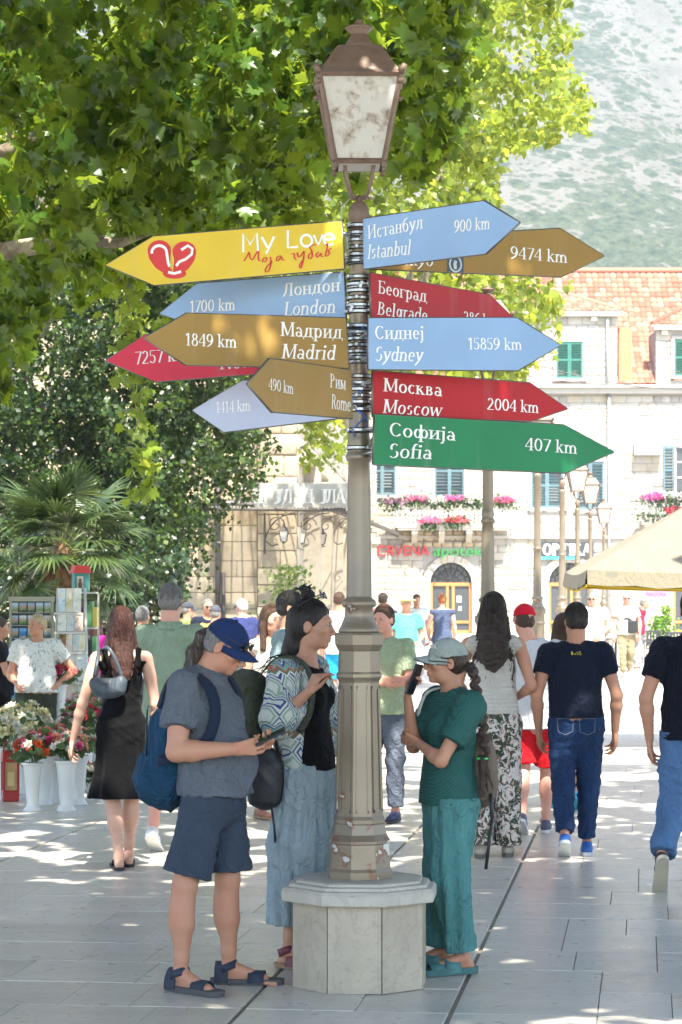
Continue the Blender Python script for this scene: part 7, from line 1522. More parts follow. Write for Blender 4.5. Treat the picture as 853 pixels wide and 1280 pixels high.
    q = empty('souvenir_house', (X(101, d), d-.02, Z(741, d)+.012), R_(20), 'little model house with a red roof on top of the souvenir stand', 'souvenir'); m = MB(); m.box((0, 0, .10), (.16, .13, .20)); m.build('walls', M('house_teal', (.04, .20, .18), .6), q); m = MB(); m.prism([(-.10, .20), (.10, .20), (.07, .28), (-.07, .28)], -.09, .09); fixn(m.build('roof', M('house_red', (.50, .02, .02), .5), q)); m = MB(); m.box((.083, 0, .10), (.006, .12, .18)); m.box((-.02, -.068, .1), (.07, .006, .13)); m.build('front_panel', M('house_cream', (.55, .5, .4), .6), q); m = MB(); m.lathe([(.02, .04), (.026, .08), (.012, .11), (.016, .13), (.001, .145)], 10, (-.02, -.078, 0)); m.build('figurine', M('figure_dark', (.12, .05, .04), .6), q)
    # dark planter wall behind the stall
def build_cafe():
    mt = M('cafe_dark', (.035, .035, .04), .5); wv = M('cafe_weave', (.20, .19, .18), .7)
    def chair():
        r = empty('cafe_chair', (0, 0, 0), 0, None, 'chair', 'cafe chairs by the far planters')
        [MB().tube([(sx*.22, sy*.2, 0), (sx*.21, sy*.2, .45 if sy < 0 else .9)], .014, 6).build('leg', mt, r) for sx in (-1, 1) for sy in (-1, 1)]
        m = MB(); m.box((0, 0, .45), (.46, .44, .035), bev=.01); m.build('seat', wv, r); m = MB(); [m.box((-.17+.085*i, .205, .70), (.05, .02, .36)) for i in range(5)]; m.box((0, .205, .89), (.46, .03, .05)); m.build('backrest', mt, r)
        for s_ in (-1, 1): m = MB(); m.tube([(s_*.23, .2, .68), (s_*.24, -.2, .66), (s_*.22, -.2, .45)], .016, 6); m.build('armrest', mt, r)
        return r
    c0 = chair(); L = [(806, 60, 100, 'cafe chair nearest the man with the crossbody bag'), (822, 62, 20, 'cafe chair second from the man with the crossbody bag'), (838, 60, 200, 'cafe chair at the right picture edge'), (752, 63, 150, 'cafe chair left of the man with the crossbody bag'), (795, 64, 270, 'cafe chair half hidden behind the man with the crossbody bag')]
    for i, (px, d, rz, lab) in enumerate(L):
        o = c0 if i == 0 else copy_tree(c0); o.location = (X(px, d), d, 0); o.rotation_euler = (0, 0, R_(rz)); o['label'] = lab
    for i, (px, d, h) in enumerate(((834, 66, 1.5), (716, 70, .9), (822, 66, 1.1))):
        rng = np.random.default_rng(i); r = empty('potted_shrub', (X(px, d), d, 0), 0, ['upright bright green shrub in a pot at the right edge', 'small green plant in a pot behind the lamp posts', 'yellow-green low shrub beside the upright one'][i], 'plant', 'potted shrubs of the cafe'); n = 420
        m = MB(); m.lathe([(.16, 0), (.22, .35), (.24, .36), (.2, .36)], 14); m.build('pot', M('pot_terracotta', (.34, .16, .09), .8), r); p = rng.normal(size=(n, 3))*(.16, .16, .22); p[:, 2] = .38+np.abs(rng.uniform(0, 1, n))*h*.75; p[:, :2] *= (1.2-.9*(p[:, 2:3]-.38)/h); leaves('foliage', p, .10, 'oval', leafmat('shrub_bright', (.10, .22, .03), (.20, .34, .05), (.3, .5, .05)), r, rng, -.4, .2)
    r = empty('cafe_table', (X(770, 61), 61, 0), 0, 'round dark cafe table left of the chairs', 'table'); m = MB(); m.lathe([(.35, .72), (.36, .745), (.34, .75)], 20); m.build('tabletop', wv, r); m = MB(); m.tube([(0, 0, 0), (0, 0, .72)], .03, 8); m.lathe([(.22, 0), (.22, .02), (.03, .05)], 14); m.build('leg', mt, r)
# ---------------------------------------------------------------- the three people at the post
A_ = lambda *v: np.array(v, dtype=float)
def strap_ribbon(pts, wd, th, nrm, name, mat, parent):
    """flat strap along pts; nrm: list of outward directions"""
    q_ = [np.asarray(p, float) for p in pts]; nn_ = [np.asarray(x, float) for x in nrm]; pts = []; nrm = []
    for i in range(len(q_)-1):
        p0, p1, p2, p3 = q_[max(i-1, 0)], q_[i], q_[i+1], q_[min(i+2, len(q_)-1)]
        for t in (0, .25, .5, .75): pts.append(.5*(2*p1+(p2-p0)*t+(2*p0-5*p1+4*p2-p3)*t*t+(3*p1-p0-3*p2+p3)*t**3)); nrm.append(nn_[i]*(1-t)+nn_[i+1]*t)
    pts.append(q_[-1]); nrm.append(nn_[-1]); m = MB(); vs = []; n = len(pts)
    for i in range(n):
        p = np.asarray(pts[i], float); t = unit(np.asarray(pts[min(i+1, n-1)])-np.asarray(pts[max(i-1, 0)])); nn = unit(nrm[i]-t*float(np.dot(nrm[i], t))); s_ = np.cross(t, nn)
        for a, b in ((-1, 0), (1, 0), (1, 1), (-1, 1)): vs.append(tuple(p+s_*a*wd/2+nn*b*th))
    fs = [(i*4+j, i*4+(j+1) % 4, (i+1)*4+(j+1) % 4, (i+1)*4+j) for i in range(n-1) for j in range(4)]+[(3, 2, 1, 0), (4*n-4, 4*n-3, 4*n-2, 4*n-1)]
    m.add(vs, fs, True); o = m.build(name, mat, parent); fixn(o); return o
def phone(loc, d, up, label, mat):
    """slab phone: d the long axis, up the screen normal"""
    d = unit(d); n = unit(np.asarray(up)-d*np.dot(up, d)); s_ = np.cross(d, n); R = Matrix([[float(s_[i]), float(d[i]), float(n[i])] for i in range(3)])
    r = empty('phone', tuple(loc), 0, label, 'phone')
    m = MB(); m.box((0, 0, 0), (.074, .152, .009), rot=R, bev=.003); m.build('case', mat, r)
    m = MB(); m.box(R@Vector((0, 0, .0048)), (.068, .144, .0012), rot=R); m.build('screen', M('phone_glass', (.012, .014, .02), .08), r)
    m = MB(); m.box(R@Vector((.018, .055, -.0052)), (.026, .028, .002), rot=R); m.build('camera_bump', M('phone_bump', (.03, .03, .035), .2), r)
    return r
HB = {}
def build_front():
    black = M('black_plastic', (.018, .018, .02), .35)
    lensm = M('dark_lens', (.012, .012, .014), .06)
    # --- man in grey tee
    base = P(270, 745, 11.1); base.z = 0
    a = 112; fw = A_(sin(R_(a)), cos(R_(a)), 0); rt = A_(cos(R_(a)), -sin(R_(a)), 0)
    mid = A_(-.075, 0, 1.405)
    pose = dict(pel=A_(0, 0, .93), wst=A_(-.01, 0, 1.08), cst=A_(-.035, 0, 1.25), nk=A_(-.055, 0, 1.455), hd=A_(.045, -.02, 1.565),
                sR=mid+rt*.175-A_(0, 0, .015), sL=mid+rt*-.175, eR=A_(-.165, -.235, 1.10), wR=A_(.095, -.27, 1.115), eL=A_(.10, .19, 1.08), wL=A_(.175, -.075, 1.10),
                hR=rt*.09+A_(0, 0, .90), hL=rt*-.09+A_(.0, 0, .90), kR=A_(-.135, -.11, .49), kL=A_(.05, .085, .49),
                aR=A_(-.155, -.10, .083), aL=A_(.055, .115, .083), tR=A_(-.155, -.10, 0)+A_(.125, -.10, .024), tL=A_(.055, .115, 0)+A_(.160, -.02, .024))
    m = Person('man in a grey t-shirt and navy cap looking down at his phone', base, 1.76, a, pose, .0054, 'tan', 1.06, hy=-6, hp=-29, belly=.55, toes=True, arm=1.10)
    m.body(hands={'R': (A_(1, .12, .10), A_(-.1, 1, .25), .55, A_(.8, -.1, .75)), 'L': (A_(.6, -.75, .15), A_(-.2, .1, 1), .5, A_(.2, -.6, .9))})
    m.tee(cloth('heather_grey', (.155, .175, .205), .08, .22, .5), .505, .016, .62, neck=.043, loose=.012, seed=4, amp=.014, hemw=1.0, slv=1.03)
    m.trousers(cloth('navy_shorts', (.045, .060, .088), .12, 0, .4), .006, .90, 1.0, 1.10, 1.22, name='shorts', seed=8, amp=.009, top=.515)
    dh = hairmat('hair_brown_grey', (.06, .04, .03), (.3, .27, .24)); m.hair('short', hairmat('hair_grey', HAIRC['grey']), e=.004)
    p = m.hp_; back = -m.HR[:, 1]
    F = Field(m.J['nk']-.25, m.J['hd']+.2, .005); q0 = p(0, -.100, .045)
    pts = [q0, q0+A_(-.045, -.01, -.035), q0+A_(-.080, -.02, -.11), q0+A_(-.100, -.025, -.19), q0+A_(-.105, -.03, -.25)]
    for i, (r0, r1) in enumerate(((.018, .027), (.027, .033), (.033, .029), (.029, .010))): F.cone(pts[i], pts[i+1], r0, r1, .02)
    m.add('ponytail', F, dh, wrinkle(.004, (80, 80, 18), 3))
    navy = cloth('cap_navy', (.014, .030, .088), .08, 0, .15); m.cap(navy)
    m.face_((.05, .035, .02), 'dark')
    g = m.glasses(black, lensm, name='sunglasses'); 
    # worn on the brim of the cap
    for o in (g, *g.children): o.data.transform(Matrix.Translation(Vector([float(x) for x in (m.HR[:, 2]*.052-m.HR[:, 1]*.004)])))
    for k in 'RL': m.sandal(k, M('sandal_navy', (.018, .024, .045), .7, bs=.3), M('sandal_sole', (.07, .07, .07), .8), straps=((.02, .30), (.70, .36)), thick=.024)
    HB['man'] = m
    gm = (m.J['gR']+m.J['gL'])/2
    phone(base+Vector([float(x) for x in m.J['wR']+A_(.165, .01, .055)]), A_(.85, -.1, .42), A_(-.35, -.2, .9), 'dark phone held in both hands by the man in the grey t-shirt', M('phone_case', (.02, .03, .04), .3))
    # backpack
    bp = empty('backpack', tuple(base), 0, 'blue fabric backpack on the back of the man in the grey t-shirt', 'backpack')
    F = Field((-.52, -.30, .78), (0, .30, 1.52), .007); bc = A_(-.215, .06, -.03)
    F.ell(bc+A_(0, 0, 1.10), (.11, .15, .24), None, 0); F.ell(bc+A_(-.02, 0, 1.0), (.115, .16, .15), None, .05); F.ell(bc+A_(.03, 0, 1.22), (.09, .13, .16), None, .05); F.ell(bc+A_(-.10, -.02, .99), (.06, .12, .11), None, .02)
    bm = cloth('backpack_blue', (.012, .055, .11), .15, 0, .7, .6); o = link('bag', F.mesh('bag', bm, wrinkle(.014, (16, 16, 10), 12)), bp)
    sm = cloth('strap_navy', (.012, .02, .04), .1, 0, .2, .7)
    S = m.J['sR']; ins = rt*-.055
    pts = [S+ins+A_(-.13, .02, -.10), S+ins+A_(-.085, .01, .025), S+ins+A_(-.02, -.01, .062), S+ins+fw*.07+A_(0, -.03, .035), S+ins+fw*.125+A_(0, -.045, -.04), S+ins+fw*.135+A_(0, -.045, -.14), S+ins+fw*.09+A_(0, -.075, -.25), S+ins+fw*.0+A_(-.02, -.085, -.30), S+ins+A_(-.13, -.03, -.34)]
    nr = [unit(A_(*(p_-A_(-.06, 0, p_[2])))+A_(0, 0, .05)) for p_ in pts]; nr[1] = A_(-.5, -.2, .8); nr[2] = A_(0, -.3, 1); nr[3] = A_(.4, -.3, .8)
    strap_ribbon(pts, .052, .009, nr, 'strap', sm, bp)
    S = m.J['sL']; pts = [S-ins+A_(-.02, .0, .06), S-ins+fw*.07+A_(0, -.0, .035), S-ins+fw*.13+A_(0, .0, -.04), S-ins+fw*.15+A_(0, 0, -.14), S-ins+fw*.15+A_(0, .03, -.28)]
    strap_ribbon(pts, .05, .009, [A_(0, 0, 1), fw+A_(0, 0, 1), fw, fw, fw], 'strap', sm, bp)
    mb = MB(); mb.tube([bc+A_(-.10, y, z) for y, z in ((-.10, 1.10), (-.115, 1.2), (-.06, 1.30), (.02, 1.32))], .004, 6); mb.build('zip', M('zip_dark', (.01, .015, .03), .4), bp)
    # --- woman in patterned kimono jacket
    base = P(384, 745, 11.75); base.z = 0; a = 112
    fw = A_(sin(R_(a)), cos(R_(a)), 0); rt = A_(cos(R_(a)), -sin(R_(a)), 0); mid = A_(-.03, 0, 1.44)
    pose = dict(pel=A_(-.0, 0, .98), wst=A_(-.005, 0, 1.13), cst=A_(-.015, 0, 1.29), nk=A_(-.01, 0, 1.485), hd=A_(.025, -.01, 1.655),
                sR=mid+rt*.165+A_(-.02, 0, -.02), sL=mid-rt*.165, eR=A_(-.13, -.25, 1.215), wR=A_(.01, -.33, 1.345), eL=A_(.11, .22, 1.19), wL=A_(.20, .12, .98),
                hR=rt*.085+A_(0, 0, .94), hL=rt*-.085+A_(0, 0, .94), kR=A_(-.05, -.09, .50), kL=A_(.05, .09, .50), aR=A_(-.085, -.06, .085), aL=A_(.06, .09, .085),
                tR=A_(-.085, -.06, .03)+A_(.11, -.09, 0), tL=A_(.06, .09, .03)+A_(.16, -.03, 0))
    m = Person('dark-haired woman in a patterned open jacket and pale blue trousers left of the post', base, 1.76, a, pose, .0054, 'olive', .95, True, hy=-10, hp=-4, toes=True)
    m.body(hands={'R': (A_(.48, -.12, .88), A_(.75, .5, -.2), [.5, .75, .85, .9], A_(.85, .1, .55))})
    m.tee(cloth('black_top', (.004, .004, .005), .1, 0, .3), .545, .010, 0, neck=.062, loose=.0, seed=2, name='top', vneck=.06)
    lin_ = cloth('pale_blue_linen', (.34, .42, .455), .12, 0, .8)
    J = m.J; H = m.H
    F = Field(J['pel']-(.45, .4, 0)-(0, 0, .85), J['pel']+(.45, .4, .12), .0075)
    F.cone(J['pel']+A_(0, 0, -.05), J['pel']+A_(0, 0, .085), .155, .118, .03, (fw, 1.22), 2)
    for k in 'RL':
        F.cone(J['h'+k]+A_(0, 0, -.02), J['k'+k]+A_(0, 0, .1), .11, .125, .05); F.cone(J['k'+k]+A_(0, 0, .1), J['a'+k]*.9+J['k'+k]*.1+A_(.02, 0, .03), .125, .125, .045, None, 2)
    F.cut((0, 0, -1), (0, 0, .215), k=.004)
    m.add('trousers', F, lin_, sumf(pleats((0, 0), 22, .005, 1.06, .9, 3, .6), pleats((0, 0), 11, .013, .95, .3, 4, .3), wrinkle(.003, (30, 30, 18), 3)))
    # jacket: open in front
    km = kimono_mat()
    F = Field((-.55, -.55, .72), (.5, .45, 1.55), .007)
    F.cone(J['pel']+A_(0, 0, -.16), J['cst'], .185, .165, .03, (fw, 1.30)); F.cone(J['cst'], J['cst']+A_(0, 0, .08), .160, .14, .04, (fw, 1.4)); F.cone(J['sL']*.9+mid*.1, J['sR']*.9+mid*.1, .068, None, .05)
    F.ell(J['nk']+A_(.02, 0, .03), (.075, .085, .08), None, .004, 's')
    F.cone(J['nk']+fw*.13+rt*.035+A_(0, 0, .05), J['pel']+fw*.17+rt*.085+A_(0, 0, -.3), .078, .185, .01, None, 0, 's')
    S, E_, W_ = J['sR'], J['eR'], J['wR']
    F.cone(S, E_, .075, .088, .04); F.cone(E_, E_*.42+W_*.58, .088, .074, .04, None, 2)
    S, E_, W_ = J['sL'], J['eL'], J['wL']; F.cone(S, E_, .072, .085, .04); F.cone(E_, E_*.3+W_*.7, .08, .075, .04, None, 2)
    F.ell(J['nk']+A_(.02, 0, .03), (.075, .085, .08), None, .004, 's')
    F.cut((0, 0, -1), (0, 0, .80), k=.004)
    m.add('jacket', F, km, sumf(wrinkle(.0065, (17, 17, 14), 21)))
    hb = hairmat('hair_black', (.02, .014, .012), (.07, .05, .045))
    m.hair('back', hb, wrinkle(.004, (60, 60, 12), 8), e=.008)
    m.hair_strands(hb, 130, 0, .004, 3)
    p = m.hp_; F = Field(m.J['hd']-.05, m.J['hd']+.28, .005); F.ell(p(0, -.045, .150), (.046, .044, .030), None, .01); F.ell(p(.01, -.05, .172), (.030, .034, .026), None, .01); m.add('hair_bun', F, hb, wrinkle(.005, (90, 90, 90), 2))
    rs = np.random.default_rng(3)
    m.strands([[p(0, -.07, -.05)+rs.normal(size=3)*.015, p(0, -.10, -.16)+rs.normal(size=3)*.02, mid+A_(-.11, -.05, .03)+rs.normal(size=3)*.025, mid+A_(-.16, -.08, -.02)+rs.normal(size=3)*.035] for i in range(40)]+[[p(0, -.045, .16), p(rs.normal()*.03, -.06+rs.normal()*.03, .185+rs.normal()*.01), p(rs.normal()*.04, -.08+rs.normal()*.03, .17)] for i in range(12)], hb, .006)
    m.face_((.04, .025, .015), 'black', (.38, .13, .11))
    g = m.glasses(black, lensm, .0)
    T = Matrix.Translation(Vector([float(x) for x in p(0, -.055, .095)])) @ Matrix([[float(x) for x in r] for r in m.HR]).to_4x4() @ Matrix.Rotation(R_(28), 4, 'X') @ Matrix([[float(x) for x in r] for r in m.HR]).inverted().to_4x4() @ Matrix.Translation(-Vector([float(x) for x in p(0, -.01, .0)]))
    for o in (g, *g.children): o.data.transform(T)
    for k in 'RL': m.sandal(k, M('sandal_wine', (.16, .03, .05), .6, bs=.2), M('sole_tan', (.30, .19, .11), .8), straps=((.35, .35), (.80, .3)), thick=.02)
    mb = MB(); mb.tube([m.J['nk']+rt*.05+A_(0, 0, .01), m.J['nk']+fw*.075+rt*.03+A_(0, 0, -.06), m.J['nk']+fw*.12+A_(0, 0, -.15), m.J['nk']+fw*.078-rt*.03+A_(0, 0, -.05)], .0017, 5); mb.build('necklace', M('cord_black', (.02, .015, .01), .6), m.root)
    bp = empty('backpack', tuple(base), 0, 'olive backpack on the back of the woman in the patterned jacket', 'backpack')
    F = Field((-.52, -.32, .85), (-.02, .32, 1.5), .007); F.ell((-.29, .05, 1.19), (.12, .17, .24), None, 0); F.ell((-.31, .05, 1.05), (.13, .17, .14), None, .04); F.ell((-.30, .03, 1.37), (.11, .14, .07), None, .02)
    om = cloth('olive_canvas', (.075, .08, .055), .12, 0, .5, .7); link('bag', F.mesh('bag', om, wrinkle(.006, (16, 16, 14), 5)), bp)
    S = m.J['sR']; ins = -rt*.055
    pts = [S+ins+A_(-.14, .02, -.02), S+ins+A_(-.07, 0, .062), S+ins+fw*.02+A_(0, -.02, .085), S+ins+fw*.10+A_(0, -.03, .03), S+ins+fw*.125+A_(0, -.04, -.07), S+ins+fw*.11+A_(0, -.06, -.18), S+ins+fw*.06+A_(-.0, -.075, -.27)]
    strap_ribbon(pts, .038, .008, [A_(-1, 0, 1), A_(0, -.3, 1), A_(.3, -.3, 1), fw+A_(0, -.2, .4), fw+rt*.3, fw+rt*.4, fw+rt*.8], 'strap', om, bp)
    bg_ = empty('shoulder_bag', tuple(base), 0, 'black bag hanging between the man in grey and the woman in the patterned jacket', 'bag')
    F = Field((-.45, -.3, .70), (0, .1, 1.2), .007); F.ell((-.20, -.14, .93), (.09, .07, .16), None, 0); F.box((-.20, -.14, .90), (.075, .05, .10), None, .04, .02)
    bk = M('bag_black', (.016, .016, .018), .5, bs=.3); link('bag', F.mesh('bag', bk, wrinkle(.005, (20, 20, 20), 6)), bg_)
    mb = MB(); mb.tube([A_(-.13, -.15, 1.02), A_(-.17, -.20, 1.2), A_(-.14, -.20, 1.36), A_(-.10, -.16, 1.49)], .010, 6); mb.tube([A_(-.17, -.18, .80), A_(-.155, -.19, .70), A_(-.15, -.18, .62)], .006, 5); mb.build('strap', bk, bg_)
    # --- woman in teal
    base = P(563, 745, 11.6); base.z = 0; a = -108
    fw = A_(sin(R_(a)), cos(R_(a)), 0); rt = A_(cos(R_(a)), -sin(R_(a)), 0); mid = A_(.02, 0, 1.285)
    pose = dict(pel=A_(.0, 0, .86), wst=A_(-.005, 0, 1.0), cst=A_(.0, 0, 1.15), nk=A_(.012, 0, 1.34), hd=A_(-.022, -.005, 1.48),
                sL=mid-rt*.165+A_(.02, 0, -.01), sR=mid+rt*.155+A_(-.03, 0, 0), eL=A_(-.055, -.235, 1.025), wL=A_(-.155, -.07, 1.10), eR=A_(-.175, .06, 1.075), wR=A_(-.205, -.03, 1.318),
                hR=rt*.08+A_(0, 0, .84), hL=rt*-.08+A_(0, 0, .84), kL=A_(.0, -.085, .46), kR=A_(-.03, .08, .46), aL=A_(.055, -.085, .082), aR=A_(-.03, .10, .082),
                tL=A_(.055, -.085, .03)+A_(-.135, -.06, 0), tR=A_(-.03, .10, .03)+A_(-.14, -.03, 0))
    m = Person('woman in teal trousers and pale cap holding a phone to her mouth', base, 1.61, a, pose, .0054, 'tan', .98, True, hy=6, hp=2, toes=True)
    m.body(hands={'R': (A_(.06, -.10, 1), A_(.9, -.35, .1), [.75, .8, .85, .9], A_(.4, -.6, .8)), 'L': (A_(-.7, .6, .2), A_(.3, .5, .2), .3)})
    tm = teal_tee_mat()
    m.tee(tm, .50, .020, .66, neck=.048, loose=.020, seed=14, amp=.011, hemw=1.0)
    J = m.J; tl = cloth('teal_linen', (.095, .27, .265), .14, 0, .9)
    F = Field(J['pel']-(.4, .4, 0)-(0, 0, .78), J['pel']+(.4, .4, .1), .0075)
    F.cone(J['pel']+A_(0, 0, -.05), J['pel']+A_(0, 0, -.015), .150, .140, .03, (fw, 1.25), 2); F.cut((0, 0, 1), J['pel']-A_(0, 0, .015))
    for k in 'RL':
        F.cone(J['h'+k]+A_(0, 0, -.02), J['k'+k], .108, .092, .05); F.cone(J['k'+k], J['a'+k]*.93+J['k'+k]*.07, .092, .078, .03, None, 2)
    F.cut((0, 0, -1), (0, 0, .075), k=.004)
    F.cut((0, 0, 1), J['pel']-A_(0, 0, .018)); m.add('trousers', F, tl, sumf(pleats((0, 0), 9, .009, .9, .2, 5, .4), wrinkle(.0045, (26, 26, 20), 31)))
    hb = hairmat('hair_brown', (.045, .024, .016), (.16, .09, .05))
    m.hair('short', hb, wrinkle(.002, (60, 60, 20), 8), e=.007)
    p = m.hp_; q0 = p(0, -.112, -.005)
    zs = [q0+A_(.012, 0, 0)]; path = [q0+A_(.010, -.01, .0), A_(.108, -.09, 1.43), A_(.118, -.11, 1.35), A_(.138, -.13, 1.26), A_(.152, -.14, 1.15), A_(.158, -.14, 1.07), A_(.150, -.14, 1.03)]
    F = Field((.02, -.2, .80), (.33, .1, 1.62), .0045); path = [np.array(q) for q in path]; L = []
    for i in range(len(path)-1):
        n = max(1, int(np.linalg.norm(path[i+1]-path[i])/.024))
        for j in range(n): L.append(path[i]+(path[i+1]-path[i])*j/n)
    for i, q in enumerate(L):
        sg = 1 if i % 2 else -1; F.ell(q+A_(.010*sg, -.004, 0), (.0195, .02, .023), None, .010)
    for i in range(9): q = path[-1]+rs.normal(size=3)*A_(.010, .012, .0); F.cone(q, q+A_(-.015+rs.normal()*.022, rs.normal()*.012, -.14-rs.random()*.05), .015, .003, .008)
    m.add('braid', F, hb, wrinkle(.0022, (120, 120, 40), 4))
    mb = MB(); mb.tube([path[-1]+A_(.026*cos(t), .026*sin(t), 0) for t in np.linspace(0, 2*pi, 13)], .007, 6, False); mb.build('hair_tie', M('tie_green', (.03, .62, .12), .5), m.root)
    mb = MB(); mb.tube([q0+A_(.014+.0*cos(t), .020*sin(t), .020*cos(t)) for t in np.linspace(0, 2*pi, 13)], .007, 6, False); mb.build('hair_tie', M('tie_beige', (.45, .38, .28), .7), m.root)
    cm = cloth('cap_sage', (.30, .34, .31), .08, 0, .2); c = m.cap(cm)
    R3 = Matrix([[float(x) for x in r] for r in m.HR]); mb = MB(); mb.box(Vector([float(x) for x in p(-.036, .079, .082)]), (.036, .004, .026), rot=R3@Matrix.Rotation(R_(30), 3, 'Z')@Matrix.Rotation(R_(-35), 3, 'X'), bev=.001); mb.build('patch', cloth('patch', (.6, .62, .6)), c)
    m.face_((.05, .03, .02), 'brown', (.42, .17, .14)); m.glasses(M('frame_brown', (.04, .02, .015), .3), lensm)
    for k in 'RL': m.sandal(k, M('slipper_teal', (.05, .17, .17), .55, bs=.2), M('slipper_sole', (.045, .13, .13), .7), straps=((.45, .40), (.80, .42)), ankle=False, thick=.03)
    w_ = Vector([float(x) for x in m.J['wR']+A_(.030, -.055, .085)]); phone(base+w_, A_(.30, -.05, .85), A_(.8, -.5, -.35), 'black phone held up to the mouth by the woman in the pale cap', M('phone_black', (.015, .015, .018), .25))
    bp = empty('backpack', tuple(base), 0, 'small brown backpack on the back of the woman in the pale cap', 'backpack')
    F = Field((.02, -.25, .70), (.36, .22, 1.28), .007); F.ell((.150, .02, .97), (.075, .12, .18), None, 0); F.ell((.155, .02, .89), (.075, .12, .10), None, .03)
    bm = cloth('bag_taupe', (.16, .12, .085), .15, 0, .4, .6); link('bag', F.mesh('bag', bm, wrinkle(.004, (16, 16, 14), 5)), bp)
    pts = [J['sR']-rt*.05+A_(.04, 0, .07), J['sR']-rt*.05+fw*.06+A_(0, 0, .05), J['sR']-rt*.05+fw*.105+A_(0, 0, -.03), J['sR']-rt*.03+fw*.115+A_(0, 0, -.12)]
    strap_ribbon(pts, .03, .008, [A_(0, 0, 1), fw+A_(0, 0, 1), fw, fw], 'strap', cloth('strap_white', (.55, .55, .5)), bp)
    mb = MB(); mb.tube([(.19, -.08, .86), (.195, -.10, .74)], .009, 6); mb.tube([(.195, -.10, .74), (.165, -.10, .50)], .008, 6); mb.build('webbing', bk, bp)
def kimono_mat():
    t = NT('kimono'); v = t.co(); s_ = t.n('SeparateXYZ', i_0=v); wv = t.noise(3, 2, v)
    x = t.math('ADD', t.math('ADD', s_.outputs[0], t.math('MULTIPLY', s_.outputs[1], .9)), t.math('MULTIPLY', wv, .10)); z = t.math('ADD', s_.outputs[2], t.math('MULTIPLY', wv, .12))
    def tri(u, p): return t.math('ABSOLUTE', t.math('SUBTRACT', t.math('FRACT', t.math('DIVIDE', u, p)), .5))
    dia = t.math('ADD', tri(x, .085), tri(z, .13)); dd = t.ramp(dia, [(.0, (.50, .52, .47)), (.16, (.035, .06, .19)), (.28, (.50, .52, .47)), (.42, (.05, .08, .20)), (.50, (.46, .50, .44)), (.62, (.24, .34, .27)), (.75, (.50, .52, .47))], 'CONSTANT')
    band = t.math('FRACT', t.math('DIVIDE', t.math('ADD', z, t.math('MULTIPLY', tri(x, .05), .05)), .30))
    b = t.ramp(band, [(0, (.60, .62, .60)), (.03, (.10, .16, .10)), (.07, (.36, .10, .06)), (.10, (.20, .30, .26)), (.17, (.05, .09, .25)), (.20, (.5, .52, .48)), (.22, (.12, .18, .12))], 'CONSTANT')
    mk = t.ramp(band, [(0, 1), (.25, 0)], 'CONSTANT'); st = t.math('MULTIPLY', mk, 1.0)
    t.base(t.mix(st, dd, b)); t.set(.85, 0, .25); t.bump(t.noise(300, 2, v), .3, .004); return t.m
def teal_tee_mat():
    t = NT('teal_tee'); v = t.co(); s_ = t.n('SeparateXYZ', i_0=v); x = t.math('ADD', s_.outputs[0], t.math('MULTIPLY', s_.outputs[1], .8))
    g = t.math('MULTIPLY', t.math('ABSOLUTE', t.math('SINE', t.math('MULTIPLY', t.math('ADD', x, s_.outputs[2]), 170))), t.math('ABSOLUTE', t.math('SINE', t.math('MULTIPLY', t.math('SUBTRACT', x, s_.outputs[2]), 170))))
    t.base(t.ramp(g, [(.05, (.009, .062, .052)), (.35, (.02, .095, .083))])); t.set(.75, 0, .3); t.bump(t.math('ADD', t.noise(9, 3, v, dist=1), t.math('MULTIPLY', g, .1)), .5, .02); return t.m
def walk(k=1, s_=.10, up_=.02):
    """k=1: right leg ahead"""
    a, b = ('R', 'L') if k > 0 else ('L', 'R'); g = {'R': 1, 'L': -1}
    return {'k'+a: (g[a]*.05, s_*.62+.02, .285), 'a'+a: (g[a]*.045, s_*.85, .046), 'k'+b: (g[b]*.05, -s_*.15+.02, .287+up_*.3), 'a'+b: (g[b]*.045, -s_*1.35, .05+up_*1.6),
            't'+b: None, 'w'+b: None}
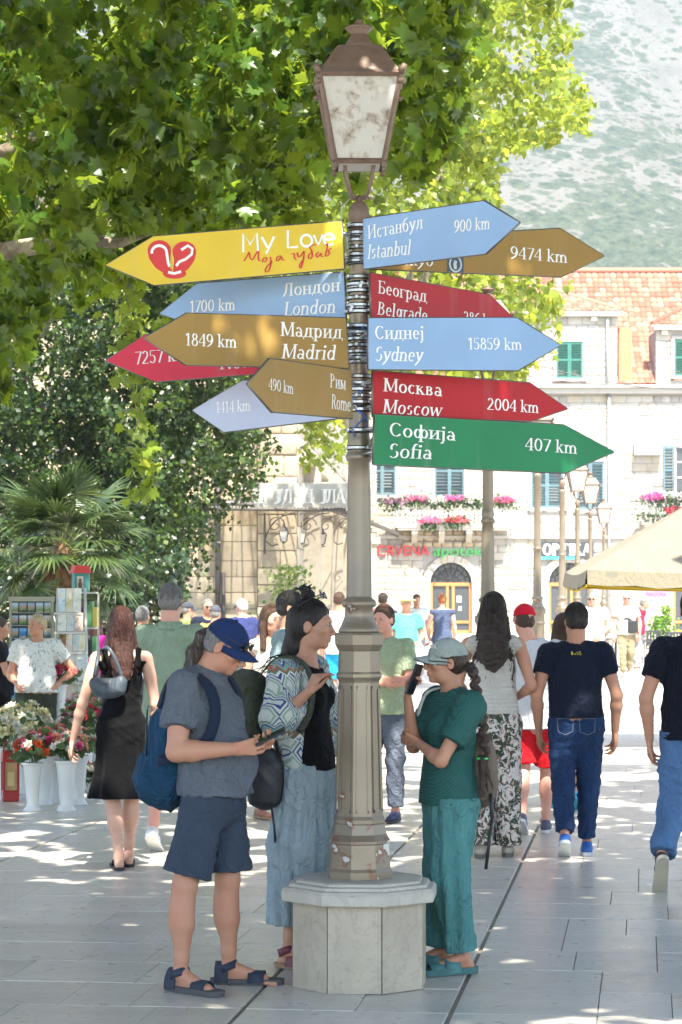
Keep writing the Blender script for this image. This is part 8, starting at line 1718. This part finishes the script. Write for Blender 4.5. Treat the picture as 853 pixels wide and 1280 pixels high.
def mkperson(label, px, d, top, face, shirt=None, legs=None, hair=('short', 'dark'), skin='tan', fem=False, b=1.0, pose=None, h=None, shoes=((.5, .5, .48), (.6, .6, .58)), hy=0, hp=0, wk=0, stride=.10, sl=.58, hem=.50, face_on=False, capc=None, sung=False, collar=False, end=.96, group=None, belly=0, hips=1.0, kn=1.0, toes=False, bare=False, cuff=1.0, lift=.02, loose=.02, neck=.048, shirtname='shirt', capback=False):
    s_ = FPX/d; H = (CAM_H-(top-745)/s_)
    pz = {}
    if wk:
        pz = walk(wk, stride, lift); pz = {k: v for k, v in pz.items() if v is not None}
    pz.update(pose or {})
    h = max(h or 0, .0082 if d < 22 else .012 if d < 32 else .0155)
    m = Person(label, (X(px, d), d, 0), H, face, pz, h, skin, b, fem, hy, hp, toes=toes, group=group, belly=belly)
    if wk:                                            # the rear foot lifts its heel
        k = 'L' if wk > 0 else 'R'; A = m.J['a'+k]; m.J['t'+k] = A+m.fw*.075*H-np.array((0, 0, (.042+lift*1.5)*H))
    m.body(hands=None, feet=toes or not shoes)
    if shirt is not None:
        c, *r = shirt if isinstance(shirt, list) else [shirt]; mt = c if not isinstance(c, tuple) else cloth('cloth_%d_%d_%d' % tuple(int(x*1000) for x in c), c, .08, 0, .45); 
        m.tee(mt, hem, .014, sl, neck=neck, loose=loose, seed=int(px) % 17, collar=collar, name=shirtname, amp=.011)
    if legs is not None:
        c, kind = legs; mt = c if not isinstance(c, tuple) else cloth('cloth_%d_%d_%d' % tuple(int(x*1000) for x in c), c, .10, 0, .5)
        if kind == 'trousers': m.trousers(mt, .012, 1.90, hips, kn, cuff, top=hem+.03, name='trousers', seed=int(px) % 13, amp=.011)
        elif kind == 'shorts': m.trousers(mt, .014, end, hips, 1.05, 1.15, top=hem+.03, name='shorts', seed=int(px) % 13)
    if hair and hair[0] != 'none':
        hm = hairmat('hair_'+hair[1]+'_m', HAIRC[hair[1]]); m.hair(hair[0], hm, wrinkle(.004, (70, 70, 30), int(px)), e=.008 if capc is None else .0)
        if d < 21 and capc is None and hair[0] != 'bald': m.hair_strands(hm, 120, .12 if hair[0] in ('long', 'front') else 0, .0045, int(px))
    if capc is not None: m.cap(cloth('cap_%d_%d_%d' % tuple(int(x*100) for x in capc), capc, .06, 0, .15), back=capback)
    if face_on: m.face_((.05, .03, .02), 'grey' if hair and hair[1] in ('grey', 'white') else 'dark', (.42, .17, .14))
    if sung: m.glasses(M('black_plastic', (.018, .018, .02), .35), M('dark_lens', (.012, .012, .014), .06))
    if shoes and not bare:
        for k in 'RL': m.shoe(k, M('shoe_%d_%d_%d' % tuple(int(x*100) for x in shoes[0]), shoes[0], .6, bs=.2), M('sole_%d_%d_%d' % tuple(int(x*100) for x in shoes[1]), shoes[1], .6))
    return m
def floral(key, base, cols, scale=22, thr=.55):
    t = NT(key); v = t.co(scale=(scale, scale, scale*.8)); n = t.noise(1.0, 3, v, .6, 1.8); n2 = t.noise(1.7, 2, v, .5, 2.5); c = t.mix(t.ramp(n, [(thr, 0), (thr+.02, 1)]), base, cols[0]); c = t.mix(t.ramp(n2, [(.60, 0), (.62, 1)]), c, cols[1]); t.base(c); t.set(.85, 0, .2); t.bump(t.noise(9, 3, t.co()), .4, .03); return t.m
def build_people():
    blk = (.004, .004, .005); jean = (.035, .085, .20)
    # woman in the black dress
    m = mkperson('auburn-haired woman in a black dress seen from behind beside the flower stall', 152, 16, 760, -8, None, None, ('long', 'red'), 'fair', True, .95, shoes=None, pose=dict(eL=(-.150, -.02, .635), wL=(-.185, .03, .49), eR=(.130, -.02, .63), wR=(.135, .04, .485), aR=(.030, .055, .045), kR=(.042, .045, .285), aL=(-.012, -.060, .048), kL=(-.035, .01, .285)), h=.0058)
    J, H, fw = m.J, m.H, m.fw; dm = cloth('black_dress', (.003, .003, .0035), .1, 0, .15); F = m.field(keys=['pel', 'cst', 'nk', 'sR', 'sL', 'hR', 'hL', 'kR', 'kL']); m.torso(F, .010)
    F.cone(J['pel']-A_(0, 0, .02), J['pel']-A_(0, 0, .18), .165, .160, .05, (fw, 1.3)); F.cone(J['pel']-A_(0, 0, .18), A_(0, 0, .465), .160, .225, .05, (fw, 1.35), 2)
    F.cut((0, 0, -1), (0, 0, .465), k=.004); F.cut(unit(A_(0, 0, 1)), J['cst']+A_(0, 0, .125), k=.006)
    F.ell(J['nk']-fw*.10-A_(0, 0, .10), (.085, .10, .115), None, .004, 's'); F.ell(J['nk']+fw*.10-A_(0, 0, .10), (.085, .10, .10), None, .004, 's')
    for k, g in (('R', 1), ('L', -1)): F.cone(m.J['s'+k]+A_(0, 0, -.035)+m.rt*g*.035, m.J['s'+k]+A_(0, 0, -.13)+m.rt*g*.045, .045, None, .01, None, 0, 's'); F.ell(m.J['s'+k]+m.rt*g*.055-A_(0, 0, .06), (.075, .09, .085), None, .01, 's')
    for g in (-1, 1): F.cone(J['cst']+m.rt*g*.100-fw*.075+A_(0, 0, .09), J['nk']+m.rt*g*.110-fw*.03+A_(0, 0, -.002), .024, .020, .01); F.cone(J['cst']+m.rt*g*.095+fw*.075+A_(0, 0, .10), J['nk']+m.rt*g*.110-fw*.03+A_(0, 0, -.002), .020, .020, .01)
    m.add('dress', F, dm, sumf(pleats((0, 0), 7, .016, .9, .5, 2, .02), wrinkle(.0045, (18, 18, 26), 6)))
    rs = np.random.default_rng(8); hb = hairmat('hair_red_m', HAIRC['red']); p = m.hp_
    m.strands([[p(rs.uniform(-.06, .06), -.09, .02), p(rs.uniform(-.08, .08), -.115, -.12), J['cst']+m.rt*rs.uniform(-.11, .11)-fw*.115+A_(0, 0, rs.uniform(.0, .14))] for i in range(70)], hb, .007)
    for k in 'RL': m.sandal(k, M('slide_black', blk, .6), M('slide_sole', (.02, .02, .02), .7), straps=((.78, .5),), ankle=False, thick=.016)
    r = empty('shoulder_bag', tuple(m.loc), 0, 'small grey leather bag hanging on the back of the woman in the black dress', 'bag'); F = Field((-.25, -.32, 1.05), (.20, -.04, 1.5), .006); c = A_(-.07, -.175, 1.17)
    for i in range(8): a = pi+pi*i/7; F.ell(c+A_(.085*cos(a), -.01, .050*sin(a)+.06), (.036, .034, .045), None, .03)
    F.ell(c+A_(0, 0, .02), (.10, .036, .060), None, .03); F.ell(c+A_(0, 0, .055), (.085, .026, .035), None, .03); gm = M('leather_grey', (.045, .06, .075), .5, bs=.3, bscale=30); link('bag', F.mesh('bag', gm, wrinkle(.004, (20, 20, 20), 3)), r)
    strap_ribbon([c+A_(.09, -.01, .09), c+A_(.06, -.02, .19), c+A_(-.0, .0, .29), J['sL']+A_(.035, -.03, .055), J['sL']+A_(.03, .05, .04)], .022, .006, [A_(0, -1, 0)]*3+[A_(0, -.5, 1), A_(0, .3, 1)], 'strap', gm, r)
    strap_ribbon([c+A_(-.09, -.01, .10), c+A_(-.075, -.0, .19), J['sL']+A_(.02, -.035, .05)], .022, .006, [A_(-.2, -1, 0)]*2+[A_(0, -.5, 1)], 'strap', gm, r)
    # man in the green polo
    mkperson('grey-haired man in a loose green polo shirt walking away behind the man in grey', 213, 17.1, 730, 8, [(.25, .335, .24)], ((.07, .08, .09), 'shorts'), ('short', 'grey'), 'pink', b=.94, wk=1, stride=.07, collar=True, sl=.7, hem=.47, shoes=((.62, .62, .60), (.7, .7, .68)), end=.95, loose=.035)
    # curly woman with floral trousers
    fl = floral('pattern_feathers', (.035, .055, .035), [(.55, .50, .46), (.42, .24, .20)], 17, .50)
    m = mkperson('wavy-haired woman in a pale ribbed top and wide floral trousers, seen from behind', 617, 16.7, 742, 4, None, None, ('long', 'dark'), 'tan', True, .98, shoes=((.36, .31, .25), (.10, .09, .08)), pose=dict(eR=(.145, -.04, .65), wR=(.085, .065, .60), eL=(-.135, .0, .65), wL=(-.09, .09, .60), aR=(.055, .03, .045), aL=(-.050, -.03, .045)), h=.0058)
    rib = cloth('ribbed_top', (.50, .47, .42), .06, 0, .3, stripe=230); m.tee(rib, .545, .010, 0, neck=.050, loose=.0, name='top', seed=3); J = m.J; H = m.H; fw = m.fw
    F = Field(J['pel']-(.4, .35, 1.0), J['pel']+(.4, .35, .2), .0085); F.cone(J['pel']-A_(0, 0, .05), J['pel']+A_(0, 0, .07), .172, .160, .03, (fw, 1.22), 2)
    for k in 'RL': F.cone(J['h'+k]-A_(0, 0, .02), J['k'+k], .105, .092, .05); F.cone(J['k'+k], J['a'+k], .092, .098, .03, None, 2)
    F.cut((0, 0, -1), (0, 0, .07), k=.004); m.add('trousers', F, fl, sumf(pleats((0, 0), 8, .007, .9, .2, 6, .4), wrinkle(.005, (20, 20, 16), 12)))
    rs = np.random.default_rng(12); hb = hairmat('hair_wavy', (.04, .024, .017), (.13, .08, .055)); p = m.hp_; S = []
    for i in range(130):
        x = rs.uniform(-1, 1); x1 = x*.13+rs.normal()*.02; L = rs.uniform(.05, .30); a = rs.uniform(0, 6.28); pts = [p(x*.06, -.08+abs(x)*.04, .08), p(x*.085, -.105+abs(x)*.05, -.03)]
        for j in range(9): t = j/8; pts.append(p(x*.09+(x1-x*.09)*t+.014*sin(a+t*13), -.125+abs(x)*.05+.014*cos(a+t*13), -.08-t*(.16+L)))
        S.append(pts)
    m.strands(S, hb, .014); F = Field(m.J['cst']-.3, m.J['hd']+.3, .0075); F.cone(p(0, -.06, .0), J['cst']*.55+J['nk']*.45-fw*.085*H, .088, .10, .04, (m.HR[:, 1], 1.6)); F.cone(J['cst']*.55+J['nk']*.45-fw*.085*H, J['cst']*.9+J['nk']*.1-fw*.10*H, .10, .06, .04, (m.HR[:, 1], 2.2)); m.add('hair_waves', F, hb, wrinkle(.016, (38, 38, 30), 5))
    # man in red cap
    m = mkperson('man in a red cap and red shorts walking away', 668, 18.3, 756, 10, [(.62, .63, .66)], ((.62, .012, .02), 'shorts'), ('short', 'brown'), 'pink', wk=1, stride=.07, capc=(.55, .012, .03), capback=True, hy=-20, shoes=((.07, .07, .12), (.55, .55, .55)), sl=.6, hem=.46, pose=dict(hd=(-.045, .01, .932), nk=(-.02, 0, .838)), end=.93, belly=.3)
    F = m.field(keys=['pel', 'wst', 'hR', 'kR', 'hL', 'kL']); sp = m.J['hL']; F.cone(m.J['hL']-m.rt*.03*m.H, m.J['hL']*.35+m.J['kL']*.65-m.rt*.03*m.H, .075, .072, .01, None, 2); m.add('side_panel', F, cloth('navy_panel', (.02, .028, .05)))
    # navy tee man
    dn = cloth('denim_dark', (.018, .045, .12), .25, .1, .7); m = mkperson('dark-haired man in a tight navy t-shirt and blue jeans walking away', 720, 16.7, 755, 4, [(.008, .012, .026)], (dn, 'trousers'), ('short', 'dark'), 'tan', b=1.03, wk=1, stride=.06, sl=.5, hem=.55, shoes=((.02, .12, .40), (.55, .57, .6)), hy=-12, loose=.0, hips=.97, kn=1.05, pose=dict(eR=(.160, -.03, .64), wR=(.155, .02, .492), eL=(-.155, -.03, .64), wL=(-.145, .03, .495)), h=.0056)
    t = NT('belt_weave'); t.base((.30, .29, .22)); t.set(.7); t.bump(t.noise(120, 2, t.co()), .8, .006); F = m.field(keys=['pel', 'wst']); q = np.array(m.J['pel']); q[2] = .572*m.H; F.cone(q-A_(0, 0, .018), q+A_(0, 0, .018), .168, .166, 0, (m.fw, 1.28), 3); m.add('belt', F, t.m)
    Lt = Lettering(Vector([float(v) for v in m.J['nk']-m.fw*.098+A_(0, 0, -.065)]), Vector([float(v) for v in m.rt]), Vector((0, .28, .96)), Vector([float(v) for v in -m.fw])); x = -.035
    for ch in ('B', 'O', 'S', 'S'): Lt.text(ch, x, 0, x+.016, 0, .022, 0, 1.6); x += .018
    Lt.build('lettering', M('print_gold', (.62, .48, .04), .5), m.root)
    for g in (-1, 1):
        c = m.J['pel']+m.rt*g*.075-m.fw*.128-A_(0, 0, .015); mb = MB(); U_, V_ = m.rt, A_(0, .10, .99); pts = [(-.055, .05), (.055, .05), (.05, -.04), (0, -.062), (-.05, -.04), (-.055, .05)]
        mb.tube([c+U_*a+V_*b_ for a, b_ in pts], .0025, 4); mb.build('pocket_seam', M('thread_tan', (.16, .17, .2), .8), m.root)
    # man at the right edge
    dl = cloth('denim_light', (.10, .20, .38), .3, .12, .7); mkperson('man in a navy polo and light jeans striding away at the right edge', 868, 14.9, 739, 2, [(.006, .008, .016)], (dl, 'trousers'), ('short', 'black'), 'tan', b=1.02, wk=1, stride=.12, lift=.05, sl=.6, hem=.50, collar=True, shoes=((.015, .015, .02), (.42, .38, .30)), kn=1.12, cuff=1.25, pose=dict(eL=(-.165, -.03, .64), wL=(-.150, .0, .50), eR=(.165, -.03, .64), wR=(.16, .08, .52), aL=(-.125, -.15, .115), kL=(-.075, -.03, .285)), h=.0056)
    # hidden woman with a light dress
    m = mkperson('woman in a white skirt mostly hidden behind the man in the navy t-shirt', 704, 20.5, 768, 0, [(.55, .5, .42)], None, ('long', 'brown'), 'tan', True, shoes=((.02, .22, .42), (.05, .35, .5)), wk=-1, stride=.10)
    F = Field((-.4, -.4, .4), (.4, .4, 1.1), .008); F.cone(m.J['pel']+A_(0, 0, .02), A_(0, 0, .48), .16, .25, .02, (m.fw, 1.25), 3); m.add('skirt', F, cloth('white_skirt', (.62, .62, .66), .06, 0, .6), pleats((0, 0), 9, .014, 1, .5, 1))
    # man with crossed arms behind the post
    m = mkperson('young man in a sage polo with folded arms, half behind the post', 480, 19.3, 757, 195, [(.33, .40, .26)], ((.11, .13, .17), 'trousers'), ('short', 'brown'), 'pink', face_on=True, collar=True, sl=.75, hem=.50, shoes=((.02, .03, .08), (.03, .03, .04)), pose=dict(eR=(.135, .05, .665), wR=(-.02, .115, .665), eL=(-.140, .05, .655), wL=(.03, .135, .645)), hy=14, h=.0065)
    # woman facing the camera
    m = mkperson('long brown-haired woman in an ivory top facing the camera behind the man in grey', 339, 19.6, 757, 158, [(.66, .62, .55)], ((.35, .32, .28), 'trousers'), ('front', 'brown'), 'fair', True, .95, face_on=True, sl=0, neck=.060, hy=-12, shoes=((.30, .12, .08), (.3, .2, .12)), h=.0055, shirtname='top')
    mkperson('dark-haired man looking right behind the woman in the patterned jacket', 362, 18.2, 740, 100, [(.25, .34, .36)], ((.1, .1, .12), 'trousers'), ('short', 'black'), 'tan', b=1.02, face_on=True, pose=dict(aR=(.05, 0, .045)))
    # farther people
    mkperson('man in a white t-shirt and bright blue shorts far behind, left of the post', 424, 36, 740, 15, [(.66, .67, .68)], ((.02, .30, .55), 'shorts'), ('short', 'brown'), 'tan', wk=1)
    mkperson('young man in a dark and red t-shirt far behind the post', 479, 43, 741, 20, [floral('pattern_dark_red', (.03, .035, .05), [(.45, .04, .05), (.3, .35, .4)], 9, .62)], ((.45, .04, .05), 'shorts'), ('short', 'dark'), 'tan', wk=-1)
    m = mkperson('man in a teal t-shirt and straw hat walking toward the camera', 508, 39, 745, 172, [(.10, .36, .31)], ((.42, .38, .30), 'shorts'), ('short', 'grey'), 'tan', wk=1, belly=.5, face_on=True, shoes=((.3, .3, .3), (.4, .4, .4)), pose=dict(wL=(-.10, .11, .60), eL=(-.15, -.02, .64)))
    F = Field(m.J['hd']-.25, m.J['hd']+.25, .008); p = m.hp_; F.ell(p(0, -.01, .05), (.088, .105, .09), None, 0); F.ell(p(0, -.005, .055), (.165, .175, .018), None, .02); m.add('straw_hat', F, M('straw', (.42, .30, .14), .8, bs=.5, bscale=120))
    r = empty('plastic_bag', tuple(m.loc), 0, 'white plastic bag held by the man in the straw hat', 'bag'); F = Field((-.1, -.4, .5), (.5, .3, 1.3), .012); q = m.J['wL']; F.ell(q+A_(0, -.08, -.28), (.14, .09, .19), None, 0); F.cone(q+A_(0, -.06, -.0), q+A_(0, -.07, -.15), .02, .09, .04); o = F.mesh('bag', cloth('bag_white', (.66, .67, .70), .05, 0, .6, .4), wrinkle(.015, (12, 12, 10), 3)); 
    if o: link('bag', o, r)
    m = mkperson('woman with orange hair in a sleeveless navy dress standing before the pharmacy door', 553, 47, 742, -10, None, None, ('short', 'orange'), 'pink', True, 1.1, pose=dict(eL=(-.16, -.02, .65), wL=(-.12, .08, .56)))
    F = m.field(keys=['pel', 'cst', 'nk', 'hR', 'hL', 'kR', 'kL']); m.torso(F, .02); F.cone(m.J['pel'], A_(0, 0, .62), .18, .22, .04, (m.fw, 1.25), 2); F.cut((0, 0, 1), m.J['cst']+A_(0, 0, .2)); m.add('dress', F, cloth('dress_slate', (.07, .09, .15), .1, 0, .4))
    mkperson('person in white half hidden behind the man in the straw hat', 521, 52, 743, 170, [(.66, .66, .62)], ((.4, .38, .33), 'trousers'), ('short', 'brown'), 'tan')
    mkperson('white-haired man in a white shirt and dark trousers right of the navy t-shirt man', 742, 47, 741, 200, [(.70, .71, .72)], ((.08, .085, .11), 'trousers'), ('short', 'white'), 'pink', b=1.1, sung=True, face_on=True, belly=.9, pose=dict(eL=(-.17, .0, .65), wL=(-.10, .10, .56)), collar=True)
    m = mkperson('bald man in a pale polo and khaki trousers walking toward the camera', 783, 53.5, 741, 178, [(.42, .42, .36)], ((.30, .25, .15), 'trousers'), ('bald', 'white'), 'pink', b=1.08, wk=1, stride=.06, face_on=True, sung=True, belly=.5, shoes=((.4, .38, .3), (.5, .5, .5)), pose=dict(eR=(.17, -.03, .65), wR=(.17, .02, .50), eL=(-.165, -.02, .65), wL=(-.15, .06, .53)))
    r = empty('crossbody_bag', tuple(m.loc), 0, 'small black bag on a strap across the man in khaki trousers', 'bag'); H = m.H; mb = MB(); c = m.rt*-.12+m.fw*.17+A_(0, 0, .60*H); mb.box(c, (.22, .09, .28), rz=0, bev=.02); mb.build('bag', M('bag_black', (.016, .016, .018), .5, bs=.3), r)
    strap_ribbon([c+A_(0, 0, .12), m.fw*.17+A_(-.02, 0, .70*H), m.J['sR']*.75+m.fw*.08+A_(0, 0, .06), m.J['sR']*.7-m.fw*.05+A_(0, 0, .06)], .035, .01, [m.fw, m.fw, m.fw+A_(0, 0, 1), A_(0, 0, 1)], 'strap', M('bag_black', (.016, .016, .018), .5, bs=.3), r)
    mkperson('person in a red shirt bending behind the man in khaki trousers', 797, 57, 745, 110, [(.55, .02, .05)], ((.3, .3, .32), 'trousers'), ('short', 'grey'), 'tan', b=1.15, pose=dict(hd=(0, .10, .90), nk=(0, .06, .82)))
    g = None
    mkperson('man in a dark bucket hat and olive shirt by the stone wall', 234, 37, 753, 60, [(.22, .24, .09)], ((.1, .1, .1), 'trousers'), ('short', 'grey'), 'tan', capc=(.05, .06, .07))
    mkperson('bald man in sunglasses and a navy t-shirt facing the camera by the stone wall', 260, 36, 749, 165, [(.015, .02, .04)], ((.1, .1, .12), 'trousers'), ('bald', 'grey'), 'tan', sung=True, face_on=True, b=1.05)
    mkperson('man in a yellow shirt and dark cap seen from behind', 269, 33, 757, 15, [(.58, .44, .10)], ((.1, .1, .1), 'trousers'), ('short', 'grey'), 'pink', capc=(.07, .075, .09), capback=True, b=1.05)
    mkperson('white-haired man in a dark blue shirt by the stone wall', 303, 35, 749, -35, [(.035, .045, .14)], ((.1, .1, .12), 'trousers'), ('short', 'white'), 'pink', sung=True, b=1.12)
    mkperson('grey-haired man in a light shirt behind the man in the green polo', 178, 28, 758, 20, [(.35, .40, .46)], ((.1, .1, .12), 'trousers'), ('short', 'grey'), 'tan')
    mkperson('red-haired woman in a magenta top behind the souvenir stand', 120, 30, 771, 30, [(.55, .03, .28)], ((.1, .1, .12), 'trousers'), ('long', 'red'), 'fair', True)
    # vendor
    ft = floral('pattern_leaves', (.60, .60, .56), [(.07, .12, .13), (.60, .60, .56)], 26, .60)
    m = mkperson('blonde flower seller in a white leaf-print top, one hand on her hip', 46, 23.2, 768, 168, [ft], ((.045, .05, .035), 'trousers'), ('short', 'blonde'), 'tan', True, 1.22, face_on=True, hy=48, sl=.55, hem=.54, loose=.03, pose=dict(eL=(-.225, -.02, .665), wL=(-.115, .05, .585), eR=(.155, -.01, .64), wR=(.13, .10, .60)), belly=.6, h=.0065)
    mkperson('woman in a black t-shirt at the left picture edge beside the flower seller', -2, 24.5, 772, 80, [(.015, .015, .018)], (blk, 'trousers'), ('short', 'brown'), 'tan', True, 1.2, face_on=True, belly=.5, pose=dict(eL=(-.15, .05, .65), wL=(-.08, .19, .66), eR=(.15, .05, .65), wR=(.08, .19, .62)))
import time as _t
T0 = _t.time()
def _s(n): print('BUILD %-12s %.1f' % (n, _t.time()-T0), flush=True)
build_ground(); build_mountain(); _s('land')
build_white(); build_left(); _s('buildings')
build_trees(); build_palm(); _s('trees')
PR['n0'] = set(o.name for o in bpy.data.objects)
build_post()
PR['post'] = next(o for o in bpy.data.objects if o.name == 'lamp_post'); PR['ped'] = next(o for o in bpy.data.objects if o.name == 'stone_pedestal')
build_posts(); build_parasol(); build_stall(); build_cafe(); _s('things')
build_front(); _s('front'); build_people(); _s('people')
# the main post carries a cable and wires that its copies lack
for o in list(bpy.data.objects):
    if (o.name.startswith('cable.') or o.name.startswith('blue_wire.')) and o.parent is not None and o.parent.name != 'lamp_post': bpy.data.objects.remove(o)
# summer haze: one closed box of even air
hz = MB(); hz.box((0, 1640, 590), (2900, 3640, 1184)); ho = hz.build('haze'); ho['kind'] = 'stuff'
t = NT('haze_air'); t.t.nodes.remove(t.b); pv = t.t.nodes.new('ShaderNodeVolumePrincipled'); pv.inputs['Color'].default_value = (.74, .84, 1, 1); pv.inputs['Density'].default_value = .00034; pv.inputs['Anisotropy'].default_value = .2
t.l(pv.outputs[0], t.o.inputs['Volume']); ho.data.materials.append(t.m)
